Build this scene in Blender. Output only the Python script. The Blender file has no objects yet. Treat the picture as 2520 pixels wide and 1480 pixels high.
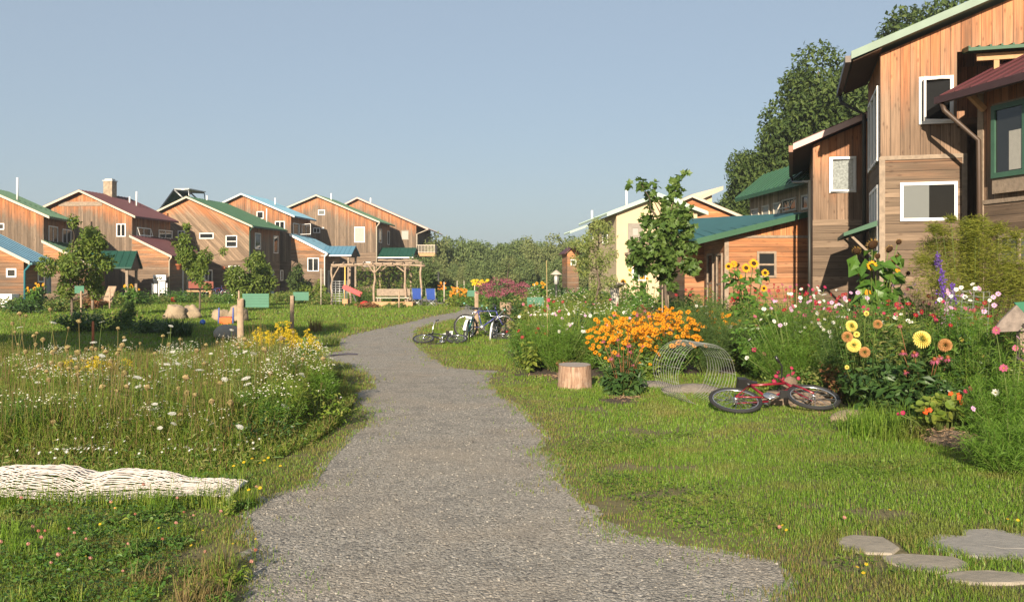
import bpy, bmesh, math, random
import numpy as np
from mathutils import Vector, Matrix, geometry, noise as mnoise
random.seed(7); rng = np.random.default_rng(11)
SC = bpy.context.scene
COL = SC.collection
rad = math.radians
F = 2250.0; CX = 1260.0; HY = 680.0; EYE = 1.65      # focal length and horizon of the photograph (2520 px wide)

def P(px, py, d):
    return Vector(((px - CX) / F * d, d, EYE - (py - HY) / F * d))
def G(px, py):
    d = EYE * F / (py - HY)
    return Vector(((px - CX) / F * d, d, 0.0))
def GX(px, d): return Vector(((px - CX) / F * d, d, 0.0))

# ------------------------------------------------------------------ mesh builder
class MB:
    def __init__(s):
        s.V = []; s.L = []; s.C = []; s.M = []; s.U = []; s.W = []; s.S = []; s.n = 0
    def raw(s, V, loops, counts, mats=0, uv=None, wx=None, smooth=False):
        V = np.asarray(V, dtype=np.float64).reshape(-1, 3)
        loops = np.asarray(loops, dtype=np.int64); counts = np.asarray(counts, dtype=np.int64)
        s.V.append(V); s.L.append(loops + s.n); s.C.append(counts)
        m = np.asarray(mats)
        s.M.append(np.full(len(counts), int(m)) if m.ndim == 0 else m)
        s.S.append(np.full(len(counts), bool(smooth)))
        s.U.append(np.zeros((len(loops), 2)) if uv is None else np.asarray(uv, float).reshape(-1, 2))
        s.W.append(np.zeros((len(loops), 2)) if wx is None else np.asarray(wx, float).reshape(-1, 2))
        s.n += len(V); return s
    def poly(s, V, faces, m=0, uv=None, wx=None, smooth=False):
        return s.raw(V, [i for f in faces for i in f], [len(f) for f in faces], m, uv, wx, smooth)
    def hexa(s, c, m=0):      # 8 corners: bottom 0-3, top 4-7
        return s.poly(c, [(0,3,2,1),(4,5,6,7),(0,1,5,4),(1,2,6,5),(2,3,7,6),(3,0,4,7)], m)
    def box(s, a, b, m=0):
        (x0,y0,z0),(x1,y1,z1) = a, b
        return s.hexa([(x0,y0,z0),(x1,y0,z0),(x1,y1,z0),(x0,y1,z0),(x0,y0,z1),(x1,y0,z1),(x1,y1,z1),(x0,y1,z1)], m)
    def bar(s, p, q, w, h=None, m=0, up=(0,0,1)):
        p = Vector(p); q = Vector(q); h = w if h is None else h
        d = (q - p).normalized(); u = Vector(up)
        if abs(d.dot(u)) > .98: u = Vector((0,1,0))
        x = d.cross(u).normalized() * (w/2); z = x.cross(d).normalized() * (h/2)
        return s.hexa([p-x-z, p+x-z, q+x-z, q-x-z, p-x+z, p+x+z, q+x+z, q-x+z], m)
    def tube(s, pts, r, n=8, m=0, smooth=True, caps=True, closed=False):
        pts = [Vector(p) for p in pts]; k = len(pts)
        rs = list(r) if hasattr(r, '__len__') else [r]*k
        V = []; ref = None
        for i in range(k):
            if closed: t = pts[(i+1) % k] - pts[i-1]
            else: t = pts[min(i+1, k-1)] - pts[max(i-1, 0)]
            t = t.normalized() if t.length > 1e-9 else Vector((0,0,1))
            if ref is None: ref = Vector((0,0,1)) if abs(t.z) < .9 else Vector((1,0,0))
            x = (ref - t*ref.dot(t)).normalized(); y = t.cross(x); ref = x
            for j in range(n):
                a = 2*math.pi*j/n
                V.append(pts[i] + (x*math.cos(a) + y*math.sin(a))*rs[i])
        Fc = []
        for i in range(k if closed else k-1):
            i2 = (i+1) % k
            for j in range(n):
                Fc.append((i*n+j, i*n+(j+1) % n, i2*n+(j+1) % n, i2*n+j))
        if caps and not closed:
            Fc.append(tuple(range(n))[::-1]); Fc.append(tuple((k-1)*n+j for j in range(n)))
        return s.poly([tuple(v) for v in V], Fc, m, smooth=smooth)
    def prism(s, poly, ext, m=0):     # poly: list of 3d points, ext: vector
        n = len(poly); e = Vector(ext)
        V = [Vector(p) for p in poly] + [Vector(p)+e for p in poly]
        return s.poly([tuple(v) for v in V], [tuple(range(n))[::-1], tuple(range(n, 2*n))] + [(i, (i+1) % n, n+(i+1) % n, n+i) for i in range(n)], m)
    def ball(s, c, r, nu=10, nv=7, m=0, jit=0.0, smooth=True):
        c = Vector(c); r = r if hasattr(r, '__len__') else (r, r, r)
        V = [tuple(c + Vector((0,0,-r[2])))]
        for i in range(1, nv):
            th = math.pi*i/nv - math.pi/2
            for j in range(nu):
                a = 2*math.pi*j/nu; k = 1 + random.uniform(-jit, jit)
                V.append((c.x + r[0]*math.cos(th)*math.cos(a)*k, c.y + r[1]*math.cos(th)*math.sin(a)*k, c.z + r[2]*math.sin(th)*k))
        V.append(tuple(c + Vector((0,0,r[2])))); top = len(V)-1
        Fc = [(0, 1+(j+1) % nu, 1+j) for j in range(nu)]
        for i in range(nv-2):
            for j in range(nu):
                a = 1+i*nu; Fc.append((a+j, a+(j+1) % nu, a+nu+(j+1) % nu, a+nu+j))
        a = 1+(nv-2)*nu
        Fc += [(a+j, a+(j+1) % nu, top) for j in range(nu)]
        return s.poly(V, Fc, m, smooth=smooth)
    def inst(s, T, mats, pos, m=None):      # T: template MB; mats (K,3,3); pos (K,3)
        V = np.concatenate(T.V); L = np.concatenate(T.L); C = np.concatenate(T.C); M = np.concatenate(T.M); S = np.concatenate(T.S)
        pos = np.asarray(pos, float); K = len(pos)
        if K == 0: return s
        W = np.einsum('kij,vj->kvi', np.asarray(mats, float), V) + pos[:, None, :]
        s.V.append(W.reshape(-1, 3)); s.L.append((L[None, :] + (np.arange(K)*len(V))[:, None]).ravel() + s.n)
        s.C.append(np.tile(C, K)); s.M.append(np.tile(M, K) if m is None else np.full(len(C)*K, m)); s.S.append(np.tile(S, K))
        s.U.append(np.zeros((len(L)*K, 2))); s.W.append(np.zeros((len(L)*K, 2))); s.n += K*len(V)
        return s
    def mesh(s, name, mats):
        me = bpy.data.meshes.new(name)
        V = np.concatenate(s.V); L = np.concatenate(s.L); C = np.concatenate(s.C); M = np.concatenate(s.M); S = np.concatenate(s.S)
        me.vertices.add(len(V)); me.vertices.foreach_set('co', V.astype(np.float32).ravel())
        me.loops.add(len(L)); me.loops.foreach_set('vertex_index', L.astype(np.int32))
        me.polygons.add(len(C)); st = np.concatenate(([0], np.cumsum(C)[:-1]))
        me.polygons.foreach_set('loop_start', st.astype(np.int32)); me.polygons.foreach_set('loop_total', C.astype(np.int32))
        me.polygons.foreach_set('material_index', M.astype(np.int32)); me.polygons.foreach_set('use_smooth', S)
        U = np.concatenate(s.U); W = np.concatenate(s.W)
        if np.any(U) or np.any(W):
            a = me.uv_layers.new(name='board'); a.data.foreach_set('uv', U.astype(np.float32).ravel())
            b = me.uv_layers.new(name='wear'); b.data.foreach_set('uv', W.astype(np.float32).ravel())
        me.update(calc_edges=True)
        for m in (mats if isinstance(mats, (list, tuple)) else [mats]): me.materials.append(m)
        return me
    def obj(s, name, mats, parent=None):
        o = bpy.data.objects.new(name, s.mesh(name, mats)); COL.objects.link(o)
        if parent is not None: o.parent = parent
        return o

def tag(o, label=None, cat=None, group=None, kind=None):
    if label: o['label'] = label
    if cat: o['category'] = cat
    if group: o['group'] = group
    if kind: o['kind'] = kind
    return o
def empty(name, loc=(0,0,0), rz=0.0, label=None, cat=None, group=None):
    o = bpy.data.objects.new(name, None); o.empty_display_size = .2; COL.objects.link(o)
    o.location = loc; o.rotation_euler = (0, 0, rz)
    return tag(o, label, cat, group)
def link(name, me, parent=None, loc=(0,0,0), rot=(0,0,0), sc=1.0):
    o = bpy.data.objects.new(name, me); COL.objects.link(o); o.location = loc; o.rotation_euler = rot
    o.scale = sc if hasattr(sc, '__len__') else (sc, sc, sc)
    if parent is not None: o.parent = parent
    return o
KIDS = {}
def copy_tree(o, label=None, loc=None, rz=None, sc=None, group=None):
    r = o.copy(); COL.objects.link(r)
    def rec(a, b):
        for ch in a.children:
            c = ch.copy(); COL.objects.link(c); c.parent = b; rec(ch, c)
    rec(o, r)
    if label: r['label'] = label
    if group: r['group'] = group
    if loc is not None: r.location = loc
    if rz is not None: r.rotation_euler = (r.rotation_euler[0], r.rotation_euler[1], rz)
    if sc is not None: r.scale = sc if hasattr(sc, '__len__') else (sc, sc, sc)
    return r

# ------------------------------------------------------------------ numpy foliage
def norm(a): return a / np.maximum(np.linalg.norm(a, axis=-1, keepdims=True), 1e-9)
def frames(axis, nrm, sx=1.0, sy=1.0, sz=1.0):
    y = norm(axis); x = norm(np.cross(y, nrm)); z = np.cross(x, y)
    s = lambda k: (k if hasattr(k, '__len__') else np.full(len(y), k))[:, None]
    return np.stack([x*s(sx), y*s(sy), z*s(sz)], axis=-1)
def rdir(n): return norm(rng.normal(size=(n, 3)))

def T_leaf(w=.5, fold=.12, droop=.1, m=0):
    t = MB(); t.poly([(0,0,0),(-w/2,.4,fold),(0,1,-droop),(w/2,.4,fold),(0,.45,0)], [(0,4,1),(1,4,2),(0,3,4),(4,3,2)], m); return t
def T_diamond(w=.5, m=0):
    t = MB(); t.poly([(0,0,0),(-w/2,.45,.08),(0,1,-.06),(w/2,.45,.08)], [(0,2,1),(0,3,2)], m); return t
def T_lobed(m=0):   # maple-like leaf
    t = MB(); pts = [(0,0),(.22,.1),(.5,.05),(.38,.3),(.55,.55),(.25,.6),(0,1),(-.25,.6),(-.55,.55),(-.38,.3),(-.5,.05),(-.22,.1)]
    V = [(0,.35,-.06)] + [(x,y,.1*abs(x)) for x,y in pts]; n = len(pts)
    t.poly(V, [(0,1+i,1+(i+1) % n) for i in range(n)], m); return t
def T_round(n=8, m=0):
    t = MB(); V = [(0,.5,-.08)] + [(.5*math.cos(2*math.pi*i/n), .5+.5*math.sin(2*math.pi*i/n), .04*math.sin(5*i)) for i in range(n)]
    t.poly(V, [(0,1+i,1+(i+1) % n) for i in range(n)], m); return t
LEAF = T_leaf(); DIA = T_diamond(); LOBE = T_lobed(); ROUND = T_round()

def leaves(mb, T, pos, axis, nrm, size, m=None, wid=1.0):
    size = np.broadcast_to(np.asarray(size, float), (len(pos),))
    return mb.inst(T, frames(axis, nrm, size*wid, size, size), pos, m)
def blades(mb, pos, h, w, lean=.5, m=0, head=None, seg=2):
    pos = np.asarray(pos, float); n = len(pos)
    if n == 0: return mb
    h = np.broadcast_to(h, (n,)); w = np.broadcast_to(w, (n,)); lean = np.broadcast_to(lean, (n,))
    a = rng.uniform(0, 2*np.pi, n) if head is None else head
    d = np.stack([np.cos(a), np.sin(a), np.zeros(n)], 1); sd = np.stack([-np.sin(a), np.cos(a), np.zeros(n)], 1)*(w/2)[:, None]
    up = np.array([0,0,1.0])
    mid = pos + d*(h*lean*.28)[:, None] + up*(h*.55)[:, None]; tip = pos + d*(h*lean)[:, None] + up*(h*np.sqrt(np.maximum(1-lean**2*.6, .1)))[:, None]
    V = np.stack([pos-sd, pos+sd, mid+sd*.75, mid-sd*.75, tip], 1)
    L = np.array([0,1,2,3,3,2,4]); C = np.array([4,3])
    mb.raw(V.reshape(-1,3), (L[None]+(np.arange(n)*5)[:,None]).ravel(), np.tile(C, n), m); return mb
def slivers(mb, pos, dirn, ln, w, m=0, droop=0.0):
    pos = np.asarray(pos, float); n = len(pos)
    if n == 0: return mb
    d = norm(dirn); ln = np.broadcast_to(ln, (n,)); w = np.broadcast_to(w, (n,))
    sd = norm(np.cross(d, rdir(n)))*(w/2)[:, None]
    mid = pos + d*(ln*.5)[:, None]; tip = pos + d*ln[:, None] - np.array([0,0,1.0])*(ln*droop)[:, None]
    V = np.stack([pos, mid+sd, tip, mid-sd], 1)
    mb.raw(V.reshape(-1,3), (np.array([0,1,2,3])[None]+(np.arange(n)*4)[:,None]).ravel(), np.full(n, 4), m); return mb
def stalks(mb, p, q, r0, r1=None, m=0, bend=None):      # many three-sided stems
    p = np.asarray(p, float); q = np.asarray(q, float); n = len(p)
    if n == 0: return mb
    r0 = np.broadcast_to(r0, (n,)); r1 = r0 if r1 is None else np.broadcast_to(r1, (n,))
    t = norm(q-p); x = norm(np.cross(t, rdir(n))); y = np.cross(t, x)
    mid = (p+q)/2 if bend is None else (p+q)/2+bend
    R = []
    for c, r in ((p, r0), (mid, (r0+r1)/2), (q, r1)):
        for k in range(3):
            a = 2*math.pi*k/3; R.append(c + (x*math.cos(a)+y*math.sin(a))*r[:, None])
    V = np.stack(R, 1)
    Fc = [(0,1,4,3),(1,2,5,4),(2,0,3,5),(3,4,7,6),(4,5,8,7),(5,3,6,8)]
    L = np.array([i for f in Fc for i in f])
    mb.raw(V.reshape(-1,3), (L[None]+(np.arange(n)*9)[:,None]).ravel(), np.full(n*6, 4), m, smooth=True); return mb

# ------------------------------------------------------------------ polygons on the ground
def pip(P2, poly):
    x, y = P2[:, 0], P2[:, 1]; r = np.zeros(len(x), bool); n = len(poly)
    for i in range(n):
        x0, y0 = poly[i]; x1, y1 = poly[(i+1) % n]
        if y0 == y1: continue
        c = ((y0 > y) != (y1 > y)) & (x < (x1-x0)*(y-y0)/(y1-y0) + x0); r ^= c
    return r
def pdist(P2, poly):
    b = np.full(len(P2), 1e9)
    for i in range(len(poly)):
        a = np.array(poly[i]); d = np.array(poly[(i+1) % len(poly)]) - a; l2 = d@d
        if l2 < 1e-12: continue
        t = np.clip(((P2-a)@d)/l2, 0, 1); q = a + t[:, None]*d
        b = np.minimum(b, np.hypot(*(P2-q).T))
    return b
def noise2(P2, s, seed=0):
    r = np.random.default_rng(seed); out = np.zeros(len(P2))
    for k in range(6):
        a = r.uniform(0, 2*np.pi); f = s*r.uniform(.6, 1.9); ph = r.uniform(0, 6.28)
        out += np.sin((P2[:, 0]*np.cos(a)+P2[:, 1]*np.sin(a))*f + ph + 1.3*np.sin(P2[:, 1]*f*.7+ph*2))
    return out/6*1.6

# ------------------------------------------------------------------ materials
MATS = {}
class NT:
    def __init__(s, name):
        s.m = bpy.data.materials.new(name); s.m.use_nodes = True; s.t = s.m.node_tree; s.t.nodes.clear()
        s.out = s.t.nodes.new('ShaderNodeOutputMaterial')
    def n(s, typ, **kw):
        o = s.t.nodes.new('ShaderNode'+typ)
        for k, v in kw.items():
            if k in o.inputs.keys(): s.set(o.inputs[k], v)
            else: setattr(o, k, v)
        return o
    def set(s, inp, v):
        if hasattr(v, 'is_linked') or hasattr(v, 'links'): s.t.links.new(v, inp)
        else: inp.default_value = (tuple(v)+(1,) if hasattr(v, '__len__') and len(v) == 3 and inp.type == 'RGBA' else v)
    def math(s, op, a, b=0.0, c=0.0, clamp=False):
        o = s.t.nodes.new('ShaderNodeMath'); o.operation = op; o.use_clamp = clamp
        for i, v in enumerate((a, b, c)): s.set(o.inputs[i], v)
        return o.outputs[0]
    def mix(s, f, a, b, blend='MIX'):
        o = s.t.nodes.new('ShaderNodeMix'); o.data_type = 'RGBA'; o.blend_type = blend
        s.set(o.inputs[0], f); s.set(o.inputs[6], a); s.set(o.inputs[7], b); return o.outputs[2]
    def noise(s, vec, scale, detail=3, rough=.55):
        o = s.n('TexNoise', Scale=scale, Detail=detail, Roughness=rough)
        if vec is not None: s.set(o.inputs['Vector'], vec)
        return o.outputs[0]
    def ramp(s, f, stops):
        o = s.t.nodes.new('ShaderNodeValToRGB'); e = o.color_ramp.elements
        while len(e) < len(stops): e.new(.5)
        for i, (p, c) in enumerate(stops): e[i].position = p; e[i].color = tuple(c)+(1,)
        s.set(o.inputs[0], f); return o.outputs[0]
    def done(s, sh): s.t.links.new(sh, s.out.inputs[0]); return s.m
def pbr(name, col, rough=.6, metal=0.0, var=.12, scale=6.0, bump=0.0, spec=.4, col2=None):
    t = NT(name); co = t.n('TexCoord').outputs['Object']
    nz = t.noise(co, scale, 4)
    c2 = col2 or tuple(c*(1-var*2.2) for c in col)
    c = t.mix(nz, c2, tuple(min(1, x*(1+var)) for x in col))
    b = t.n('BsdfPrincipled', Roughness=rough, Metallic=metal); b.inputs['Specular IOR Level'].default_value = spec
    t.set(b.inputs['Base Color'], c)
    if bump:
        bp = t.n('Bump', Strength=bump, Distance=.02); t.set(bp.inputs['Height'], t.noise(co, scale*4, 5)); t.set(b.inputs['Normal'], bp.outputs[0])
    return t.done(b.outputs[0])
def leafm(name, cols, trans=.3, rough=.5, spec=.25, patch=0.0, patchcol=None):
    t = NT(name); r = t.n('NewGeometry').outputs['Random Per Island']
    c = t.ramp(r, [(i/(len(cols)-1) if len(cols) > 1 else 0, k) for i, k in enumerate(cols)])
    if patch:
        co = t.n('TexCoord').outputs['Object']; nz = t.noise(co, patch, 2)
        f = t.math('MULTIPLY', t.math('SUBTRACT', nz, .5), 5.0, 0, True)
        c = t.mix(f, c, patchcol)
    b = t.n('BsdfPrincipled', Roughness=rough); b.inputs['Specular IOR Level'].default_value = spec; t.set(b.inputs['Base Color'], c)
    if not trans: return t.done(b.outputs[0])
    tr = t.n('BsdfTranslucent'); t.set(tr.inputs[0], t.mix(.5, c, t.mix(1.0, c, (1.25,1.35,.55), 'MULTIPLY')))
    mx = t.n('MixShader'); mx.inputs[0].default_value = trans
    t.t.links.new(b.outputs[0], mx.inputs[1]); t.t.links.new(tr.outputs[0], mx.inputs[2])
    return t.done(mx.outputs[0])
def siding(name, width, fresh, weath, fade, seed=0.0, lo=0.0):
    """board siding: uv 'board' = (across, along) metres, uv 'wear' = (metres below the roof, dirt)"""
    t = NT(name)
    uv = t.n('UVMap', uv_map='board').outputs[0]; wr = t.n('UVMap', uv_map='wear').outputs[0]
    s = t.n('SeparateXYZ'); t.set(s.inputs[0], uv); u, v = s.outputs[0], s.outputs[1]
    w = t.n('SeparateXYZ'); t.set(w.inputs[0], wr)
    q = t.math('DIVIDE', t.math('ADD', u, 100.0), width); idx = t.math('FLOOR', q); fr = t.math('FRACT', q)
    wn = t.n('TexWhiteNoise', noise_dimensions='1D'); t.set(wn.inputs['W'], t.math('ADD', idx, seed)); br = wn.outputs[0]
    def vec(a, b, c):
        o = t.n('CombineXYZ'); t.set(o.inputs[0], a); t.set(o.inputs[1], b); t.set(o.inputs[2], c); return o.outputs[0]
    off = t.math('MULTIPLY', br, 37.0)
    grain = t.noise(vec(t.math('MULTIPLY', u, 42.0), t.math('MULTIPLY', v, 1.1), off), 1.0, 5, .6)
    broad = t.noise(vec(t.math('MULTIPLY', u, 5.0), t.math('MULTIPLY', v, .45), off), 1.0, 3)
    patch = t.noise(vec(u, v, seed), .7, 3)
    kn = t.n('TexVoronoi', Scale=1.0); t.set(kn.inputs['Vector'], vec(t.math('MULTIPLY', u, 9.0), t.math('MULTIPLY', v, 3.4), off))
    knot = t.math('SUBTRACT', 1.0, t.math('MULTIPLY', kn.outputs['Distance'], 4.2), 0, True)
    # weathered the further it is from the eave, board by board
    f = t.math('DIVIDE', w.outputs[0], fade)
    f = t.math('ADD', f, t.math('MULTIPLY', t.math('SUBTRACT', br, .5), .55))
    f = t.math('ADD', f, t.math('MULTIPLY', t.math('SUBTRACT', broad, .5), 1.3))
    f = t.math('ADD', f, t.math('MULTIPLY', t.math('SUBTRACT', patch, .5), .9))
    f = t.math('ADD', t.math('ADD', f, lo), 0.0, 0, True)
    c = t.mix(f, fresh, weath)
    tint = t.math('ADD', .62, t.math('MULTIPLY', br, .62))
    c = t.mix(1.0, c, t.n('CombineXYZ', X=1, Y=1, Z=1).outputs[0], 'MULTIPLY')
    g = t.math('ADD', .12, t.math('MULTIPLY', grain, 1.65)); k = t.math('MULTIPLY', g, tint)
    kk = vec(k, k, k); c = t.mix(1.0, c, kk, 'MULTIPLY')
    c = t.mix(t.math('MULTIPLY', knot, .75), c, (.06, .03, .018))
    stn = t.noise(vec(t.math('MULTIPLY', u, 2.6), t.math('MULTIPLY', v, .35), seed+11.0), 1.0, 4, .6)
    c = t.mix(t.math('MULTIPLY', t.math('SUBTRACT', stn, .47), 3.0, 0, True), c, tuple(x*.42 for x in weath))
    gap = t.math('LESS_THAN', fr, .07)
    b = t.n('BsdfPrincipled', Roughness=.75); b.inputs['Specular IOR Level'].default_value = .2
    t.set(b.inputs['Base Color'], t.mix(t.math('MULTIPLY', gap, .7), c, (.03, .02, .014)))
    hgt = t.math('ADD', t.math('MULTIPLY', br, .35), t.math('MULTIPLY', grain, .25))
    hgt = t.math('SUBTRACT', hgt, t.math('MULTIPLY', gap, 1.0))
    bp = t.n('Bump', Strength=.5, Distance=.012); t.set(bp.inputs['Height'], hgt); t.set(b.inputs['Normal'], bp.outputs[0])
    return t.done(b.outputs[0])
SUN_E, SKY_S, EXPO = 5.0, .062, 1.05
SUN_C = (1, .855, .68)
SKY_AIR, SKY_DUST, SKY_OZ = 1.0, 1.6, 2.5
SKY_MIX, SKY_HAZE = .62, (3.65, 4.25, 4.85)
HAZE = .0006
# ================================================================== camera, light, sky
cam = bpy.data.cameras.new('camera'); co_ = bpy.data.objects.new('camera', cam); COL.objects.link(co_)
co_.location = (0, 0, EYE); co_.rotation_euler = (rad(90), 0, 0)
cam.sensor_width = 36; cam.lens = 36*F/2520; cam.shift_y = -60/2520; cam.clip_start = .05; cam.clip_end = 3000
SC.camera = co_
SUN_EL, SUN_X = rad(18), -.20                      # the low sun stands behind the camera, a little to the left
az = Vector((SUN_X, -1, 0)).normalized()
SDIR = Vector((az.x*math.cos(SUN_EL), az.y*math.cos(SUN_EL), math.sin(SUN_EL)))
sl = bpy.data.lights.new('sun', 'SUN'); sl.energy = SUN_E; sl.angle = rad(.5); sl.color = SUN_C
so = bpy.data.objects.new('sun', sl); COL.objects.link(so); so.location = (-8, -30, 20)
so.rotation_euler = (-SDIR).to_track_quat('-Z', 'Y').to_euler()
w = bpy.data.worlds.new('World'); SC.world = w; w.use_nodes = True; wt = w.node_tree
bg = wt.nodes['Background']; sky = wt.nodes.new('ShaderNodeTexSky'); sky.sky_type = 'NISHITA'; sky.sun_disc = False
sky.sun_elevation = SUN_EL; sky.sun_rotation = math.atan2(SDIR.x, SDIR.y); sky.altitude = 100
sky.air_density = SKY_AIR; sky.dust_density = SKY_DUST; sky.ozone_density = SKY_OZ
mxs = wt.nodes.new('ShaderNodeMix'); mxs.data_type = 'RGBA'; mxs.inputs[0].default_value = SKY_MIX; mxs.inputs[7].default_value = SKY_HAZE+(1,)
wt.links.new(sky.outputs[0], mxs.inputs[6]); wt.links.new(mxs.outputs[2], bg.inputs[0]); bg.inputs[1].default_value = SKY_S
SC.view_settings.view_transform = 'Standard'; SC.view_settings.look = 'None'; SC.view_settings.exposure = EXPO; SC.view_settings.gamma = 1
SC.cycles.max_bounces = 6; SC.cycles.diffuse_bounces = 3; SC.cycles.glossy_bounces = 2; SC.cycles.transmission_bounces = 3
SC.cycles.transparent_max_bounces = 4; SC.cycles.use_denoising = True; SC.cycles.volume_bounces = 0
SC.cycles.use_adaptive_sampling = True

# ================================================================== shared materials
WHITE = pbr('white_paint', (.78,.76,.72), .45, var=.05)
CREAM_TRIM = pbr('pale_trim', (.46,.40,.31), .5, var=.08)
GREEN_ROOF = pbr('green_metal_roof', (.024,.088,.042), .55, var=.14, scale=1.2, spec=.3)
DKGREEN_ROOF = pbr('dark_green_metal_roof', (.012,.062,.040), .55, var=.14, scale=1.2, spec=.3)
RED_ROOF = pbr('burgundy_metal_roof', (.088,.026,.030), .55, var=.14, scale=1.2, spec=.3)
BLUE_ROOF = pbr('blue_metal_roof', (.085,.20,.28), .55, var=.12, scale=1.2, spec=.3)
TEAL_ROOF = pbr('teal_metal_roof', (.030,.115,.115), .55, var=.12, scale=1.2, spec=.3)
PALE_ROOF = pbr('pale_green_metal_roof', (.21,.28,.22), .6, var=.14, scale=2, spec=.25)
BROWN_ROOF = pbr('brown_metal_roof', (.20,.14,.11), .5, var=.1)
MINT_ROOF = pbr('mint_metal_roof', (.36,.46,.38), .5, var=.1, scale=2)
PINK_TRIM = pbr('pink_grey_trim', (.50,.33,.29), .5, var=.08)
DARKMET = pbr('dark_metal', (.035,.035,.03), .5)
STEEL = pbr('galvanised_steel', (.42,.43,.42), .4, .6)
GLASS = pbr('window_glass', (.018,.020,.020), .06, spec=.6, var=.02)
INSIDE = pbr('dark_opening', (.004,.004,.004), .04, var=.3, spec=.25)
CURTAIN = pbr('pale_curtain', (.34,.33,.29), .7, var=.1, scale=14)
SCREEN = pbr('grey_window_screen', (.105,.115,.108), .6, var=.04)
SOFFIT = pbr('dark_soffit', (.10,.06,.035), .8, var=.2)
CREAM = pbr('cream_stucco', (.52,.41,.26), .85, var=.06, scale=3, bump=.2)
STONE = pbr('grey_stone', (.20,.175,.145), .85, var=.3, scale=7, bump=.6)
TANSTONE = pbr('tan_chimney_stone', (.38,.30,.21), .9, var=.4, scale=5, bump=.5)
OLDWOOD = pbr('weathered_wood', (.30,.23,.165), .8, var=.28, scale=9, bump=.5)
NEWWOOD = pbr('orange_wood', (.46,.27,.13), .75, var=.2, scale=8, bump=.3)
BARK = pbr('grey_brown_bark', (.14,.105,.075), .9, var=.3, scale=10, bump=.7)
SIGNGREEN = pbr('green_painted_board', (.030,.150,.085), .5, var=.12, scale=5)
TERRA = pbr('terracotta', (.42,.13,.055), .8, var=.1)
SOIL = pbr('garden_soil', (.085,.060,.038), .95, var=.35, scale=9, bump=.8)
FRESH, WEATH = (.50,.195,.075), (.195,.142,.098)
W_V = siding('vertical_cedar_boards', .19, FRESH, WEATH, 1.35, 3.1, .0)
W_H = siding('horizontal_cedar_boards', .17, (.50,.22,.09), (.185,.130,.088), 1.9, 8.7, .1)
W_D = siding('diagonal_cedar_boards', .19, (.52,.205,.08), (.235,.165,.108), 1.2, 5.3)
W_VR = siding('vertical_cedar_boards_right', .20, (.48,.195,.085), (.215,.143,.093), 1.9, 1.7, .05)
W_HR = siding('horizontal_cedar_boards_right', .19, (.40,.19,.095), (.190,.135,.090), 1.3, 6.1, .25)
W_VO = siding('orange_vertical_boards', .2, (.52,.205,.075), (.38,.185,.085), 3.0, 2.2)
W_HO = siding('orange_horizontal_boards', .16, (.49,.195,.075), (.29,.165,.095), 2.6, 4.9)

# ================================================================== ground, path
def lawn_mat():
    t = NT('lawn_soil'); co = t.n('TexCoord').outputs['Object']
    a = t.noise(co, .35, 4); b = t.noise(co, 7.0, 5); c = t.mix(a, (.095,.095,.036), (.15,.135,.065))
    c = t.mix(t.math('MULTIPLY', b, .8), c, (.20,.16,.10))
    p = t.n('BsdfPrincipled', Roughness=.95); p.inputs['Specular IOR Level'].default_value = .1; t.set(p.inputs['Base Color'], c)
    bp = t.n('Bump', Strength=.6, Distance=.03); t.set(bp.inputs['Height'], b); t.set(p.inputs['Normal'], bp.outputs[0])
    return t.done(p.outputs[0])
def gravel_mat():
    t = NT('gravel'); co = t.n('TexCoord').outputs['Object']
    v = t.n('TexVoronoi', Scale=48.0); t.set(v.inputs['Vector'], co)
    v2 = t.n('TexVoronoi', Scale=115.0); t.set(v2.inputs['Vector'], co)
    s = t.n('SeparateColor'); t.set(s.inputs[0], v.outputs['Color']); s2 = t.n('SeparateColor'); t.set(s2.inputs[0], v2.outputs['Color'])
    c = t.ramp(s2.outputs[0], [(0,(.10,.093,.083)),(.35,(.255,.235,.20)),(.75,(.345,.32,.27)),(.97,(.39,.365,.32)),(1,(.46,.43,.38))])
    big = t.ramp(s.outputs[1], [(0,(.11,.104,.095)),(.5,(.31,.285,.245)),(.93,(.41,.37,.31)),(1,(.50,.46,.40))])
    c = t.mix(t.math('GREATER_THAN', s.outputs[0], .62), c, big)
    n = t.noise(co, .8, 4); c = t.mix(t.math('MULTIPLY', t.math('SUBTRACT', n, .45), 2.2, 0, True), c, (.32,.265,.20))
    st = t.noise(co, 3.0, 5); c = t.mix(t.math('MULTIPLY', t.math('SUBTRACT', st, .5), 2.4, 0, True), c, (.15,.14,.125))
    lg = t.noise(co, .22, 3); c = t.mix(t.math('MULTIPLY', t.math('SUBTRACT', lg, .5), 2.5, 0, True), c, (.36,.32,.26))
    p = t.n('BsdfPrincipled', Roughness=.9); p.inputs['Specular IOR Level'].default_value = .15; t.set(p.inputs['Base Color'], c)
    h = t.math('ADD', t.math('MULTIPLY', v.outputs['Distance'], -.9), t.math('MULTIPLY', v2.outputs['Distance'], -.5))
    h = t.math('ADD', h, t.math('MULTIPLY', s.outputs[0], .35))
    bp = t.n('Bump', Strength=.9, Distance=.012); t.set(bp.inputs['Height'], h); t.set(p.inputs['Normal'], bp.outputs[0])
    return t.done(p.outputs[0])
g = MB(); g.poly([(-700,-300,0),(700,-300,0),(700,1500,0),(-700,1500,0)], [(0,1,2,3)])
tag(g.obj('ground', lawn_mat()), kind='structure')
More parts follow.
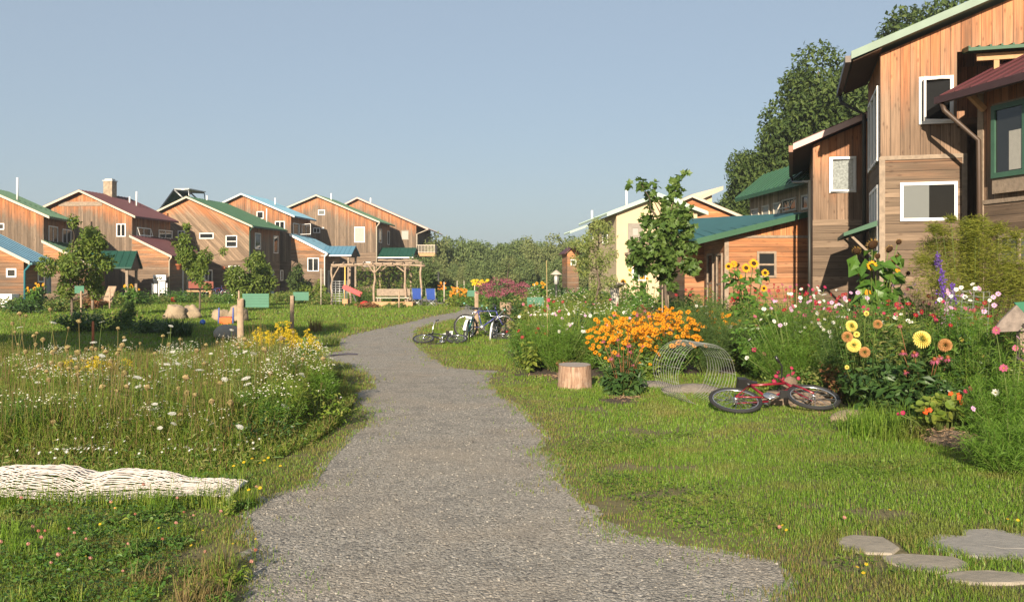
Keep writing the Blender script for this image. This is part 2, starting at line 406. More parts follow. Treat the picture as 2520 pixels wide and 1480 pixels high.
PATH_PX = [(575,1480),(605,1345),(585,1270),(650,1225),(760,1187),(790,1140),(850,1078),(876,1058),(908,1043),(903,1014),(873,996),(866,967),(914,957),
 (911,930),(852,897),(795,882),(787,873),(836,864),(822,838),(878,820),(983,798),(1061,778),(1122,768),(1142,759),(1076,747),(1030,742),(1030,736),(1075,732),(1102,731),
 (1173,750),(1198,760),(1198,768),(1165,777),(1061,797),(1025,812),(1020,841),(1056,872),(1100,901),(1170,911),(1226,911),(1203,922),(1205,938),(1232,975),(1285,1000),
 (1312,1035),(1358,1072),(1335,1105),(1392,1150),(1385,1180),(1430,1222),(1490,1280),(1560,1312),(1690,1342),(1840,1366),(1945,1384),
 (1958,1412),(1970,1440),(1930,1480)]
PATH = [tuple(G(*p)[:2]) for p in PATH_PX] + [(1.5,3.2),(1.7,1.0),(1.7,-12),(-1.6,-12),(-1.6,1.0),(-1.45,3.2)]
def ragged(poly, step=.12, amp=.05, seed=0):
    out = []
    for i in range(len(poly)):
        a = np.array(poly[i]); b = np.array(poly[(i+1) % len(poly)]); L = np.hypot(*(b-a)); st = step*(1 if a[1] < 14 else 5)
        for k in range(max(1, int(L/st))): out.append(a+(b-a)*k/max(1, int(L/st)))
    out = np.array(out); o2 = out.copy()
    o2[:, 0] += amp*(.8*noise2(out, 7, seed)+.6*noise2(out, 26, seed+5)); o2[:, 1] += amp*(.8*noise2(out, 7, seed+1)+.6*noise2(out, 26, seed+6)); return [tuple(p) for p in o2]
PATHR = ragged(PATH, .05, .06)
def sheet(poly, z, name, mat):
    m = MB(); tri = geometry.tessellate_polygon([[Vector((x, y, 0)) for x, y in poly]])
    m.poly([(x, y, z) for x, y in poly], [tuple(t) for t in tri]); o = m.obj(name, mat)
    bm = bmesh.new(); bm.from_mesh(o.data); bmesh.ops.recalc_face_normals(bm, faces=bm.faces)
    if sum(f.normal.z for f in bm.faces) < 0: bmesh.ops.reverse_faces(bm, faces=bm.faces)
    bm.to_mesh(o.data); bm.free(); return o
tag(sheet(PATHR, .004, 'gravel_path', gravel_mat()), kind='structure')
def gp(l): return [tuple(G(*p)[:2]) for p in l]
MEADOW = gp([(-420,1190),(0,1160),(200,1165),(560,1168),(640,1150),(770,1095),(840,1045),(868,1000),(845,940),(795,908),(765,884),(600,878),(330,885),(0,895),(-420,905)])
BED_R = gp([(1240,872),(1265,925),(1370,935),(1460,930),(1600,925),(1850,925),(1900,985),(2060,1005),(2130,1040),(2250,1080),(2400,1120),(2600,1180),(3000,1180),(3000,800),(2300,770),(1900,770),(1500,770),(1330,790)])
BED_E = gp([(1470,985),(1500,1005),(1590,1000),(1600,975),(1540,958)])
SHORTBEDS = [MEADOW, BED_R, BED_E]
for k, b in enumerate((BED_R, BED_E)):
    tag(sheet(ragged(b, .25, .08, 30+k), .006, 'garden_bed', SOIL), kind='structure')
tag(sheet(ragged(MEADOW, .3, .08, 40), .006, 'meadow_soil', pbr('meadow_soil', (.06,.055,.025), .95, var=.3, scale=6, bump=.6)), kind='structure')

# ================================================================== lawn
STONE_SPOTS = [(*G(px, py)[:2], w_, l_) for px, py, w_, l_ in ((2135,1344,.37,.36),(2275,1386,.44,.30),(2440,1424,.50,.24),(2385,1346,.42,.40),(2450,1330,.34,.40),(2515,1348,.36,.55))]
GRASS = leafm('lawn_grass', [(0.083,0.167,0.015),(0.125,0.230,0.021),(0.167,0.275,0.030),(0.220,0.314,0.049)], .38, .45, .25, 1.3, (.21,.215,.055))
DRYGR = leafm('dry_grass', [(.16,.15,.035),(.21,.18,.06),(.27,.21,.09),(.20,.19,.045)], .35, .6, .2)
def cand(y0, y1, dens, spread=.63, extra=1.2, xmin=None, xmax=None):
    W = spread*y1+extra; n = int((y1-y0)*2*W*dens)
    p = np.stack([rng.uniform(-W, W, n), rng.uniform(y0, y1, n)], 1)
    k = np.abs(p[:, 0]) < spread*p[:, 1]+extra
    return p[k]
GR = MB()
for y0, y1, dens, h0, wd in ((3.4,6,6500,.032,.0038),(6,9,4600,.034,.0046),(9,14,2300,.036,.0065),(14,22,850,.045,.010),(22,36,230,.07,.018),(36,60,75,.085,.032),(60,100,22,.13,.07)):
    p = cand(y0, y1, dens)
    inpath = pip(p, PATHR if y1 < 15 else PATH); dp = pdist(p, PATH)
    nz = noise2(p, 2.2, 5); nf = noise2(p, 9.0, 8)
    edge = dp + .10*nf
    keep = ~inpath | (inpath & (dp < .55) & (rng.random(len(p)) < np.maximum(np.exp(-dp/.13)*np.clip(1.5*noise2(p,5.0,77)+.25,0,1), (dp < .075)*.75)))
    thin = np.clip((dp - .0)/.5 + .68 + .4*nz, .3, 1); thin[inpath] = 1
    keep &= rng.random(len(p)) < thin
    for b in SHORTBEDS:
        ib = pip(p, b); keep &= ~(ib & (pdist(p, b) > .12*(1+nf)))
    keep &= ~((noise2(p,3.4,55)+.5*nf > .78) & (dp < 1.6) & (rng.random(len(p)) < .85))
    for sx, sy, sw, sl2 in STONE_SPOTS: keep &= ((p[:,0]-sx)/(sw*.47))**2+((p[:,1]-sy+.02)/(sl2*.47+.02))**2 > 1+.6*nf
    gpt = G(2130, 1385); keep &= ~((((p[:,0]-gpt.x)/.5)**2+((p[:,1]-gpt.y)/.16)**2 < 1+.7*nf) & (rng.random(len(p)) < .8))
    p = p[keep]; dp = dp[keep]; nz = nz[keep]; inpath = inpath[keep]; nf = nf[keep]; n = len(p)
    short = np.clip(dp/.6, .6, 1); short[inpath] = .65
    h = h0*(.65+.7*rng.random(n))*short*(1.25+.35*nz)
    dry = rng.random(n) < np.clip(.42*np.exp(-dp/.40)+.07+.14*nz+.08*nf, .02, .7)
    z = np.full(n, .004)
    blades(GR, np.c_[p, z], h, wd*(.7+.6*rng.random(n)), rng.uniform(.15,.95,n), m=np.repeat(dry.astype(int), 2))
tag(GR.obj('lawn_grass', [GRASS, DRYGR]), kind='stuff', label='short sunlit lawn grass beside the gravel path', cat='grass')

# loose stones on the path
STN = MB(); STN.ball((0,0,0), (1,.8,.45), 6, 4, jit=.25, smooth=False)
p = cand(3.2, 12, 420); k = pip(p, PATH); p = p[k]; n = len(p)
s = .003+.0085*rng.random(n)**3; a = rng.uniform(0, 6.28, n); ca, sa = np.cos(a), np.sin(a); zz = np.zeros(n)
Rm = np.stack([np.stack([ca,-sa,zz],1), np.stack([sa,ca,zz],1), np.stack([zz,zz,zz+1],1)], 1)*s[:, None, None]
pm = MB(); pm.inst(STN, Rm, np.c_[p, .004+s*.25])
tag(pm.obj('loose_gravel', leafm('gravel_stones', [(.07,.065,.06),(.16,.15,.13),(.24,.22,.19),(.29,.27,.235),(.34,.32,.28)], 0, .9, .1)), kind='stuff', label='loose grey stones scattered on the gravel path', cat='gravel')

# ================================================================== trees
FOL_BG = leafm('hazy_tree_leaves', [(0.077,0.115,0.043),(0.116,0.163,0.055),(0.161,0.200,0.073)], .25, .7, .15)
FOL_BG2 = leafm('olive_tree_leaves', [(0.109,0.140,0.048),(0.154,0.188,0.065),(0.212,0.231,0.094)], .25, .7, .15)
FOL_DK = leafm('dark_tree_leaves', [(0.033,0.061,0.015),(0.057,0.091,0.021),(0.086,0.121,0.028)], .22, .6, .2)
FOL_YG = leafm('garden_tree_leaves', [(0.075,0.129,0.020),(0.123,0.179,0.028),(0.180,0.231,0.042)], .35, .5, .3)
FOL_MD = leafm('maple_leaves', [(0.058,0.112,0.022),(0.089,0.154,0.031),(0.127,0.189,0.042)], .35, .45, .35)
FOL_OL = leafm('pale_twig_leaves', [(0.166,0.218,0.054),(0.232,0.286,0.077),(0.315,0.336,0.116)], .35, .5, .3)
def clumps_ell(c, r, k, rr=(.3,.5), zmin=None):
    out = []
    for i in range(k):
        d = rdir(1)[0]; q = rng.uniform(.35, .85)
        p = np.array(c)+d*np.array(r)*q
        out.append((*p, min(r)*rng.uniform(*rr)))
    return out
def crown_mb(clumps, n, size, T=LEAF, up=.5, jit=.35, wid=1.0, flat=1.0):
    c = np.array(clumps); wts = c[:, 3]**2; idx = rng.choice(len(c), n, p=wts/wts.sum())
    d = rdir(n); rr = c[idx, 3]*(.45+.6*rng.random(n)**.6)
    pos = c[idx, :3]+d*rr[:, None]*np.array([1,1,flat])
    nr = norm(d*.7+np.array([0,0,up])+rng.normal(size=(n,3))*.45); ax = rdir(n)+np.array([0,0,-.35])
    mb = MB(); leaves(mb, T, pos, ax, nr, size*(1-jit+2*jit*rng.random(n)), wid=wid); return mb
def limb(mb, a, b, r0, r1, k=5, wob=.06):
    a = Vector(a); b = Vector(b); L = (b-a).length; pts = []
    for i in range(k+1):
        q = a.lerp(b, i/k)
        if 0 < i < k: q = q+Vector((random.uniform(-1,1), random.uniform(-1,1), random.uniform(-.4,.4)))*L*wob
        pts.append(q)
    mb.tube(pts, [r0+(r1-r0)*i/k for i in range(k+1)], 7); return pts
def trunk_mb(h0, r, clumps, lean=(0,0), nl=6, top=None):
    mb = MB(); top = top or h0*1.6
    pts = limb(mb, (0,0,-.05), (lean[0], lean[1], top), r, r*.45, 6, .025)
    cs = sorted(clumps, key=lambda c: -c[3])[:nl]
    for c in cs:
        z = max(h0*.7, min(top, c[2]-.4*math.hypot(c[0], c[1])))
        k = z/top; limb(mb, (lean[0]*k, lean[1]*k, z), c[:3], r*.5, r*.12, 4, .07)
    return mb
def make_tree(name, label, cat, loc, clumps, n, size, fol, h0=1.0, r=.08, T=LEAF, up=.5, group=None, lean=(0,0), nl=6, top=None, wid=1.0, bark=None, flat=1.0):
    t = empty(name, loc, 0, label, cat, group)
    trunk_mb(h0, r, clumps, lean, nl, top).obj('trunk', bark or BARK, t)
    crown_mb(clumps, n, size, T, up, wid=wid, flat=flat).obj('crown', fol, t); return t
# --- the line of trees and tall shrubs that closes the view
protos = []
for i in range(5):
    w_, h_ = rng.uniform(2.4,3.4), rng.uniform(2.3,3.0)
    cl = clumps_ell((0,0,h_*1.05), (w_,w_,h_), 26, (.26,.42))
    protos.append((cl, FOL_BG if i % 2 == 0 else FOL_BG2))
PT = [make_tree('woodland_tree', 'round green tree in the wood beyond the end of the path', 'tree', (0,0,0), cl, 5200, .34, f, 1.2, .16, group='trees of the far wood') for cl, f in protos]
far = []
px = 1030
while px < 1560: far.append((px, 112, random.choice((582,592,601,612))+random.uniform(-5,5))); px += random.uniform(17,27)
px = 1040
while px < 1480: far.append((px, 92, random.uniform(626,650))); px += random.uniform(26,40)
far += [(1072,104,578),(1095,120,588),(1205,118,597),(1300,106,585),(1330,120,593),(1400,100,595),(1440,100,600)]
spots_ = ['left end, beside the balcony house', 'middle of the view', 'right end, beside the cream house']
for i, (px, d, ty) in enumerate(far):
    h = EYE+(HY-ty)/F*d; src = PT[i % 5]
    o = src if i < 5 else copy_tree(src)
    hh = 2*max(c[2]+c[3]*.8 for c in protos[i % 5][0])/2
    s = h/hh; o.location = GX(px, d+random.uniform(-4,4)); o.rotation_euler = (0,0,random.uniform(0,6.28)); k_ = random.uniform(.65,1.25); o.scale = (s*k_, s*k_, s)
    row = 'low front row' if d < 95 else 'back row'
    o['label'] = f'green tree in the {row} of the wood, ' + ('beside the balcony house' if px < 1130 else 'past the bend of the path' if px < 1330 else 'beside the cream house')
# --- tall trees on the rise behind the right houses
hp = []
for i in range(3):
    cl = clumps_ell((0,0,7.0), (4.6,4.6,5.8), 54, (.20,.32))
    hp.append(make_tree('tall_tree', 'tall dark green broadleaf tree', 'tree', (0,0,0), cl, 36000, .27, FOL_DK, 2.5, .32, group='tall trees behind the right houses'))
hill = [(1830,60,440,'lowest, nearest the cream house'),(1862,58,385,'second lowest in the sloping row'),(1905,56,315,'behind the green roofed house'),(1960,56,238,'above the green roof end'),
        (2015,55,180,'between green roof and big house'),(2075,54,120,'tallest, left of the big eave'),(2135,55,128,'partly behind the big eave'),(2240,62,72,'small tuft over the pale roof'),
        (2420,60,-25,'at the top end of the pale roof'),(1880,66,420,'half hidden in the sloping row'),(2040,66,250,'half hidden behind the tallest one'),(2330,64,10,'just peeping over the pale roof'),(1790,64,505,'low bushy one at the foot')]
for i, (px, d, ty, wh) in enumerate(hill):
    h = EYE+(HY-ty)/F*d; o = hp[i] if i < 3 else copy_tree(hp[i % 3]); s = h/12.6
    w_ = max(.75, s*.95)
    o.location = GX(px, d); o.rotation_euler = (0,0,i*1.7); o.scale = (w_, w_, s)
    o['label'] = 'tall dark tree behind the right houses, ' + wh
# --- two trees just outside the frame: their shade lies on the left lawn
for (x, y, nm) in ((-15.2,6.2,'shade tree outside the left edge, further one'),(-11.9,6.2,'shade tree outside the left edge, nearer one')):
    cl = clumps_ell((0,0,6.0), (2.3,2.0,1.9), 26, (.4,.6))
    make_tree('shade_tree', nm, 'tree', (x,y,0), cl, 22000, .24, FOL_YG, 2.6, .18)
# ================================================================== houses
class Fr:
    def __init__(s, px, d, th):
        s.o = GX(px, d); s.th = rad(th); s.ux = Vector((math.cos(s.th), math.sin(s.th), 0)); s.uy = Vector((-math.sin(s.th), math.cos(s.th), 0))
    def _hit(s, px, py, q, nrm):
        r = Vector(((px-CX)/F, 1, -(py-HY)/F)); c = Vector((0,0,EYE)); return c + r*((q-c).dot(nrm)/r.dot(nrm)) - s.o
    def front(s, px, py, v=0.0):
        p = s._hit(px, py, s.o+s.uy*v, s.uy); return (p.dot(s.ux), p.z)
    def side(s, px, py, u=0.0):
        p = s._hit(px, py, s.o+s.ux*u, s.ux); return (p.dot(s.uy), p.z)
    def root(s, name, label, cat='house', group=None): return empty(name, s.o, s.th, label, cat, group)
mF = lambda v=0.0: (lambda a, b, n: (a, v-n, b))
mR = lambda u=0.0: (lambda a, b, n: (u+n, a, b))
mL = lambda u=0.0: (lambda a, b, n: (u-n, a, b))
def boxabn(mb, mp, a0, a1, b0, b1, n0, n1, m=0):
    return mb.hexa([mp(a0,b0,n0), mp(a1,b0,n0), mp(a1,b0,n1), mp(a0,b0,n1), mp(a0,b1,n0), mp(a1,b1,n0), mp(a1,b1,n1), mp(a0,b1,n1)], m)
def wallq(mb, mp, pts, kind, roofz, m=0):
    """pts (a,b) polygon; roofz(a) = height of the roof line over a"""
    uv = []; wx = []
    for a, b in pts:
        uv.append((a, b) if kind == 'v' else (b, a) if kind == 'h' else ((a+b)*.7071, (b-a)*.7071)); wx.append((max(0, roofz(a)-b), 0))
    mb.poly([mp(a, b, 0) for a, b in pts], [tuple(range(len(pts)))], m, uv, wx)
def window(par, mp, a0, b0, a1, b1, style='two', frame=None, pane=None, fw=.07, open_=None):
    if a0 > a1: a0, a1 = a1, a0
    if b0 > b1: b0, b1 = b1, b0
    f = MB(); e = .05
    boxabn(f, mp, a0, a1, b0, b0+fw, -.03, e); boxabn(f, mp, a0, a1, b1-fw, b1, -.03, e)
    boxabn(f, mp, a0, a0+fw, b0+fw, b1-fw, -.03, e-.002); boxabn(f, mp, a1-fw, a1, b0+fw, b1-fw, -.03, e-.002)
    am, bm_ = (a0+a1)/2, (b0+b1)/2; k = fw*.4
    if style == 'two': boxabn(f, mp, am-k, am+k, b0+fw, b1-fw, -.02, e-.006)
    if style == 'hung': boxabn(f, mp, a0+fw, a1-fw, bm_-k, bm_+k, -.02, e-.006)
    if style == 'cross':
        boxabn(f, mp, am-k, am+k, b0+fw, b1-fw, -.02, e-.006); boxabn(f, mp, a0+fw, a1-fw, bm_-k*.7, bm_+k*.7, -.02, e-.009)
    o = f.obj('window', frame or WHITE, par)
    p = MB(); boxabn(p, mp, a0+fw*.8, a1-fw*.8, b0+fw*.8, b1-fw*.8, -.015, .015); p.obj('pane', pane or GLASS, o)
    if open_:       # a sash swung out from its hinge line
        s = MB(); hinge, ang = open_; w = a1-a0-fw; h = b1-b0-fw; t = .045; c, sn = math.cos(ang), math.sin(ang)
        if hinge == 'top':
            q = lambda x, y: mp(a0+fw/2+x, b1-fw/2-y*c, e+y*sn)
            q2 = lambda x, y: mp(a0+fw/2+x, b1-fw/2-y*c+t*sn*.6, e+y*sn+t*c*.6)
        else:
            q = lambda x, y: mp((a0+fw/2+x*c) if hinge == 'left' else (a1-fw/2-x*c), b1-fw/2-y, e+x*sn)
            q2 = lambda x, y: mp((a0+fw/2+x*c-t*sn*.6) if hinge == 'left' else (a1-fw/2-x*c+t*sn*.6), b1-fw/2-y, e+x*sn+t*c*.6)
        def sb(x0, x1, y0, y1): s.hexa([q(x0,y1), q(x1,y1), q2(x1,y1), q2(x0,y1), q(x0,y0), q(x1,y0), q2(x1,y0), q2(x0,y0)])
        sb(0,w,0,t); sb(0,w,h-t,h); sb(0,t,t,h-t); sb(w-t,w,t,h-t); so_ = s.obj('sash', frame or WHITE, o)
    return o
def roof_slab(mb, mp, line, v0, v1, th=.14, ribs=.45, m=0, rm=0, rib_h=.035):
    """line ((a0,z0),(a1,z1)) profile of the top; extruded between v0 and v1"""
    (a0,z0),(a1,z1) = line
    mb.hexa([mp(a0,z0-th,v0), mp(a1,z1-th,v0), mp(a1,z1-th,v1), mp(a0,z0-th,v1), mp(a0,z0,v0), mp(a1,z1,v0), mp(a1,z1,v1), mp(a0,z0,v1)], m)
    if ribs:
        n = max(2, int(abs(v1-v0)/ribs)); 
        for i in range(n+1):
            v = v0+(v1-v0)*i/n; w = .018
            v = min(max(v, min(v0,v1)+w), max(v0,v1)-w)
            mb.hexa([mp(a0,z0-.01,v-w), mp(a1,z1-.01,v-w), mp(a1,z1-.01,v+w), mp(a0,z0-.01,v+w), mp(a0,z0+rib_h,v-w), mp(a1,z1+rib_h,v-w), mp(a1,z1+rib_h,v+w), mp(a0,z0+rib_h,v+w)], rm)
VP_ = lambda a, b, v: (a, v, b)           # roof profile in the u-z plane, extruded along v
UP_ = lambda a, b, v: (v, a, b)           # roof profile in the v-z plane, extruded along u
def ext(p, q, k):   # extend p->q beyond q by horizontal k
    s = (q[1]-p[1])/(q[0]-p[0]); d = k if q[0] > p[0] else -k; return (q[0]+d, q[1]+s*d)
def gable_house(root, prof, L, roofm, wv, wh, split, kind='v', ov=(.45,.5), trim=None, gutter=None, side_kind=None, lift=.05, wall_lo=0.0, backL=None):
    """prof [(u,z) left eave, ridge, right eave] of the wall top"""
    l, r, e = prof; wl = MB()
    rz = lambda a: (l[1]+(r[1]-l[1])*(a-l[0])/(r[0]-l[0])) if a <= r[0] else (r[1]+(e[1]-r[1])*(a-r[0])/(e[0]-r[0]))
    f = mF()
    for (p, q) in ((l, r), (r, e)):
        wallq(wl, f, [(p[0],split),(q[0],split),q,p], kind, rz, 0)
        if split > 0: wallq(wl, f, [(p[0],wall_lo),(q[0],wall_lo),(q[0],split),(p[0],split)], 'h', rz, 1)
    for u, z, mp in ((e[0], e[1], mR(e[0])), (l[0], l[1], mL(l[0]))):
        c = lambda a, z=z: z
        wallq(wl, mp, [(0,split),(L,split),(L,z),(0,z)], side_kind or ('v' if kind == 'd' else kind), c, 0 if kind != 'd' else 2)
        if split > 0: wallq(wl, mp, [(0,wall_lo),(L,wall_lo),(L,split),(0,split)], 'h', c, 1)
    for (p, q) in ((l, r), (r, e)): wallq(wl, mF(L), [(p[0],wall_lo),(q[0],wall_lo),q,p], 'v', rz, 2)
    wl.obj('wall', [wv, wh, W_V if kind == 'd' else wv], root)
    rf = MB(); th = .13
    el, er = ext(r, l, ov[1]), ext(r, e, ov[1]); up = lift+th
    U = lambda p: (p[0], p[1]+up)
    roof_slab(rf, VP_, (U(r), U(er)), -ov[0], L+ov[0], th); roof_slab(rf, VP_, (U(el), U(r)), -ov[0], L+ov[0], th)
    ro = rf.obj('roof', roofm, root)
    if trim:
        tb = MB(); h = .15; y0, y1 = -ov[0]-.035, -ov[0]-.003
        for p, q in ((el, r), (r, er)):
            tb.hexa([(p[0],y0,p[1]+up-h),(q[0],y0,q[1]+up-h),(q[0],y1,q[1]+up-h),(p[0],y1,p[1]+up-h),(p[0],y0,p[1]+up+.01),(q[0],y0,q[1]+up+.01),(q[0],y1,q[1]+up+.01),(p[0],y1,p[1]+up+.01)])
        tb.obj('rake_board', trim, root)
    if gutter:
        gb = MB(); x, z = er[0]+.06, er[1]+up-.1
        gb.box((x-.05,-ov[0],z-.06),(x+.06,L+ov[0],z+.05)); gb.obj('gutter', gutter, root)
    return rz, el, er, up
def downspout(root, pts, mat, r=.04): MB().tube(pts, r, 8).obj('downspout', mat, root)
def pipe(root, p, h, r=.05, mat=None): MB().tube([p, (p[0],p[1],p[2]+h)], r, 8).obj('vent_pipe', mat or WHITE, root)
def lean_to(root, fr, p0, p1, L, roofm, wh, v0=0.0, ov=(.4,.45), trim=None, mat_lo=None):
    """p0 (u,z) against the house, p1 (u,z) outer wall top"""
    wl = MB(); f = mF(v0); rz = lambda a: p0[1]+(p1[1]-p0[1])*(a-p0[0])/(p1[0]-p0[0])
    wallq(wl, f, [(p0[0],0),(p1[0],0),p1,p0], 'h', rz, 0)
    wallq(wl, mR(p1[0]) if p1[0] > p0[0] else mL(p1[0]), [(v0,0),(v0+L,0),(v0+L,p1[1]),(v0,p1[1])], 'h', lambda a: p1[1], 0)
    wallq(wl, mF(v0+L), [(p0[0],0),(p1[0],0),p1,p0], 'h', rz, 0)
    w_ = wl.obj('wing_wall', wh, root); rf = MB(); e = ext(p0, p1, ov[1]); up = .17
    roof_slab(rf, VP_, ((p0[0],p0[1]+up),(e[0],e[1]+up)), v0-ov[0], v0+L+ov[0], .12)
    rf.obj('wing_roof', roofm, root)
    if trim:
        tb = MB(); h = .17; y0, y1 = v0-ov[0]-.035, v0-ov[0]-.003; q, p = e, p0
        tb.hexa([(p[0],y0,p[1]+up-h),(q[0],y0,q[1]+up-h),(q[0],y1,q[1]+up-h),(p[0],y1,p[1]+up-h),(p[0],y0,p[1]+up+.01),(q[0],y0,q[1]+up+.01),(q[0],y1,q[1]+up+.01),(p[0],y1,p[1]+up+.01)])
        tb.obj('rake_board', trim, root)
    return e, up
def porch(root, fr, rp, re, v, depth, roofm, x0=None, gut=None):
    """small gabled porch roof, ridge along u from x0 to the right end; rp (u,z) right end of the ridge, re (u,z) front eave at the right end"""
    drop = rp[1]-re[1]; vf = v-depth/2; vb = v+depth/2; rf = MB()
    roof_slab(rf, UP_, ((v, rp[1]), (vf, rp[1]-drop)), x0, rp[0], .1, .4); roof_slab(rf, UP_, ((v, rp[1]), (vb, rp[1]-drop)), x0, rp[0], .1, .4)
    o = rf.obj('porch_roof', roofm, root)
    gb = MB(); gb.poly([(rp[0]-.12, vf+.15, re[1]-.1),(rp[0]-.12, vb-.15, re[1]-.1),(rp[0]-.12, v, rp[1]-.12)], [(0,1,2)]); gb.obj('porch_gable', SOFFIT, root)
    if gut: MB().box((x0, vf-.1, re[1]-.1),(rp[0], vf-.005, re[1]+.0)).obj('gutter', gut, root)
    for vv in (vf+.3, vb-.3):
        MB().box((rp[0]-.45, vv-.08, 0),(rp[0]-.29, vv+.08, re[1]-.02)).obj('porch_post', OLDWOOD, root)
    MB().box((rp[0]-.48, vf+.2, re[1]-.2),(rp[0]-.26, vb-.2, re[1]-.021)).obj('porch_beam', OLDWOOD, root)
def front_win(root, fr, rect, v=0.0, **k):
    (a0,b1),(a1,b0) = fr.front(rect[0], rect[1], v), fr.front(rect[2], rect[3], v)
    return window(root, mF(v), a0, b0, a1, b1, **k)
def side_win(root, fr, rect, u=0.0, right=True, **k):
    ym = (rect[1]+rect[3])/2
    v0, _ = fr.side(rect[0], ym, u); v1, _ = fr.side(rect[2], ym, u); xm = (rect[0]+rect[2])/2
    _, z1 = fr.side(xm, rect[1], u); _, z0 = fr.side(xm, rect[3], u)
    return window(root, (mR if right else mL)(u), v0, z0, v1, z1, **k)
def T3(fr, mp=None): pass

# --- left row -------------------------------------------------------
# far left, low blue roof
fr = Fr(58, 48, 5); h = fr.root('blue_roof_house', 'low house with sky blue metal roof and blue downspout at the left edge')
pr = [fr.front(-200,652), fr.front(-75,574), fr.front(58,640)]
L = fr.side(126,640,.4)[0]
gable_house(h, pr, L, BLUE_ROOF, W_H, W_H, 0, 'h', trim=CREAM_TRIM, gutter=pbr('teal_gutter',(.03,.16,.19),.4))
TEALP = bpy.data.materials['teal_gutter']
downspout(h, [(.5,-.3,pr[2][1]-.1),(.35,-.25,pr[2][1]-.35),(.1,-.1,pr[2][1]-.55),(.1,-.1,.1)], TEALP, .06)
front_win(h, fr, (16,660,41,682), style='one'); side_win(h, fr, (92,663,107,694), 0, style='one')
side_win(h, fr, (112,672,124,722), 0, style='one', frame=pbr('grey_door',(.3,.33,.34),.5), pane=pbr('grey_door_panel',(.26,.29,.30),.5))
mbx = MB(); mbx.box((pr[0][0]+1,-.9,0),(-.2,-.03,.75)); mbx.obj('white_base', WHITE, h)
# 1: green roof
fr = Fr(107, 60, 9.6); h = fr.root('green_roof_house', 'vertical board house with green metal roof at far left, partly out of frame')
pr = [fr.front(-190,515), fr.front(-52,461), fr.front(107,531)]
L = fr.side(186,545,.5)[0]-.45
gable_house(h, pr, L, GREEN_ROOF, W_V, W_H, 2.6, trim=CREAM_TRIM)
front_win(h, fr, (-8,549,11,565), style='one'); side_win(h, fr, (119,556,141,596), 0, style='two'); side_win(h, fr, (153,564,174,600), 0, style='two')
p0, p1 = fr.front(102,597), fr.front(215,650)
lean_to(h, fr, (0.0, p0[1]), p1, L*.9, GREEN_ROOF, W_H, trim=CREAM_TRIM)
rp, re = fr.front(338,617,1.6), fr.front(320,657,.1)
porch(h, fr, rp, re, 1.6, 3.2, DKGREEN_ROOF, p1[0]-.2, DKGREEN_ROOF)
front_win(h, fr, (395/1.0-10,0,0,0), style='one') if False else None
pipe(h, (-2.0, 1.2, pr[2][1]+1.1), 1.5, .07)
window(h, mR(p1[0]), 1.0, .9, 1.9, 2.1, style='hung')
# 2: burgundy roof with chimney
fr = Fr(325, 68, -6.1); h = fr.root('burgundy_roof_house', 'board house with burgundy metal roof and stone chimney')
pr = [fr.front(126,509), fr.front(203,474), fr.front(325,531)]
L = fr.side(440,544,.5)[0]-.45
rz,el,er,up = gable_house(h, pr, L, RED_ROOF, W_V, W_H, 0, trim=CREAM_TRIM)
a, b = fr.front(145,500), fr.front(252,500)
MB().box((a[0],-.05,a[1]-.22),(b[0],-.003,a[1]+.1)).obj('gable_band', OLDWOOD, h)
front_win(h, fr, (287,550,310,582), style='two'); side_win(h, fr, (336,560,370,582), 0, style='two', open_=('top',.3)); side_win(h, fr, (390,566,423,587), 0, style='two')
p0, p1 = fr.front(322,584), fr.front(415,628)
lean_to(h, fr, (0.0, p0[1]), p1, L*.95, RED_ROOF, W_H, trim=CREAM_TRIM)
downspout(h, [(p1[0]+.4,-.35,p1[1]-.1),(p1[0]+.1,-.1,p1[1]-.4),(p1[0]+.1,-.1,.1)], CREAM_TRIM, .05)
window(h, mR(p1[0]), 2.2, .2, 3.3, 2.3, style='one'); window(h, mR(p1[0]), 6.0, .9, 7.4, 2.2, style='two')
cu, cz = fr.front(270,491,3.4)
ch = MB(); ch.box((cu-.36,3.1,cz-1.2),(cu+.36,3.8,cz+1.42)); co = ch.obj('chimney', TANSTONE, h)
cc = MB(); cc.box((cu-.42,3.04,cz+1.423),(cu+.42,3.86,cz+1.5)); cc.box((cu-.3,3.2,cz+1.503),(cu+.3,3.7,cz+1.62)); cc.obj('chimney_cap', STEEL, co)
for px_, py_, hh in ((336,502,.95),(319,499,.45)):
    u_, z_ = fr.front(px_,py_,4.5); pipe(h, (u_,4.5,z_-.25), hh+.3, .06)
# 3: green roof, diagonal boards, solar panel
fr = Fr(613, 76, -8.1); h = fr.root('diagonal_board_house', 'green roofed house with diagonal boards and a tilted solar panel')
pr = [fr.front(399,521), fr.front(465,489), fr.front(613,555)]
L = fr.side(706,562,.5)[0]-.45
gable_house(h, pr, L, GREEN_ROOF, W_D, W_H, fr.front(613,640)[1], 'd', trim=CREAM_TRIM, gutter=DKGREEN_ROOF)
for r_, st in (((438,567,455,588),'two'),((491,573,526,587),'one'),((556,579,584,608),'hung'),((563,653,590,691),'hung')): front_win(h, fr, r_, style=st)
for r_ in ((627,573,641,613),(673,580,684,623),(690,664,696,690)): side_win(h, fr, r_, 0, style='one')
side_win(h, fr, (662,664,673,722), 0, style='one', frame=pbr('pale_blue_door',(.32,.42,.48),.5), pane=bpy.data.materials['pale_blue_door'])
downspout(h, [(.5,-.3,pr[2][1]-.0),(.12,-.12,pr[2][1]-.45),(.12,-.12,.1)], DKGREEN_ROOF, .05)
a, b = fr.front(396,519,1.5), fr.front(433,468,1.5)
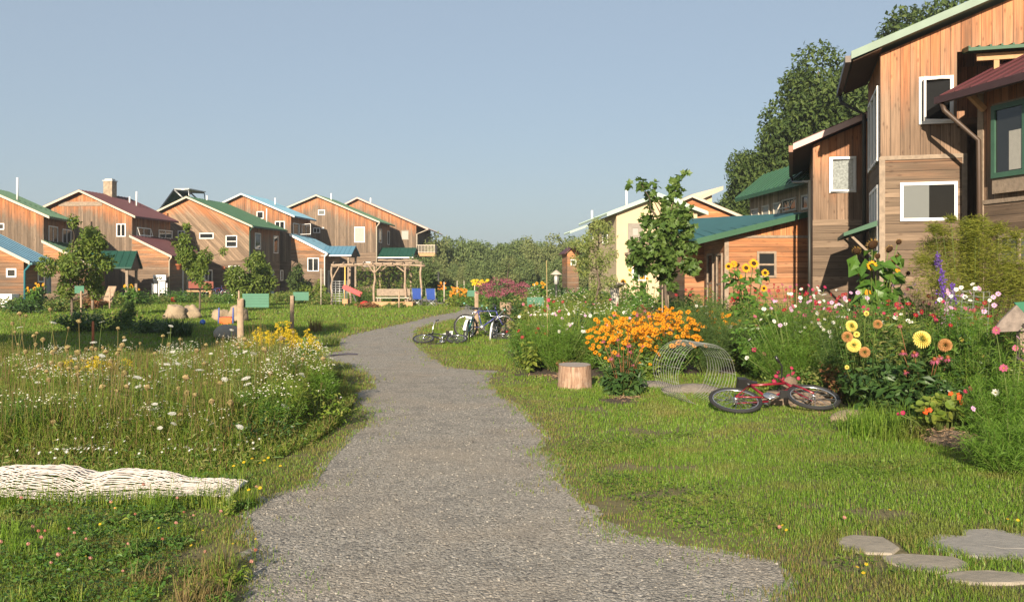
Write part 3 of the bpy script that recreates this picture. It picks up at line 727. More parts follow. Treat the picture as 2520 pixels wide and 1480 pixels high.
sp = MB(); sp.hexa([(a[0],1.2,a[1]),(b[0],1.2,b[1]),(b[0],4.2,b[1]),(a[0],4.2,a[1]),(a[0]-.06,1.2,a[1]+.09),(b[0]-.06,1.2,b[1]+.09),(b[0]-.06,4.2,b[1]+.09),(a[0]-.06,4.2,a[1]+.09)])
so_ = sp.obj('solar_panel', pbr('solar_glass',(.015,.02,.03),.15,spec=.6), h)
rk = MB(); c1, c2 = fr.front(470,468,1.5), fr.front(470,487,1.5)
for v_ in (1.25,4.1):
    rk.tube([(b[0],v_,b[1]),(c2[0]-.5,v_,c2[1]-.1)], .07, 6); rk.tube([(b[0],v_,b[1]+.05),(c1[0]-.1,v_,c1[1])], .06, 6); rk.tube([(c1[0]-.1,v_,c1[1]),(c2[0],v_,c2[1]-.2)], .05, 6)
rk.box((b[0],1.2,b[1]+.05),(c1[0],4.2,b[1]+.13)); rk.obj('panel_rack', STEEL, so_)
u_, z_ = fr.front(509,495,3); pipe(h, (u_,3,z_-.3), .8, .07)
u_, z_ = fr.front(648,538,5); pipe(h, (-.6,5,z_-.3), 1.2, .05)
lm = MB(); lm.ball((fr.front(555,659)[0],-.35,fr.front(555,659)[1]), .16); lm.obj('porch_lamp', TERRA, h)
# 4: blue roof
fr = Fr(716, 84, -5.8); h = fr.root('sky_blue_roof_house', 'tall board house with sky blue metal roof and low blue wing')
pr = [fr.front(562,498), fr.front(598,481), fr.front(716,531)]
L = fr.side(779,543,.5)[0]-.45
gable_house(h, pr, L, BLUE_ROOF, W_V, W_H, 3.0, trim=pbr('grey_white_trim',(.5,.52,.5),.5))
for r_, st in (((632,520,649,538),'one'),((677,544,701,566),'two')): front_win(h, fr, r_, style=st)
side_win(h, fr, (721,549,735,577), 0, style='one', open_=('right',1.1)); side_win(h, fr, (742,553,763,584), 0, style='two')
p0, p1 = fr.front(709,580), fr.front(797,621)
lean_to(h, fr, (0.0, p0[1]), p1, L*.9, BLUE_ROOF, W_H, trim=WHITE)
front_win(h, fr, (757,634,785,667), style='two', v=0)
downspout(h, [(p1[0]+.45,-.35,p1[1]-.1),(p1[0]+.1,-.1,p1[1]-.4),(p1[0]+.1,-.1,.1)], WHITE, .06)
rp, re = fr.front(876,605,1.6), fr.front(864,627,.1)
porch(h, fr, rp, re, 1.6, 3.0, BLUE_ROOF, p1[0]-.3, WHITE)
window(h, mR(p1[0]), 1.2, .1, 2.2, 2.2, style='two'); u_, z_ = fr.front(677,500,3); pipe(h, (u_,3,z_-.3), .8, .07)
# 5: second green roof
fr = Fr(925, 92, -5.1); h = fr.root('green_roof_house', 'board house with thin green roof edge and tall shuttered window behind the arbor')
pr = [fr.front(712,513), fr.front(781,484), fr.front(925,545)]
L = fr.side(972,553,.5)[0]-.45
gable_house(h, pr, L, GREEN_ROOF, W_V, W_H, fr.front(925,621)[1], trim=CREAM_TRIM)
for r_, st, pn in (((783,516,800,529),'one',SCREEN),((771,560,788,573),'two',None),((872,558,898,596),'one',CURTAIN),((894,644,912,655),'one',None)): front_win(h, fr, r_, style=st, pane=pn)
for r_ in ((932,563,939,597),(953,568,958,602)): side_win(h, fr, r_, 0, style='one')
MB().box((fr.front(792,560)[0],-.1,fr.front(792,564)[1]),(fr.front(798,560)[0],-.003,fr.front(792,559)[1])).obj('wall_box', WHITE, h)
rp, re = fr.front(1025,609,1.6), fr.front(1012,632,.1)
porch(h, fr, rp, re, 1.6, 3.2, DKGREEN_ROOF, .2, WHITE)
downspout(h, [(.5,-.3,pr[2][1]-.1),(.1,-.1,pr[2][1]-.5),(.1,-.1,.1)], CREAM_TRIM, .06)
u_, z_ = fr.front(815,492,2); pipe(h, (u_,2,z_-.3), 1.0, .07)
# 6: end house with balcony
fr = Fr(1024, 100, -2); h = fr.root('balcony_house', 'last board house of the left row with a wooden balcony on its right')
pr = [fr.front(856,503), fr.front(881,490), fr.front(1024,553)]
L = fr.side(1060,560,0)[0]
gable_house(h, pr, L, BROWN_ROOF, W_V, W_H, 0, trim=PINK_TRIM, ov=(.5,1.4))
front_win(h, fr, (987,566,1006,590), style='one', pane=CURTAIN, frame=OLDWOOD); u_, z_ = fr.front(912,500,3); pipe(h, (u_,3,z_-.3), .9, .08)
downspout(h, [(1.4,-.4,pr[2][1]-.5),(.1,-.1,pr[2][1]-1.0),(.1,-.1,.1)], CREAM_TRIM, .06)
z0, z1 = fr.front(1060,630)[1], fr.front(1060,602)[1]; bx = fr.front(1071,620)[0]
bl = MB(); bl.box((.02,-.1,z0),(bx,2.2,z0+.35)); bo = bl.obj('balcony', NEWWOOD, h)
rl = MB(); rl.box((.02,-.1,z1-.08),(bx,-.02,z1)); rl.box((bx-.08,-.018,z1-.08),(bx,2.2,z1)); rl.box((.02,-.09,z0+.45),(bx,-.03,z0+.5))
for i in range(13): rl.box((.1+i*(bx-.18)/12,-.08,z0+.352),(.15+i*(bx-.18)/12,-.03,z1-.081))
for i in range(13): rl.box((bx-.07,.1+i*.16,z0+.352),(bx-.02,.14+i*.16,z1-.081))
rl.obj('railing', CREAM_TRIM, bo)
for yy in (.0,1.9): MB().box((bx-.3,yy-.09,0),(bx-.1,yy+.09,z0-.003)).obj('balcony_post', NEWWOOD, h)

# --- right row ------------------------------------------------------
# big house
TH = -17.0
fr = Fr(2166, 20, TH); h = fr.root('big_wooden_house', 'tall weathered board house at right with pale green roof edge')
z = lambda px, py: fr.front(px, py)[1]
ul = 0.0; zt = fr.front(2167,134)[1]; q = fr.front(2472,4); sl_ = (q[1]-zt)/q[0]
ur = fr.front(2640,100)[0]; zr = zt+sl_*ur; u1 = fr.front(2380,350)[0]; zs = z(2170,387); zp = fr.front(2354,128)[1]; u0p = fr.front(2355,200)[0]
rz = lambda a: zt+sl_*a
L = 3.3; wl = MB(); f = mF()
zrec = fr.front(2354,300)[1]
wallq(wl, f, [(0,zs),(u0p,zs),(u0p,rz(u0p)),(0,zt)], 'v', rz, 0)
wallq(wl, f, [(u0p,zs),(u1,zs),(u1,zrec),(u0p,zrec)], 'v', rz, 0)
wallq(wl, f, [(u0p,zp),(ur,zp),(ur,rz(ur)),(u0p,rz(u0p))], 'v', rz, 0)
wallq(wl, f, [(0,0),(u1,0),(u1,zs),(0,zs)], 'h', lambda a: zs+.8, 1)
wallq(wl, mR(u1), [(0,0),(1.6,0),(1.6,zrec),(0,zrec)], 'v', lambda a: zp, 0); wallq(wl, mR(u0p), [(0,zrec),(1.6,zrec),(1.6,zp),(0,zp)], 'v', lambda a: zp, 0)
wallq(wl, mF(1.6), [(u0p,0),(ur,0),(ur,zp),(u0p,zp)], 'v', lambda a: zp, 0)
wallq(wl, mL(0), [(0,zs),(L,zs),(L,zt),(0,zt)], 'v', lambda a: zt, 0); wallq(wl, mL(0), [(0,0),(L,0),(L,zs),(0,zs)], 'h', lambda a: zt, 1)
wallq(wl, mF(L), [(0,0),(ur,0),(ur,rz(ur)),(0,zt)], 'v', rz, 0); wallq(wl, mR(ur), [(1.6,0),(L,0),(L,rz(ur)),(1.6,rz(ur))], 'v', rz, 0)
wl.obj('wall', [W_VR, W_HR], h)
tr = MB(); tr.box((-.02,-.025,0),(.1,-.003,zs-.0)); tr.box((0,-.03,zs-.07),(u1,-.004,zs+.02)); tr.box((u1-.1,-.026,0),(u1+.0,-.0035,zs-.071)); tr.obj('corner_board', OLDWOOD, h)
rf = MB(); eo = .62; e = (-eo, zt-sl_*eo+.22); roof_slab(rf, VP_, (e, (ur+.6, rz(ur+.6)+.22)), -.42, L+.2, .11, .5, 0); ro = rf.obj('roof', PALE_ROOF, h)
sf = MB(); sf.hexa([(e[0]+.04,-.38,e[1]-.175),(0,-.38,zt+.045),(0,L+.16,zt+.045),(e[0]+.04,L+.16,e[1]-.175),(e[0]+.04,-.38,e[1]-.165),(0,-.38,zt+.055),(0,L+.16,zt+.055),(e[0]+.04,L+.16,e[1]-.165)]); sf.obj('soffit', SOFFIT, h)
tb = MB(); p = (e[0], e[1]); q = (ur+.6, rz(ur+.6)+.22)
tb.hexa([(p[0],-.455,p[1]-.14),(q[0],-.455,q[1]-.14),(q[0],-.423,q[1]-.14),(p[0],-.423,p[1]-.14),(p[0],-.455,p[1]+.02),(q[0],-.455,q[1]+.02),(q[0],-.423,q[1]+.02),(p[0],-.423,p[1]+.02)]); tb.obj('rake_board', PALE_ROOF, h)
MB().box((e[0]-.12,-.42,e[1]-.2),(e[0]-.002,L+.2,e[1]-.06)).obj('gutter', pbr('brown_gutter',(.07,.045,.03),.5), h)
BRG = bpy.data.materials['brown_gutter']
downspout(h, [(e[0]-.05,L+.1,e[1]-.2),(e[0]-.02,L+.05,e[1]-.38),(-.1,L-.1,e[1]-.75),(-.1,L-.1,.1)], DARKMET, .05)
front_win(h, fr, (2261,191,2346,303), style='one', pane=INSIDE, fw=.065, open_=('right',.32))
front_win(h, fr, (2215,450,2356,542), style='one', fw=.062, pane=INSIDE)
(a0,b1),(a1,b0) = fr.front(2222,456), fr.front(2286,536); 
scn = MB(); boxabn(scn, f, a0, a1, b0, b1, .016, .03); scn.obj('window_screen', SCREEN, h)
for (v0,v1,za,zb) in ((.25,1.0,z(2166,392),z(2166,205)),(1.15,1.9,z(2166,392),z(2166,205)),(2.05,2.8,z(2166,392),z(2166,205)),(.2,.85,z(2166,640),z(2166,452)),(.95,1.6,z(2166,640),z(2166,452)),(1.7,2.35,z(2166,640),z(2166,452))):
    window(h, mL(0), v0, za, v1, zb, style='one', pane=GLASS)
aw = MB(); za = z(2166,553); aw.hexa([(-.75,.0,za-.24),(-.06,.0,za-.02),(-.06,2.9,za-.02),(-.75,2.9,za-.24),(-.75,.0,za-.16),(-.06,.0,za+.1),(-.06,2.9,za+.1),(-.75,2.9,za-.16)]); aw.obj('awning', GREEN_ROOF, h)
for yy in (.25,2.6): MB().bar((-.06,yy,za-.75),(-.6,yy,za-.2),.05).obj('awning_bracket', OLDWOOD, h)
zc = fr.front(2360,150)[1]
pr_ = MB(); roof_slab(pr_, UP_, ((-.0,zp+.02),(-.75,zp-.09)), u0p+.1, ur, .07, .2); pr_.obj('porch_roof', GREEN_ROOF, h)
pb = MB(); pb.box((u0p+.3,-.5,zp-.32),(ur,-.4,zp-.18)); pb.obj('porch_beam', NEWWOOD, h)
MB().box((u0p+.62,-.49,zrec),(u0p+.72,-.41,zp-.323)).obj('porch_post', NEWWOOD, h)
MB().box((u0p+.002,-.5,zrec-.12),(ur,1.59,zrec-.0)).obj('porch_deck', SOFFIT, h)
# second house
fr = Fr(2000, 24.3, TH); h = fr.root('pink_trim_house', 'narrow board house with pinkish roof edge, half hidden behind the tall house')
zt = fr.front(2000,356)[1]; q = fr.front(2136,298); sl_ = (q[1]-zt)/q[0]; ur = 4.2; L = 5.6; zr = zt+sl_*ur
gable_house(h, [(0,zt),(ur,zr),(2*ur,zt)], L, RED_ROOF, W_VR, W_HR, fr.front(2000,541)[1], trim=PINK_TRIM, ov=(.4,.5))
eo = (-.5, zt-.5*sl_+.18)
MB().box((eo[0]-.11,-.4,eo[1]-.2),(eo[0]-.002,L+.4,eo[1]-.03)).obj('gutter', pbr('rusty_gutter',(.22,.09,.04),.5), h)
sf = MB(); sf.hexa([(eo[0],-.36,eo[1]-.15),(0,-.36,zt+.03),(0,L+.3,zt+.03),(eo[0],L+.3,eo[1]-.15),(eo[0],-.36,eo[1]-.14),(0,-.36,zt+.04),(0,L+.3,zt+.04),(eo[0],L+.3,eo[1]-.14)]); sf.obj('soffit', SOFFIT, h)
downspout(h, [(eo[0]-.05,L+.2,eo[1]-.2),(eo[0],L,eo[1]-.4),(-.08,.02,eo[1]-.95),(-.08,.02,.1)], DARKMET, .045)
front_win(h, fr, (2041,387,2107,473), style='one', pane=pbr('rippled_glass',(.34,.37,.35),.12,scale=20,spec=.6,col2=(.0,.005,.005)), fw=.055, open_=('right',.12))
# green roofed house, upper block
fr = Fr(2000, 29, 3.9); h = fr.root('teal_wing_house', 'house with green roofs and a sunlit orange board wing at right of the small maple')
L = 6.1; zt = fr.side(1995,446,0)[1]; er_ = fr.side(1835,486,-.45); rd = fr.front(1881,429,L+.4)
wl = MB(); wallq(wl, mL(0), [(0,0),(L,0),(L,zt),(0,zt)], 'v', lambda a: zt, 0); wallq(wl, mF(L), [(0,0),(5,0),(5,zt),(rd[0],rd[1]-.2),(0,zt)], 'v', lambda a: zt, 0); wallq(wl, mF(0), [(0,0),(5,0),(5,zt),(rd[0],rd[1]-.2),(0,zt)], 'v', lambda a: zt, 0)
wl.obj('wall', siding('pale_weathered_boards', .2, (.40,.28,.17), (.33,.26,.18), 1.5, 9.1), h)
rf = MB(); e0 = (-.45, zt-.02); roof_slab(rf, VP_, (e0, rd), -.4, L+.4, .13, .42); roof_slab(rf, VP_, (rd, (2*rd[0]+.45, e0[1])), -.4, L+.4, .13, .42); rf.obj('roof', GREEN_ROOF, h)
for r_, pn, op in (((1851,513,1869,544),CURTAIN,None),((1877,505,1895,540),CURTAIN,None),((1905,498,1922,531),CURTAIN,None),((1928,488,1962,520),GLASS,('top',.5)),((1975,479,1992,515),GLASS,None)):
    side_win(h, fr, r_, 0, False, style='two' if op else 'one', pane=pn, frame=CREAM_TRIM, open_=op, fw=.06)
inv = (Matrix.Translation(fr.o) @ Matrix.Rotation(fr.th, 4, 'Z')).inverted()
A, E, D, C = [inv @ v for v in (P(1996,521,27.6), P(1714,590,27.6), P(1600,543,37), P(1872,543,33))]
rf = MB(); dz = Vector((0,0,-.12))
rf.poly([tuple(v) for v in (A,E,D,C,A+dz,E+dz,D+dz,C+dz)], [(0,2,1),(0,3,2),(4,5,6),(4,6,7),(0,1,5,4),(1,2,6,5),(2,3,7,6),(3,0,4,7)])
for i in range(1, 11):
    k = i/11; a = E.lerp(A, k); b = D.lerp(C, k) if k < .999 else C; rf.bar(a+Vector((0,0,.012)), b+Vector((0,0,.012)), .035, .035)
rf.obj('wing_roof', TEAL_ROOF, h)
rb = MB(); rb.bar(A+Vector((0,-.02,-.05)), E+Vector((0,-.02,-.05)), .05, .17); rb.obj('rake_board', GREEN_ROOF, h)
lc = lambda v: tuple(inv @ v)
wl = MB(); zs = P(1800,582,28).z; X0, X1 = P(1785,0,28).x, P(1994,0,28).x; zl, zr2 = P(1785,575,27.6).z-.02, P(1994,525,27.6).z-.02
def wq(pts, kind, rzf, m):
    uv = []; wx = []
    for p in pts: uv.append((p.x+p.y*.9, p.z) if kind == 'v' else (p.z, p.x+p.y)); wx.append((max(0, rzf-p.z), 0))
    wl.poly([lc(p) for p in pts], [tuple(range(len(pts)))], m, uv, wx)
wq([Vector((X0,28,zs)),Vector((X1,28,zs)),Vector((X1,28,zr2)),Vector((X0,28,zl))], 'v', zr2, 0)
wq([Vector((X0,28,0)),Vector((X1,28,0)),Vector((X1,28,zs)),Vector((X0,28,zs))], 'h', zs+.5, 1)
wq([Vector((X0,28,0)),Vector((X0,31.1,0)),Vector((X0,31.1,zl+.35)),Vector((X0,28,zl))], 'h', zl, 2)
X2 = P(1685,0,31.1).x; zb = P(1700,598,31.1).z+.12
wq([Vector((X2,31.1,0)),Vector((X0,31.1,0)),Vector((X0,31.1,zb+.25)),Vector((X2,31.1,zb))], 'h', zb, 1)
wq([Vector((X2,31.1,0)),Vector((X2,36.5,0)),Vector((X2,36.5,zb+.6)),Vector((X2,31.1,zb))], 'h', zb, 2)
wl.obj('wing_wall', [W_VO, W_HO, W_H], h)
def mW(a, b, n): return lc(Vector((a, 28-n, b)))
def mWs(a, b, n): return lc(Vector((X0-n, a, b)))
window(h, mW, P(1862,0,28).x, P(0,683,28).z, P(1910,0,28).x, P(0,618,28).z, style='hung', frame=OLDWOOD)
window(h, mWs, 28.35, .45, 29.1, P(0,623,28.7).z, style='hung', frame=OLDWOOD); window(h, mWs, 29.6, .45, 30.5, P(0,623,30).z, style='hung', frame=OLDWOOD)
cb = MB(); boxabn(cb, mW, X0-.03, X0+.1, 0, zl-.03, .003, .03); boxabn(cb, mW, X0+.1, X1, zs-.04, zs+.04, .003, .03); cb.obj('corner_board', OLDWOOD, h)
# cream house
fr = Fr(1517, 50, 4); h = fr.root('cream_house', 'cream stucco house with pale green metal roof behind the slender fruit tree')
pr = [fr.front(1517,524), fr.front(1617,486), fr.front(1716,523)]
L = fr.side(1428,546,-.5)[0]-.4
wl = MB(); wl.poly([(0,0,0),(pr[2][0],0,0),(pr[2][0],0,pr[2][1]),(pr[1][0],0,pr[1][1]),(0,0,pr[0][1])], [(0,1,2,3,4)])
wl.poly([(0,0,0),(0,L,0),(0,L,pr[0][1]),(0,0,pr[0][1])], [(0,1,2,3)]); wl.poly([(pr[2][0],0,0),(pr[2][0],L,0),(pr[2][0],L,pr[2][1]),(pr[2][0],0,pr[2][1])], [(0,1,2,3)])
wl.poly([(0,L,0),(pr[2][0],L,0),(pr[2][0],L,pr[2][1]),(pr[1][0],L,pr[1][1]),(0,L,pr[0][1])], [(0,1,2,3,4)]); wl.obj('wall', CREAM, h)
rf = MB(); el, er = ext(pr[1], pr[0], .6), ext(pr[1], pr[2], .5); U = lambda p: (p[0], p[1]+.2)
roof_slab(rf, VP_, (U(pr[1]), U(er)), -.4, L+.4, .13, .4); roof_slab(rf, VP_, (U(el), U(pr[1])), -.4, L+.4, .13, .4); rf.obj('roof', MINT_ROOF, h)
tb = MB()
for p, q in ((el, pr[1]), (pr[1], er)):
    tb.hexa([(p[0],-.44,p[1]+.02),(q[0],-.44,q[1]+.02),(q[0],-.403,q[1]+.02),(p[0],-.403,p[1]+.02),(p[0],-.44,p[1]+.21),(q[0],-.44,q[1]+.21),(q[0],-.403,q[1]+.21),(p[0],-.403,p[1]+.21)])
tb.obj('rake_board', MINT_ROOF, h)
front_win(h, fr, (1545,549,1582,590), style='one', frame=pbr('grey_trim',(.25,.22,.18),.6), pane=CURTAIN, fw=.26)
front_win(h, fr, (1556,650,1590,690), style='two')
side_win(h, fr, (1449,571,1460,594), 0, False, style='one'); side_win(h, fr, (1484,566,1496,600), 0, False, style='one')
bx_ = MB(); a = fr.front(1537,594); b = fr.front(1600,627); bx_.box((a[0],-.9,b[1]),(b[0],-.003,b[1]+.12))
bo = bx_.obj('balcony', OLDWOOD, h); rl = MB(); rl.box((a[0],-.9,a[1]-.08),(b[0],-.84,a[1]))
for i in range(12): rl.box((a[0]+i*(b[0]-a[0]-.05)/11,-.89,b[1]+.122),(a[0]+.05+i*(b[0]-a[0]-.05)/11,-.85,a[1]-.081))
rl.obj('railing', OLDWOOD, bo)
lw = MB(); p0, p1 = (0.0, fr.side(1470,535,0)[1]-.25), (-1.6, fr.side(1440,556,-1.6)[1]); roof_slab(lw, VP_, ((p0[0],p0[1]),(p1[0],p1[1])), L*.72, L+.3, .1, .4); lw.obj('porch_roof', MINT_ROOF, h)

for px_, py_, v_, hh in ((1542,500,2,.95),(1457,533,8,.6),(1670,500,2,.9)):
    u_, z_ = fr.front(px_,py_,v_); pipe(h, (u_,v_,z_-.2), hh, .07)
# brown gable behind it
fr = Fr(1838, 53, 0); h = fr.root('brown_gable_house', 'brown board gable with white roof edges behind the cream house')
pr = [fr.front(1650,510), fr.front(1700,488), fr.front(1838,546)]
gable_house(h, pr, 7, BROWN_ROOF, W_HO, W_HO, 0, 'h', trim=CREAM_TRIM, ov=(.4,.3))
# small tilted roof further back
fr = Fr(1752, 58, 8); h = fr.root('shed_roof_house', 'pale house with one tilted shed roof at the back, above the brown gable')
a, b = fr.front(1716,492), fr.front(1752,477); wl = MB()
wl.poly([(a[0],0,0),(0,0,0),(0,0,b[1]),(a[0],0,a[1])], [(0,1,2,3)]); wl.poly([(0,0,0),(0,5,0),(0,5,b[1]),(0,0,b[1])], [(0,1,2,3)]); wl.poly([(a[0],0,0),(a[0],5,0),(a[0],5,a[1]),(a[0],0,a[1])], [(0,1,2,3)]); wl.poly([(a[0],5,0),(0,5,0),(0,5,b[1]),(a[0],5,a[1])], [(0,1,2,3)]); wl.obj('wall', CREAM, h)
rf = MB(); roof_slab(rf, VP_, ((a[0]-.5,a[1]-.05),(.6,b[1]+.45)), -.4, 5.4, .22, .45); rf.obj('roof', CREAM_TRIM, h)
# little red shed by the wood
fr = Fr(1396, 62, 6); h = fr.root('small_shed', 'small reddish wooden shed with white trim left of the cream house')
b = fr.front(1424,622); wl = MB(); rzc = lambda a: b[1]
wallq(wl, mF(), [(0,0),(b[0],0),(b[0],b[1]),(b[0]/2,b[1]+.35),(0,b[1])], 'h', rzc, 0); wallq(wl, mL(0), [(0,0),(2.2,0),(2.2,b[1]),(0,b[1])], 'h', rzc, 0); wallq(wl, mR(b[0]), [(0,0),(2.2,0),(2.2,b[1]),(0,b[1])], 'h', rzc, 0); wl.obj('wall', W_H, h)
rf = MB(); roof_slab(rf, VP_, ((-.2,b[1]-.02),(b[0]/2,b[1]+.48)), -.2, 2.4, .08, 0); roof_slab(rf, VP_, ((b[0]/2,b[1]+.48),(b[0]+.2,b[1]-.02)), -.2, 2.4, .08, 0); rf.obj('roof', RED_ROOF, h)
front_win(h, fr, (1404,638,1418,653), style='one'); 
# nearest house, burgundy roof
fr = Fr(2410, 18.5, 13); h = fr.root('nearest_house', 'burgundy roofed board house with a green framed window at the right edge')
v_e, z_e = fr.side(2312,238,-.62); z_w = z_e+.2
wl = MB(); zs = fr.side(2420,497,0)[1]; cz = lambda a: z_w
wallq(wl, mL(0), [(-7,zs),(0,zs),(0,z_w),(-7,z_w)], 'v', cz, 0); wallq(wl, mL(0), [(-7,0),(0,0),(0,zs),(-7,zs)], 'h', cz, 1)
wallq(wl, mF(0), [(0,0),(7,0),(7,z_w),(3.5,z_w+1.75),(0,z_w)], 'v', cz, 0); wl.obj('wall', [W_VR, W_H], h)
tr = MB(); tr.box((-.028,-.13,0),(-.003,0.02,z_w-.05)); tr.box((-.03,-7,zs-.05),(-.004,-.131,zs+.03)); tr.obj('corner_board', OLDWOOD, h)
rf = MB(); roof_slab(rf, VP_, ((-.62,z_e),(3.5,z_e+2.06)), -7.5, v_e, .12, .42); roof_slab(rf, VP_, ((3.5,z_e+2.06),(7.6,z_e)), -7.5, v_e, .12, .42); rf.obj('roof', RED_ROOF, h)
MB().box((-.75,-7.5,z_e-.16),(-.622,v_e,z_e-.02)).obj('gutter', pbr('burgundy_gutter',(.045,.022,.022),.5), h)
downspout(h, [(-.68,v_e-.15,z_e-.15),(-.66,v_e-.2,z_e-.32),(-.1,-.1,z_e-.95),(-.06,-.1,.1)], BRG, .05)
MB().bar((-.05,-.2,z_w-.55),(-.5,-.2,z_w-.18),.1).obj('eave_bracket', NEWWOOD, h)
v0 = fr.side(2456,350,0)[0]; z1, z0 = fr.side(2456,263,0)[1], fr.side(2456,440,0)[1]
GRF = pbr('green_window_frame', (.045,.11,.07), .45)
bxw = MB(); boxabn(bxw, mL(0), v0-1.7, v0+.02, z0-.3, z1+.05, .003, .12); bxw.obj('window_bay', OLDWOOD, h)
window(h, mL(-.12), v0-1.66, z0, v0, z1, style='two', frame=GRF, fw=.1)
ct = MB(); boxabn(ct, mL(-.12), v0-1.5, v0-.45, z0+.12, z1-.55, .016, .026); ct.obj('curtain', CURTAIN, h)
z1, z0 = fr.side(2460,577,0)[1], fr.side(2460,650,0)[1]; window(h, mL(0), v0-1.1, z0, v0-.05, z1, style='two', frame=OLDWOOD, pane=SCREEN)
# ================================================================== plant materials
L_FEATH = leafm('feathery_leaves', [(0.072,0.153,0.016),(0.112,0.219,0.027),(0.165,0.270,0.041)], .4, .5, .2)
L_FEATHD = leafm('dark_feathery_leaves', [(0.043,0.087,0.022),(0.069,0.123,0.031),(0.101,0.154,0.042)], .3, .5, .2)
L_FENNEL = leafm('yellow_green_fronds', [(.12,.15,.018),(.18,.20,.028),(.25,.25,.04)], .4, .6, .15)
L_BED = leafm('bed_leaves', [(0.049,0.116,0.016),(0.076,0.164,0.024),(0.118,0.208,0.035)], .32, .42, .35)
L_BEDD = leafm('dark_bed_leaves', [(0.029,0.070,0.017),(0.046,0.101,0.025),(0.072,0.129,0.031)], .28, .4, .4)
L_LIME = leafm('lime_leaves', [(.12,.19,.025),(.17,.23,.035),(.24,.27,.05)], .4, .45, .3)
L_MIX = leafm('mixed_leaves', [(0.048,0.109,0.019),(0.102,0.168,0.030),(0.177,0.219,0.047),(0.230,0.204,0.074)], .32, .5, .25)
L_SWORD = leafm('sword_leaves', [(0.083,0.155,0.019),(0.132,0.203,0.030),(0.209,0.243,0.047)], .35, .4, .4)
L_MEAD = leafm('meadow_blades', [(0.082,0.169,0.017),(0.140,0.225,0.024),(0.205,0.274,0.039),(0.296,0.298,0.070)], .38, .5, .2)
L_DRY = leafm('dry_stems', [(.18,.13,.06),(.26,.19,.09),(.20,.17,.06),(.15,.085,.045)], .3, .7, .15)
L_RUST = leafm('rusty_stems', [(.17,.075,.035),(.23,.11,.05),(.28,.16,.07)], .3, .7, .15)
STEM = leafm('green_stems', [(.07,.11,.02),(.11,.14,.035)], 0, .5, .25)
def petal(name, c, tr=.35): return leafm(name, [tuple(x*.8 for x in c), c, tuple(min(.9, x*1.12) for x in c)], tr, .5, .2)
Y_SUN = petal('sunflower_petals', (.80,.40,.012)); Y_BES = leafm('golden_petals', [(.42,.14,.008),(.66,.25,.006),(.78,.33,.010)], .35, .5, .2); PINK = petal('pink_petals', (.42,.10,.17)); MAG = petal('magenta_petals', (.42,.02,.10))
REDP = petal('crimson_petals', (.27,.010,.025)); WHT = petal('white_petals', (.75,.73,.66)); LIL = petal('lilac_petals', (.60,.36,.55)); YEL = petal('pale_yellow_petals', (.82,.68,.20))
AMB = petal('amber_petals', (.50,.27,.11)); ORG = petal('orange_red_petals', (.75,.10,.02)); ORY = petal('orange_petals', (.78,.28,.02)); PUR = petal('purple_petals', (.16,.07,.42)); MAU = petal('mauve_flower_heads', (.34,.11,.155))
GLD = petal('goldenrod_yellow', (.66,.50,.03)); LEM = petal('bright_yellow_petals', (.80,.58,.02)); BRN = leafm('brown_flower_centres', [(.035,.018,.008),(.06,.03,.012)], 0, .8, .1); AMC = leafm('amber_flower_centres', [(.40,.20,.03),(.50,.28,.05)], 0, .8, .1)
BEIGE = leafm('dry_seed_heads', [(.28,.24,.09),(.36,.28,.13),(.42,.30,.17),(.30,.30,.10)], .2, .8, .1)

# ------------------------------------------------------------------ flower heads (facing +Z, unit radius)
def head(n, r0=.3, w=.42, lift=.05, droop=.0, dome=.12, rings=1, cone=0):
    t = MB()
    for k in range(rings):
        for i in range(n):
            a = 2*math.pi*(i+.5*k)/n+random.uniform(-.12,.12); rr = (1-.16*k)*random.uniform(.9,1.05); c, s = math.cos(a), math.sin(a)
            def q(d, o, z): return (c*d-s*o, s*d+c*o, z)
            t.poly([q(r0*.8,0,.02+.03*k), q(rr*.62,-w/2,lift+.03*k-droop*.3), q(rr,0,lift*.6+.03*k-droop), q(rr*.62,w/2,lift+.03*k-droop*.3)], [(0,1,2),(0,2,3)], 0)
    if cone: t.ball((0,0,.1), (r0,r0,cone), 9, 6, m=1)
    else: t.ball((0,0,.02), (r0,r0,dome), 9, 4, m=1)
    return t
def pompon(n=150):
    t = MB(); i = np.arange(n)+.5; z = 1-1.35*i/n; ph = i*2.39996; rr = np.sqrt(np.maximum(1-z*z, 0))
    d = np.stack([rr*np.cos(ph), rr*np.sin(ph), z], 1)
    P_ = MB(); P_.poly([(0,0,0),(-.16,.45,.05),(-.1,.9,-.02),(0,1.05,-.06),(.1,.9,-.02),(.16,.45,.05)], [(0,1,2,3),(0,3,4,5)])
    t.inst(P_, frames(norm(d+np.array([0,0,.12])), norm(np.array([[0,0,1.0]])+.001*d), .55*np.ones(n), .5*np.ones(n), .6*np.ones(n)), d*.5); return t
def umbel():
    t = MB(); n = 46; i = np.arange(n)+.5; r = np.sqrt(i/n); a = i*2.39996
    pos = np.stack([r*np.cos(a), r*np.sin(a), .10*(1-r*r)+rng.uniform(-.03,.03,n)], 1)
    Q = MB(); Q.poly([(0,0,0)]+[(math.cos(k*math.pi/3),math.sin(k*math.pi/3),.15) for k in range(6)], [(0,1+k,1+(k+1) % 6) for k in range(6)])
    t.inst(Q, frames(rdir(n)*[1,1,.15], np.tile([0,0,1.0],(n,1)), .15, .15, .15), pos)
    m = 14; a = np.arange(m)*2*np.pi/m; stalks(t, np.tile([0,0,-.55],(m,1)), np.stack([.7*np.cos(a), .7*np.sin(a), np.full(m,-.02)],1), .02, .012, 1); return t
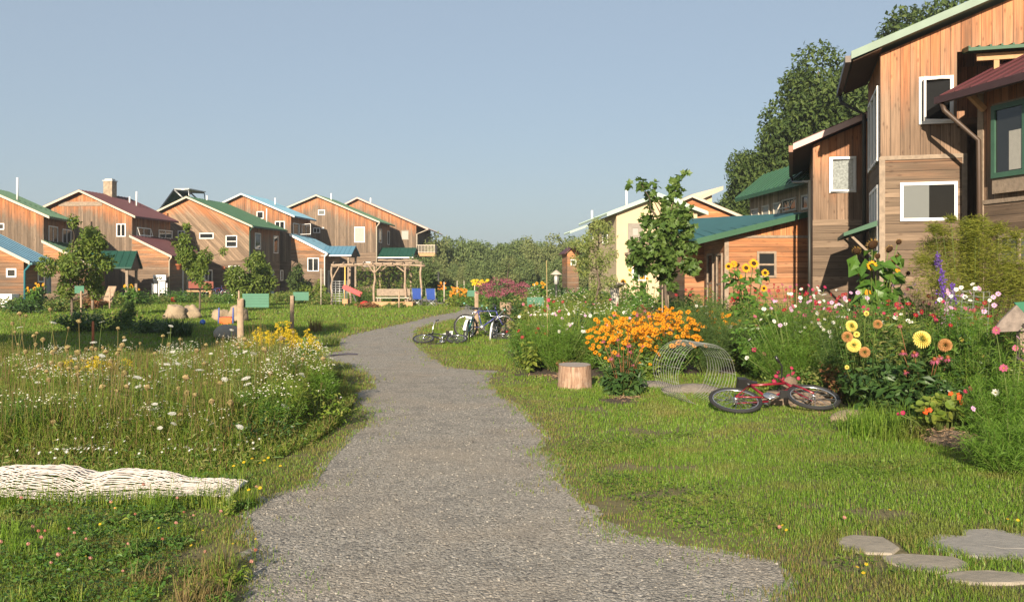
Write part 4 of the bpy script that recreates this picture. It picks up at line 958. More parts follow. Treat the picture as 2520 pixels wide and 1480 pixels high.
def seedhead():
    t = MB(); m = 34; a = np.arange(m)*2.39996
    for k in range(2):
        r = .95 if k == 0 else .6
        p0 = np.tile([0,0,-.9],(m,1)); mid = np.stack([r*np.cos(a), r*np.sin(a), np.full(m,.1)],1); tip = np.stack([.35*np.cos(a+.4), .35*np.sin(a+.4), np.full(m,.85)],1)
        stalks(t, p0, mid, .05, .06, 0); stalks(t, mid, tip, .07, .08, 0)
    t.ball((0,0,.05), (.72,.72,.6), 8, 5, m=0, jit=.15); return t
def florets(n, r):     # a domed cluster of tiny flowers
    t = MB(); d = rdir(n); d[:,2] = np.abs(d[:,2])*.6; d *= rng.uniform(.6,1,n)[:,None]
    Q = MB(); Q.poly([(-.5,0,0),(0,-.5,.1),(.5,0,0),(0,.5,.1)], [(0,1,2,3)])
    t.inst(Q, frames(rdir(n), d+[0,0,.4], .22, .22, .22), d); return t
H_SUN = head(24, .46, .2, .06, 0, .14, 2).mesh('sunflower_head', [Y_SUN, BRN]); H_SUNA = head(24, .42, .2, .06, 0, .14, 2).mesh('sunflower_head', [Y_SUN, AMC])
H_DARK = head(18, .72, .2, -.05, .25, .3).mesh('seeding_sunflower_head', [leafm('withered_petals', [(.16,.10,.03),(.25,.15,.03)], .2), BRN])
H_BES = [head(11, .19, .36, .06, .18, .2).mesh('golden_flower', [Y_BES, BRN]) for _ in range(3)]
H_ECH = head(13, .34, .26, -.05, .55, .1, 1, .42).mesh('coneflower_head', [PINK, leafm('rusty_cones', [(.20,.06,.02),(.30,.10,.03)], 0)])
COS = {k: head(8, .18, .62, .08, -.05, .1).mesh(f'{k}_cosmos_flower', [m_, AMC]) for k, m_ in (('pink',PINK),('magenta',MAG),('crimson',REDP),('white',WHT),('lilac',LIL))}
H_DAHY, H_DAHA = pompon().mesh('dahlia_head', [YEL]), pompon(110).mesh('dahlia_head', [AMB])
H_DAISY = head(12, .3, .2, .04, 0, .12).mesh('daisy_head', [WHT, leafm('yellow_daisy_centres', [(.6,.42,.03)], 0)])
H_NAS = head(5, .12, .8, .12, -.1, .1).mesh('nasturtium_flower', [ORG, AMC]); H_ORY = head(6, .12, .5, .12, -.1, .1).mesh('orange_lily_flower', [ORY, AMC])
H_LEM = head(8, .3, .42, .05, 0, .12).mesh('yellow_flower', [LEM, AMC])
M_UMB, M_SEED = umbel().mesh('umbel', [WHT, STEM]), seedhead().mesh('seed_head', [BEIGE])
M_CLOV = MB().ball((0,0,0), 1, 8, 6, jit=.25, smooth=False)
def faced(d): return Vector(d).to_track_quat('Z', 'Y').to_euler()
def rface(up=.6, cam_=1.0, jit=.5):     # a facing between the sky and the low sun
    return faced((random.uniform(-jit,jit)-.15*cam_, -cam_+random.uniform(-jit,jit), up+random.uniform(-jit,jit)*.6))

# ------------------------------------------------------------------ plant bodies (local coordinates, base at the origin)
def stems_(n, R, H, h0=.55, r0=.25):
    a = rng.uniform(0,2*np.pi,n); r = R*np.sqrt(rng.random(n)); b = np.stack([r0*r*np.cos(a), r0*r*np.sin(a), np.zeros(n)],1)
    k = 1-.35*(r/R)**2; t = np.stack([r*np.cos(a), r*np.sin(a), H*k*(h0+(1-h0)*rng.random(n))],1); return b, t
def feathery(mb, R, H, n_st=40, n_sl=6000, ln=(.05,.13), w=.0055, m=0, ms=1, z0=.12):
    b, t = stems_(n_st, R, H); stalks(mb, b, t, .006, .0025, ms)
    i = rng.integers(0, n_st, n_sl); k = z0+(1-z0)*rng.random(n_sl)**.75; pos = b[i]+(t[i]-b[i])*k[:,None]+rng.normal(size=(n_sl,3))*[.05*R+.02,.05*R+.02,.02]
    slivers(mb, pos, rng.normal(size=(n_sl,3))*[.8,.8,.5]+[0,0,.75], rng.uniform(*ln,n_sl), w, m, .12); return b, t
def leafy(mb, R, H, n_st=30, n_lf=900, size=.07, T=LEAF, m=0, ms=1, wid=1.0, z0=.1, spread=.07, up=.6):
    b, t = stems_(n_st, R, H); stalks(mb, b, t, .008, .003, ms)
    i = rng.integers(0, n_st, n_lf); k = z0+(1-z0)*rng.random(n_lf)**.8; pos = b[i]+(t[i]-b[i])*k[:,None]+rng.normal(size=(n_lf,3))*spread*[R*1.4,R*1.4,R]
    out = rng.normal(size=(n_lf,3))*[1,1,.3]; leaves(mb, T, pos, out+[0,0,-.25], rng.normal(size=(n_lf,3))*.5+[0,-.15,up], size*rng.uniform(.55,1.25,n_lf), m, wid); return b, t
def swords(mb, R, H, n, w=.022, m=0, lean=.35):
    a = rng.uniform(0,6.28,n); r = R*np.sqrt(rng.random(n)); blades(mb, np.stack([r*np.cos(a), r*np.sin(a), np.zeros(n)],1), H*rng.uniform(.55,1,n), w*rng.uniform(.7,1.2,n), lean*rng.uniform(.3,1.6,n), m); return mb
def plant(name, label, cat, px, d, group=None): return empty(name, GX(px, d), 0, label, cat, group)
def bush(name, label, cat, px, d, R, H, mat, group=None, kind='leafy', **k):
    t = plant(name, label, cat, px, d, group); mb = MB(); (leafy if kind == 'leafy' else feathery)(mb, R, H, **k); mb.obj('foliage', [mat, STEM], t); return t
def at_px(t, px, py, d): return P(px, py, d)-t.location
def blooms(t, me, spots, dia, d, name='flower', stem=True, face=(.6,1,.5), sm=STEM, base=None):
    """flower heads at photo positions; each its own child, with its stem"""
    for s in spots:
        px, py = s[0], s[1]; k = (s[2] if len(s) > 2 else dia)/2; dd = d+(s[3] if len(s) > 3 else random.uniform(-.25,.15)); q = at_px(t, px, py, dd)
        mm = me if not isinstance(me, list) else random.choice(me)
        o = link(name, mm, t, q, rface(face[0], face[1], face[2]*1.5), k*random.uniform(.68,1.12))
        if stem:
            b = Vector((q.x*.35, q.y*.35, max(0.02, q.z*.25))) if base is None else Vector(base)
            st = MB(); st.tube([b, (b+q)/2+Vector((random.uniform(-.03,.03), 0, .03)), q-Vector((0,-.1*k,.15*k))], [.006,.005,.004], 5)
            so_ = st.obj('flower_stem', sm, t)
def in_dome(n, R, H, base=.45):
    a = rng.uniform(0,2*np.pi,n); r = R*np.sqrt(rng.random(n)); k = np.sqrt(np.maximum(1-(r/R)**2*.8, 0)); return np.stack([r*np.cos(a), r*np.sin(a), H*(base+(1-base)*k)],1)

# ================================================================== the right garden
# golden black-eyed flowers
for (px, d, R, H, n, lab) in ((1530,14.9,.52,.98,200,'mound of golden dark-eyed flowers nearer the stump'),(1648,15.3,.52,1.08,200,'taller mound of golden dark-eyed flowers left of the dark feathery shrub'),(1765,16.2,.42,1.0,45,'sparse golden flowers half hidden in the dark feathery shrub')):
    t = bush('golden_flower_clump', lab, 'flower clump', px, d, R, H*.88, L_BED, 'golden flower clumps', n_st=60, n_lf=1500, size=.085, wid=.7)
    q = in_dome(n, R*1.08, H, .42); q[:,2] += (rng.random(n)**1.6*-.34+.03)*H; q[:,1] -= .05; q += rng.normal(size=(n,3))*[.05,.03,.05]
    order = np.argsort(q[:,1]-.6*q[:,2]); rest = MB()
    for j, i in enumerate(order):
        if j < 100: link('flower', random.choice(H_BES), t, tuple(q[i]), rface(.9,.9,.5), random.uniform(.036,.052))
    if n > 100:
        F_ = head(11, .19, .36, .06, .18, .2); ii = order[100:]; f = norm(rng.normal(size=(len(ii),3))*.4+[-.1,-.8,.9])
        rest.inst(F_, frames(np.cross(f, rdir(len(ii))), f, .044, .044, .044), q[ii]); o = rest.obj('more_flowers', [Y_BES, BRN], t); o['kind'] = 'stuff'
# pink coneflowers in front of the golden mounds
t = bush('pink_coneflower_plant', 'dark leaved plant with pink drooping coneflowers in front of the golden mounds', 'plant', 1535, 12.7, .33, .62, L_BEDD, n_st=26, n_lf=520, size=.15, wid=.75, z0=.03)
mb = MB(); b_, t_ = stems_(16, .25, 1.0); stalks(mb, b_, t_, .006, .004); mb.obj('stem', L_RUST, t)
blooms(t, H_ECH, [(1520,834),(1547,848),(1582,850),(1522,872,.11),(1502,880),(1553,864),(1556,895),(1484,838)], .085, 12.6, face=(1,.35,.3), sm=L_RUST)
blooms(t, H_BES, [(1465,866),(1475,872),(1490,880),(1500,886),(1530,905),(1575,893),(1600,895),(1545,870),(1578,862),(1562,905)], .08, 12.8, face=(.6,.9,.5))
# feathery cosmos clumps
def cosmos(label, px, d, R, H, spots, cols, dia=.075, n=6500, mat=None, face=(.5,.9,.6), n_st=44, w=.0055):
    t = bush('cosmos_plant', label, 'plant', px, d, R, H, mat or L_FEATH, 'feathery flowering plants', 'feathery', n_sl=n, n_st=n_st, w=w)
    for s, c in zip(spots, cols): blooms(t, COS[c], [s], dia, d, face=face)
    return t
cosmos('feathery green plant with pink and white cosmos behind the tree stump', 1375, 15.8, .55, .98, [(1288,748),(1305,752),(1348,752),(1350,738),(1363,742),(1350,758),(1377,765),(1385,742),(1400,772),(1408,760),(1438,730),(1440,776),(1452,776),(1460,748),(1340,764),(1420,752),(1376,815),(1434,815)],
       ['pink','crimson','pink','magenta','crimson','lilac','magenta','crimson','white','pink','white','lilac','white','pink','crimson','white','white','white'], .075, 8000)
cosmos('second feathery green plant just left of the golden mounds', 1445, 16.2, .42, .92, [(1495,800),(1480,765),(1505,758),(1512,775),(1535,768),(1550,782)], ['lilac','white','white','pink','white','lilac'], .07, 5000)
cosmos('big bright feathery plant with crimson cosmos left of the yellow dahlias', 1960, 13.2, .74, 1.22, [(1985,722),(2028,725),(1893,715),(1900,735),(1880,760),(1858,778),(1980,775),(1905,790),(1862,800),(1845,835),(1838,880),(1856,860),(1880,870),(1930,762),(1920,800),(2010,745)],
       ['crimson','white','magenta','pink','white','pink','pink','white','pink','white','white','magenta','pink','crimson','lilac','crimson'], .075, 12000, n_st=60)
cosmos('mass of crimson and pink cosmos under the orange wing wall', 1950, 16.5, .75, 1.42, [(1905,706),(1915,715),(1925,700),(1935,712),(1945,705),(1955,715),(1960,700),(1968,722),(1975,708),(1985,718),(1990,702),(2000,712),(2008,722),(2012,705),(2020,716),(1897,722),(1910,728),(1930,730),(1950,728),(1965,735),(1995,730),(2030,706),(1940,722),(1980,726)],
       ['magenta','crimson','pink','magenta','pink','crimson','pink','magenta','crimson','magenta','pink','magenta','crimson','crimson','white','pink','crimson','pink','magenta','crimson','pink','magenta','white','crimson'], .07, 11000, n_st=64)
cosmos('feathery plant with lilac cosmos at the right edge', 2490, 8.5, .42, .90, [(2512,885,.11),(2452,812,.10),(2450,965,.09),(2395,1005,.08),(2470,905),(2505,830)], ['lilac','pink','white','lilac','pink','lilac'], .08, 9000, w=.005)
cosmos('low feathery plant at the right edge above the earth bank', 2475, 7.6, .34, .55, [], [], .08, 5000, w=.005)
cosmos('dark crimson cosmos between the sunflowers and the wire cage', 2240, 14.2, .55, 1.1, [(2103,752),(2115,748),(2135,742),(2128,768),(2140,775),(2105,780),(2165,785),(2183,783),(2205,752),(2220,755),(2273,742),(2285,728),(2235,745),(2262,770),(2110,765)], ['crimson','crimson','white','magenta','crimson','crimson','pink','crimson','magenta','pink','magenta','crimson','white','white','crimson'], .08, 5500)
cosmos('feathery shrub with faded flowers below the seeding sunflowers', 2110, 13.6, .5, 1.0, [(2040,760),(2060,742),(2010,770),(2075,725),(2090,738)], ['crimson','crimson','white','crimson','crimson'], .075, 5000, L_MIX)
t = bush('dark_feathery_shrub', 'dark fuzzy feathery shrub right of the golden mounds', 'shrub', 1745, 15.6, .62, 1.42, L_FEATHD, None, 'feathery', n_sl=17000, n_st=60, w=.006, ln=(.06,.14))
t = bush('dark_feathery_shrub', 'lower dark feathery shrub in front of the maple trunk', 'shrub', 1690, 18.5, .6, 1.3, L_FEATHD, None, 'feathery', n_sl=9000, n_st=40, w=.007)
# leafy fillers of the bed
for (px, d, R, H, m_, sz, lab, n) in (
 (1292,15.6,.26,.62,L_LIME,.12,'pale big-leaved plant at the left end of the flower bed',230),(1284,16.9,.24,.62,L_MIX,.07,'bushy plant beside the wooden gate post',700),(1320,17.3,.34,.8,L_BED,.07,'leafy plant behind the thin bamboo stake',650),
 (1395,15.5,.2,.32,L_RUST,.07,'rusty withered stems at the foot of the feathery plant',200),(1590,15.0,.45,.62,L_SWORD,.1,'leafy base plant between the two golden mounds',700),
 (1820,17.2,.5,.95,L_BED,.09,'green leafy plant below the three open sunflowers',900),(2020,12.4,.35,.55,L_MIX,.07,'mixed low plant behind the stone ledge',700),(2075,12.0,.3,.75,L_RUST,.07,'withered reddish plant left of the dahlias',520),
 (1905,12.6,.26,.34,L_LIME,.07,'pale low plant at the left end of the stone ledge',260),(2165,12.5,.45,.85,L_BED,.09,'leafy green plant behind the yellow dahlias',800),(2330,12.0,.45,.85,L_MIX,.08,'mixed green plant below the wire cage',900),
 (2440,11.5,.5,.9,L_BED,.09,'leafy plant behind the feathery edge plant',800),(2350,9.7,.4,.62,L_BEDD,.11,'dark leafy plant behind the nasturtium',620),(2300,15.5,.6,1.2,L_MIX,.09,'tall mixed plant in front of the house corner',1000),
 (2200,17,.7,1.2,L_MIX,.09,'brownish tangle of plants against the big house wall',1200),(2060,18,.7,1.25,L_FEATHD,.09,'grey green plants along the narrow house wall',1100),(1850,21,.7,1.1,L_BED,.09,'green plants along the orange wing wall',900),(2400,13.8,.6,1.1,L_BED,.09,'green plant under the tall yellow fronds',900)):
    bush('leafy_plant', lab, 'plant', px, d, R, H, m_, 'leafy plants of the flower bed', n_lf=n, size=sz, n_st=24)
# sunflowers
def sunflower(label, px, d, H, R, heads, leaf=.2, n=70):
    t = plant('sunflower_plant', label, 'sunflower', px, d); mb = MB(); b_, t_ = stems_(7, R, H, .75, .4); stalks(mb, b_, t_, .014, .008); mb.obj('stalk', STEM, t)
    lf = MB(); n = int(n*1.9); i = rng.integers(0,7,n); k = .2+.78*rng.random(n); pos = b_[i]+(t_[i]-b_[i])*k[:,None]; out = rng.normal(size=(n,3))*[1,1,.1]
    leaves(lf, LEAF, pos+norm(out)*.05, out+[0,0,-.45], rng.normal(size=(n,3))*.35+[0,-.35,.7], leaf*rng.uniform(.6,1.2,n), wid=1.5)
    for (hx, hy, dia, kd) in heads:
        q = at_px(t, hx, hy, d-.1+random.uniform(-.15,.15)); me = {'y':H_SUN,'a':H_SUNA,'d':H_DARK}[kd]
        link('flower_head', me, t, q, rface(-.25 if kd == 'd' else .15, 1, .35), dia/2)
        st = MB(); bz = Vector((q.x*.5, q.y*.5+.1, q.z*.55)); st.tube([bz, bz.lerp(q, .6)+Vector((0,.06,.06)), q+Vector((0,.03,0))], [.011,.009,.008], 6); m2 = 9; kk = rng.uniform(0,.93,m2); bp = np.array(bz)+np.outer(kk, np.array(q-bz)); ou = rng.normal(size=(m2,3))*[1,.8,.1]; leaves(lf, LEAF, bp+norm(ou)*.04, ou+[0,-.1,-.5], rng.normal(size=(m2,3))*.3+[0,-.5,.65], leaf*1.05*rng.uniform(.6,1.15,m2), wid=1.6); st.obj('flower_stalk', STEM, t)
    lf.obj('foliage', L_BED, t); return t
sunflower('sunflower plant with open yellow heads in front of the orange wing wall', 1842, 19, 1.75, .36, [(1855,648,.24,'y'),(1836,659,.22,'y'),(1883,671,.18,'y'),(1793,655,.17,'y'),(1806,649,.17,'a'),(1815,652,.13,'d'),(1880,709,.15,'y'),(1822,680,.12,'a')])
sunflower('tall seeding sunflower plant with dark hanging heads in front of the big house', 2165, 15, 2.05, .5, [(2148,602,.24,'d'),(2108,617,.17,'d'),(2189,613,.17,'d'),(2146,653,.18,'y'),(2196,648,.14,'y'),(2209,664,.11,'a'),(2118,674,.1,'a'),(2135,720,.14,'a'),(2160,630,.13,'d'),(2212,595,.12,'d'),(2208,632,.1,'d'),(2235,672,.1,'d')], .24, 110)
sunflower('sunflower plant with small yellow heads beside the cream house', 1585, 30, 1.75, .5, [(1572,656,.16,'y'),(1560,652,.14,'y'),(1550,664,.14,'a'),(1534,693,.22,'y'),(1580,682,.17,'y'),(1592,685,.13,'y')], .2, 90)
sunflower('small dark-eyed sunflower plant right of the mauve flower mass', 1325, 33, 1.65, .3, [(1321,697,.13,'y'),(1313,700,.1,'a'),(1334,696,.14,'y'),(1340,699,.11,'a'),(1336,706,.1,'y')], .14, 40)
sunflower('sunflower plant with orange heads beside the blue downspout', 90, 43, 1.3, .9, [(94,702,.2,'y'),(106,700,.18,'a'),(85,710,.2,'y'),(70,716,.18,'y'),(78,728,.18,'y'),(110,722,.15,'a'),(68,708,.15,'a'),(88,697,.13,'a')], .22, 120)
sunflower('two-headed sunflower plant in front of the dark green porch', 316, 52, 1.35, .6, [(323,704,.32,'y'),(307,703,.24,'a'),(342,712,.15,'y')], .25, 90)
# dahlias
t = bush('dahlia_plant', 'dark leaved dahlia plant with big pale yellow blooms', 'dahlia', 2200, 10.7, .62, .86, L_BEDD, n_st=34, n_lf=900, size=.15, wid=.85, z0=.02)
DA = [(2095,802,.135,H_DAHY),(2085,828,.125,H_DAHA),(2101,849,.16,H_DAHY),(2128,866,.125,H_DAHA),(2160,797,.105,H_DAHA),(2268,835,.20,H_DAHY),(2326,849,.155,H_DAHA),(2409,873,.11,H_DAHA),(2108,822,.07,H_DAHY),(2132,771,.06,H_DAHY),(2084,903,.05,H_DAHY),(2366,835,.05,H_DAHY)]
for (px, py, dia, me) in DA:
    q = at_px(t, px, py, 10.3); link('flower_head', me, t, q, rface(.35,1,.7), dia/2)
    st = MB(); b = Vector((q.x*.6, .1, q.z*.45)); st.tube([b, (b+q)/2+Vector((0,.05,.03)), q+Vector((0,.04,0))], [.009,.008,.006], 6); st.obj('flower_stem', STEM, t)
t = bush('pink_coneflower_plant', 'pink coneflowers right of the largest yellow dahlia', 'plant', 2270, 10.9, .35, .78, L_BED, n_st=20, n_lf=300, size=.1)
blooms(t, H_ECH, [(2222,866),(2250,868),(2312,877),(2300,884),(2333,880),(2228,914),(2215,800,.06),(2338,890)], .12, 10.4, face=(1,.35,.3), sm=L_RUST)
for (px, d, R, H, n, lab) in ((2205,11.2,.28,1.0,110,'clump of sword leaves between the yellow dahlias'),(2395,11.3,.3,1.0,120,'clump of tall sword leaves right of the amber dahlias'),(2245,10.9,.18,.55,50,'short sword leaves under the largest dahlia'),(2425,10.2,.2,.9,60,'sword leaves beside the weathered wooden triangle')):
    t = plant('sword_leaf_plant', lab, 'plant', px, d, 'sword leaved plants'); swords(MB(), R, H, n, .026).obj('foliage', L_SWORD, t)
t = plant('white_baby_flower_plant', 'airy plant of tiny white flowers behind the dahlias', 'plant', 2185, 11.3); mb = MB(); b_, t_ = stems_(40, .22, .95, .5); stalks(mb, b_, t_, .003, .002, 1)
n = 160; i = rng.integers(0,40,n); pos = b_[i]+(t_[i]-b_[i])*rng.uniform(.55,1,n)[:,None]+rng.normal(size=(n,3))*.03
Q = MB(); Q.ball((0,0,0), (1,1,.6), 6, 4); mb.obj('stem', [STEM, STEM], t); mf = MB(); mf.inst(Q, np.tile(np.eye(3)*.009,(n,1,1)), pos); o = mf.obj('tiny_flowers', WHT, t); o['kind'] = 'stuff'
# nasturtium
t = plant('nasturtium_plant', 'pale green round-leaved nasturtium with orange red flowers', 'nasturtium', 2330, 9.1); mb = MB(); n = 190; q = in_dome(n, .34, .46, .08)
stalks(mb, q*[.4,.4,0], q, .004, .003, 1); leaves(mb, ROUND, q, rng.normal(size=(n,3))*[1,1,.2], rng.normal(size=(n,3))*.3+[-.1,-.6,.8], .085*rng.uniform(.5,1.25,n), 0); mb.obj('foliage', [L_LIME, STEM], t)
blooms(t, H_NAS, [(2276,1012),(2288,1008),(2362,978),(2366,990),(2360,972),(2340,968)], .07, 8.95, face=(.4,1,.3)); blooms(t, COS['magenta'], [(2376,962),(2388,956),(2210,1018,.05),(2222,1015,.05)], .07, 8.9)
# yellow green fronds
t = plant('tall_frond_shrub', 'tall feathery yellow green shrub in front of the burgundy roofed house', 'shrub', 2400, 13.6); mb = MB()
cl = [(2340,540,.06),(2300,560,.1),(2460,560,.12),(2275,640,.15),(2500,580,.14),(2330,600,.32),(2300,650,.34),(2370,610,.36),(2420,600,.3),(2400,570,.22),(2380,555,.16),(2430,640,.4),(2480,660,.42),(2350,660,.4),(2300,700,.34),(2500,700,.42),(2450,710,.45),(2380,710,.42),(2530,740,.4),(2440,570,.18),(2320,570,.14),(2410,545,.12),(2290,605,.16),(2540,690,.4),(2480,610,.2)]
for (px, py, r) in cl:
    c = np.array(at_px(t, px, py, 13.6+random.uniform(-.35,.35))); n = int(3400*r*r*2)+250; u = rdir(n); pos = c+u*(r*1.12*rng.random(n)**.6)[:,None]*[1,1,.8]
    slivers(mb, pos, rng.normal(size=(n,3))*[1,1,.4]+[0,0,.15], rng.uniform(.05,.12,n), .009, 0, .1); b = np.array([[c[0]*.4, c[1]*.3, 0]]); stalks(mb, b, c[None], .012, .005, 1)
mb.obj('foliage', [L_FENNEL, STEM], t)
# purple spikes
for (px, y0, y1, d, lab) in ((2318,662,742,13.0,'tall purple flower spike in front of the yellow green shrub'),(2330,745,800,11.9,'pale purple drooping spike beside the wire cage'),(2345,700,755,12.9,'shorter purple spike right of the tall one'),(2308,625,660,13.4,'small purple spike tip above the tall one')):
    t = plant('purple_flower_spike', lab, 'flower', px, d, 'purple flower spikes'); a, b = at_px(t, px, y0, d), at_px(t, px, y1, d); MB().tube([(0,0,0), b, a], [.006,.005,.003], 5).obj('stem', STEM, t)
    mb = MB(); n = int(150*(a.z-b.z)/.45)+40; k = rng.random(n); pos = np.array(b)+np.outer(k, np.array(a-b))+rng.normal(size=(n,3))*.028*(1.1-.7*k)[:,None]; leaves(mb, DIA, pos, rdir(n), rdir(n), .035, wid=1.4); mb.obj('blossom', PUR if 'pale' not in lab else LIL, t)
# mauve mass (joe-pye) and other distant flowers
t = bush('mauve_flower_shrub', 'tall shrub topped by a mass of dusky mauve flower heads', 'shrub', 1238, 25.5, .66, 1.35, L_BEDD, n_lf=2200, size=.13, n_st=46, wid=.6)
FLR = florets(60, 1).mesh('mauve_flower_head', [MAU])
for i in range(58):
    px = random.uniform(1178,1298); py = 690+10*abs((px-1235)/50)+random.uniform(-6,42)*(1-.3*abs(px-1238)/60)
    link('flower_head', FLR, t, at_px(t, px, py, 25.2+random.uniform(-.4,.5)), rface(1,.3,.3), random.uniform(.09,.16))
t = bush('orange_lily_clump', 'clump of orange lilies left of the path end', 'flower clump', 1128, 50, 1.0, .75, L_LIME, n_lf=500, size=.2, n_st=30)
blooms(t, H_ORY, [(random.uniform(1108,1148), random.uniform(706,730)) for _ in range(46)], .17, 49.5, stem=False)
t = bush('orange_lily_clump', 'orange flowers at the foot of the balcony post', 'flower clump', 1086, 58, .7, .8, L_BED, n_lf=300, size=.2, n_st=30)
blooms(t, H_ORY, [(random.uniform(1075,1098), random.uniform(694,712)) for _ in range(18)], .2, 57.5, stem=False)
t = bush('yellow_flower_clump', 'yellow flower clump peeping behind the mauve mass', 'flower clump', 1180, 46, 1.1, 1.15, L_BED, n_lf=500, size=.2, n_st=30)
blooms(t, H_LEM, [(random.uniform(1160,1202), random.uniform(688,702)) for _ in range(50)], .16, 45.5, stem=False)
# meadow-like middle ground right of the path
k = 0
mid = [(1300,24,.6,.95,L_MIX),(1345,26,.7,1.0,L_FEATH),(1400,24,.8,1.0,L_MIX),(1455,22,.7,1.05,L_MIX),(1510,21,.7,1.05,L_BED),(1560,20.5,.6,1.0,L_BED),(1600,19.5,.5,.95,L_MIX),(1490,27,.9,1.25,L_MIX),(1560,26,.9,1.35,L_BED),(1610,24,.8,1.3,L_BED),(1420,31,1.0,1.25,L_MIX),(1350,34,1.0,1.2,L_MIX),(1660,22,.7,1.1,L_BED),(1690,25,.9,1.3,L_FEATHD),(1300,38,1.1,1.2,L_MIX),(1450,38,1.4,1.5,L_BED),(1390,42,1.3,1.4,L_BEDD),(1530,36,1.3,1.5,L_MIX),(1240,36,1.0,.9,L_MIX),(1270,48,1.6,1.4,L_BEDD),(1150,62,2.0,1.2,L_BED),(1340,52,1.7,1.5,L_BEDD),(1720,21,.7,1.25,L_FEATHD),(1770,22,.6,1.2,L_BED)]
dirs = ['beside the thin bamboo stake','below the far cream house','left of the maple trunk','around the maple trunk','behind the mauve mass','in front of the far wood']
for i, (px, d, R, H, m_) in enumerate(mid):
    where = 'behind the mauve flower mass' if px < 1290 else 'behind the bamboo stake' if px < 1380 else 'below the slender fruit tree' if px < 1520 else 'beside the small maple trunk'
    dist = 'near' if d < 23 else 'middle distance' if d < 33 else 'far'
    bush('garden_bush', f'{dist} leafy garden bush {where}, number {i} from the front' if False else f'{dist} leafy garden bush about {H:.1f} m tall {where}', 'bush', px, d, R, H, m_, 'garden bushes right of the path', n_lf=int(1500), size=.05+.0032*d, n_st=34)
WF = MB(); n = 420; pz = np.stack([rng.uniform(1300,1620,n), rng.uniform(708,775,n)],1)
t_ = MB(); q = np.array([tuple(P(a, b, 20+ (775-b)/66*14)) for a, b in pz]); Q = MB(); Q.ball((0,0,0), (1,1,.4), 6, 4); WF.inst(Q, np.eye(3)[None]*rng.uniform(.012,.03,n)[:,None,None], q)
TG = MB(); stalks(TG, q*[1,1,0], q, .005, .003, 1); n2 = 9000; pb = np.stack([rng.uniform(-1,1,n2), rng.uniform(0,1,n2)],1); d_ = 19+pb[:,1]*20; x_ = (np.interp(pb[:,0],[-1,1],[1300,1700])-CX)/F*d_
blades(TG, np.c_[x_, d_, np.zeros(n2)], rng.uniform(.5,1.05,n2), .018, rng.uniform(.1,.6,n2), 0)
WF.obj('tiny_white_wildflowers', WHT); tag(bpy.data.objects['tiny_white_wildflowers'], 'scattered tiny white wildflowers in the tall grass right of the path', 'wildflowers', kind='stuff')
tag(TG.obj('tall_meadow_grass', [L_MEAD, STEM]), 'tall uncut grass between the path bend and the cream house', 'grass', kind='stuff')

t = bush('magenta_flower_plant', 'low dark plant with bright magenta blooms above the stone ledge', 'plant', 1938, 12.25, .26, .42, L_BEDD, n_lf=420, size=.06, n_st=22)
blooms(t, COS['magenta'], [(1910,925),(1915,915),(1948,905),(1940,925),(1935,940),(1965,930),(1925,932),(1905,938),(1952,918)], .075, 12.0, face=(.6,1,.5))
# the dense bank of mixed plants that fills the bed
dmin = lambda px: float(np.interp(px, [1280,1600,1850,1900,2060,2120,2300,2420,2560], [16.2,15.9,15.6,13.5,12.8,11.3,10.7,9.9,8.9]))
ytop = lambda px: float(np.interp(px, [1280,1400,1500,1650,1760,1850,1950,2060,2150,2300,2420,2560], [755,745,735,725,690,690,705,715,700,705,715,765]))
for i in range(185):
    px = random.uniform(1285, 2555) if i % 3 else random.uniform(1850, 2540); d = dmin(px)+5.5*random.random()**1.4
    H_ = min(1.6, max(.4, EYE-(ytop(px)+random.uniform(-6, 110)*(1-.09*(d-dmin(px)))-HY)/F*d)); R_ = random.uniform(.26,.5)*(1+.03*(d-11))
    m_ = random.choice([L_BED,L_BED,L_MIX,L_MIX,L_FEATH,L_FEATH,L_LIME,L_BEDD,L_RUST if random.random() < .4 else L_FEATHD,L_MEAD]); kd = 'feathery' if m_ in (L_FEATH,L_FEATHD) or random.random() < .2 else 'leafy'
    t = bush('flower_bed_plant', 'mixed green plant in the dense bank of the flower bed', 'plant', px, d, R_, H_, m_, 'mixed plants of the flower bed', kd, **(dict(n_sl=4200, n_st=30, w=.0065) if kd == 'feathery' else dict(n_lf=random.randint(700,1300), size=random.uniform(.045,.10), wid=random.uniform(.6,1.0), n_st=26)))
    if random.random() < .42:
        c = random.choice(['pink','white','magenta','crimson','lilac','white','crimson'])
        for q in in_dome(random.randint(3,8), R_*.9, H_*1.03, .7): link('flower', COS[c], t, tuple(q+rng.normal(size=3)*[0,0,.05]), rface(.5,.8,.7), random.uniform(.024,.040))

# ================================================================== garden trees
def px_tree(name, label, px, d, cl, n, size, fol, T=LEAF, r=.05, base_h=.8, nl=10, wid=1.0, dj=.12, up=.5, top=None):
    t = empty(name, GX(px, d), 0, label, 'tree'); cs = []
    for (a, b, rr) in cl:
        q = P(a, b, d)-t.location; r_ = rr/F*d; cs.append((q.x, random.uniform(-1,1)*dj*d/4, q.z, r_))
    trunk_mb(base_h, r, cs, (0,0), nl, top or max(c[2] for c in cs)*.8).obj('trunk', BARK, t)
    crown_mb(cs, n, size, T, up, wid=wid).obj('crown', fol, t); return t
px_tree('maple_tree', 'small dark green maple in the flower garden left of the orange wing', 1637, 19, [(1630,560,33),(1675,530,27),(1590,600,33),(1660,600,37),(1620,640,37),(1690,655,22),(1700,565,16),(1605,540,20),(1560,628,20),(1640,668,27),(1700,610,17),(1580,650,20),(1650,700,17),(1570,462,13),(1600,485,16),(1610,455,11),(1658,470,17),(1676,432,9),(1638,498,16),(1555,452,8),(1690,420,7),(1668,450,9),(1640,520,14),(1600,510,9),(1715,600,10),(1545,600,9),(1548,640,10)], 2100, .115, FOL_MD, LOBE, .045, .9, 24, top=2.6)
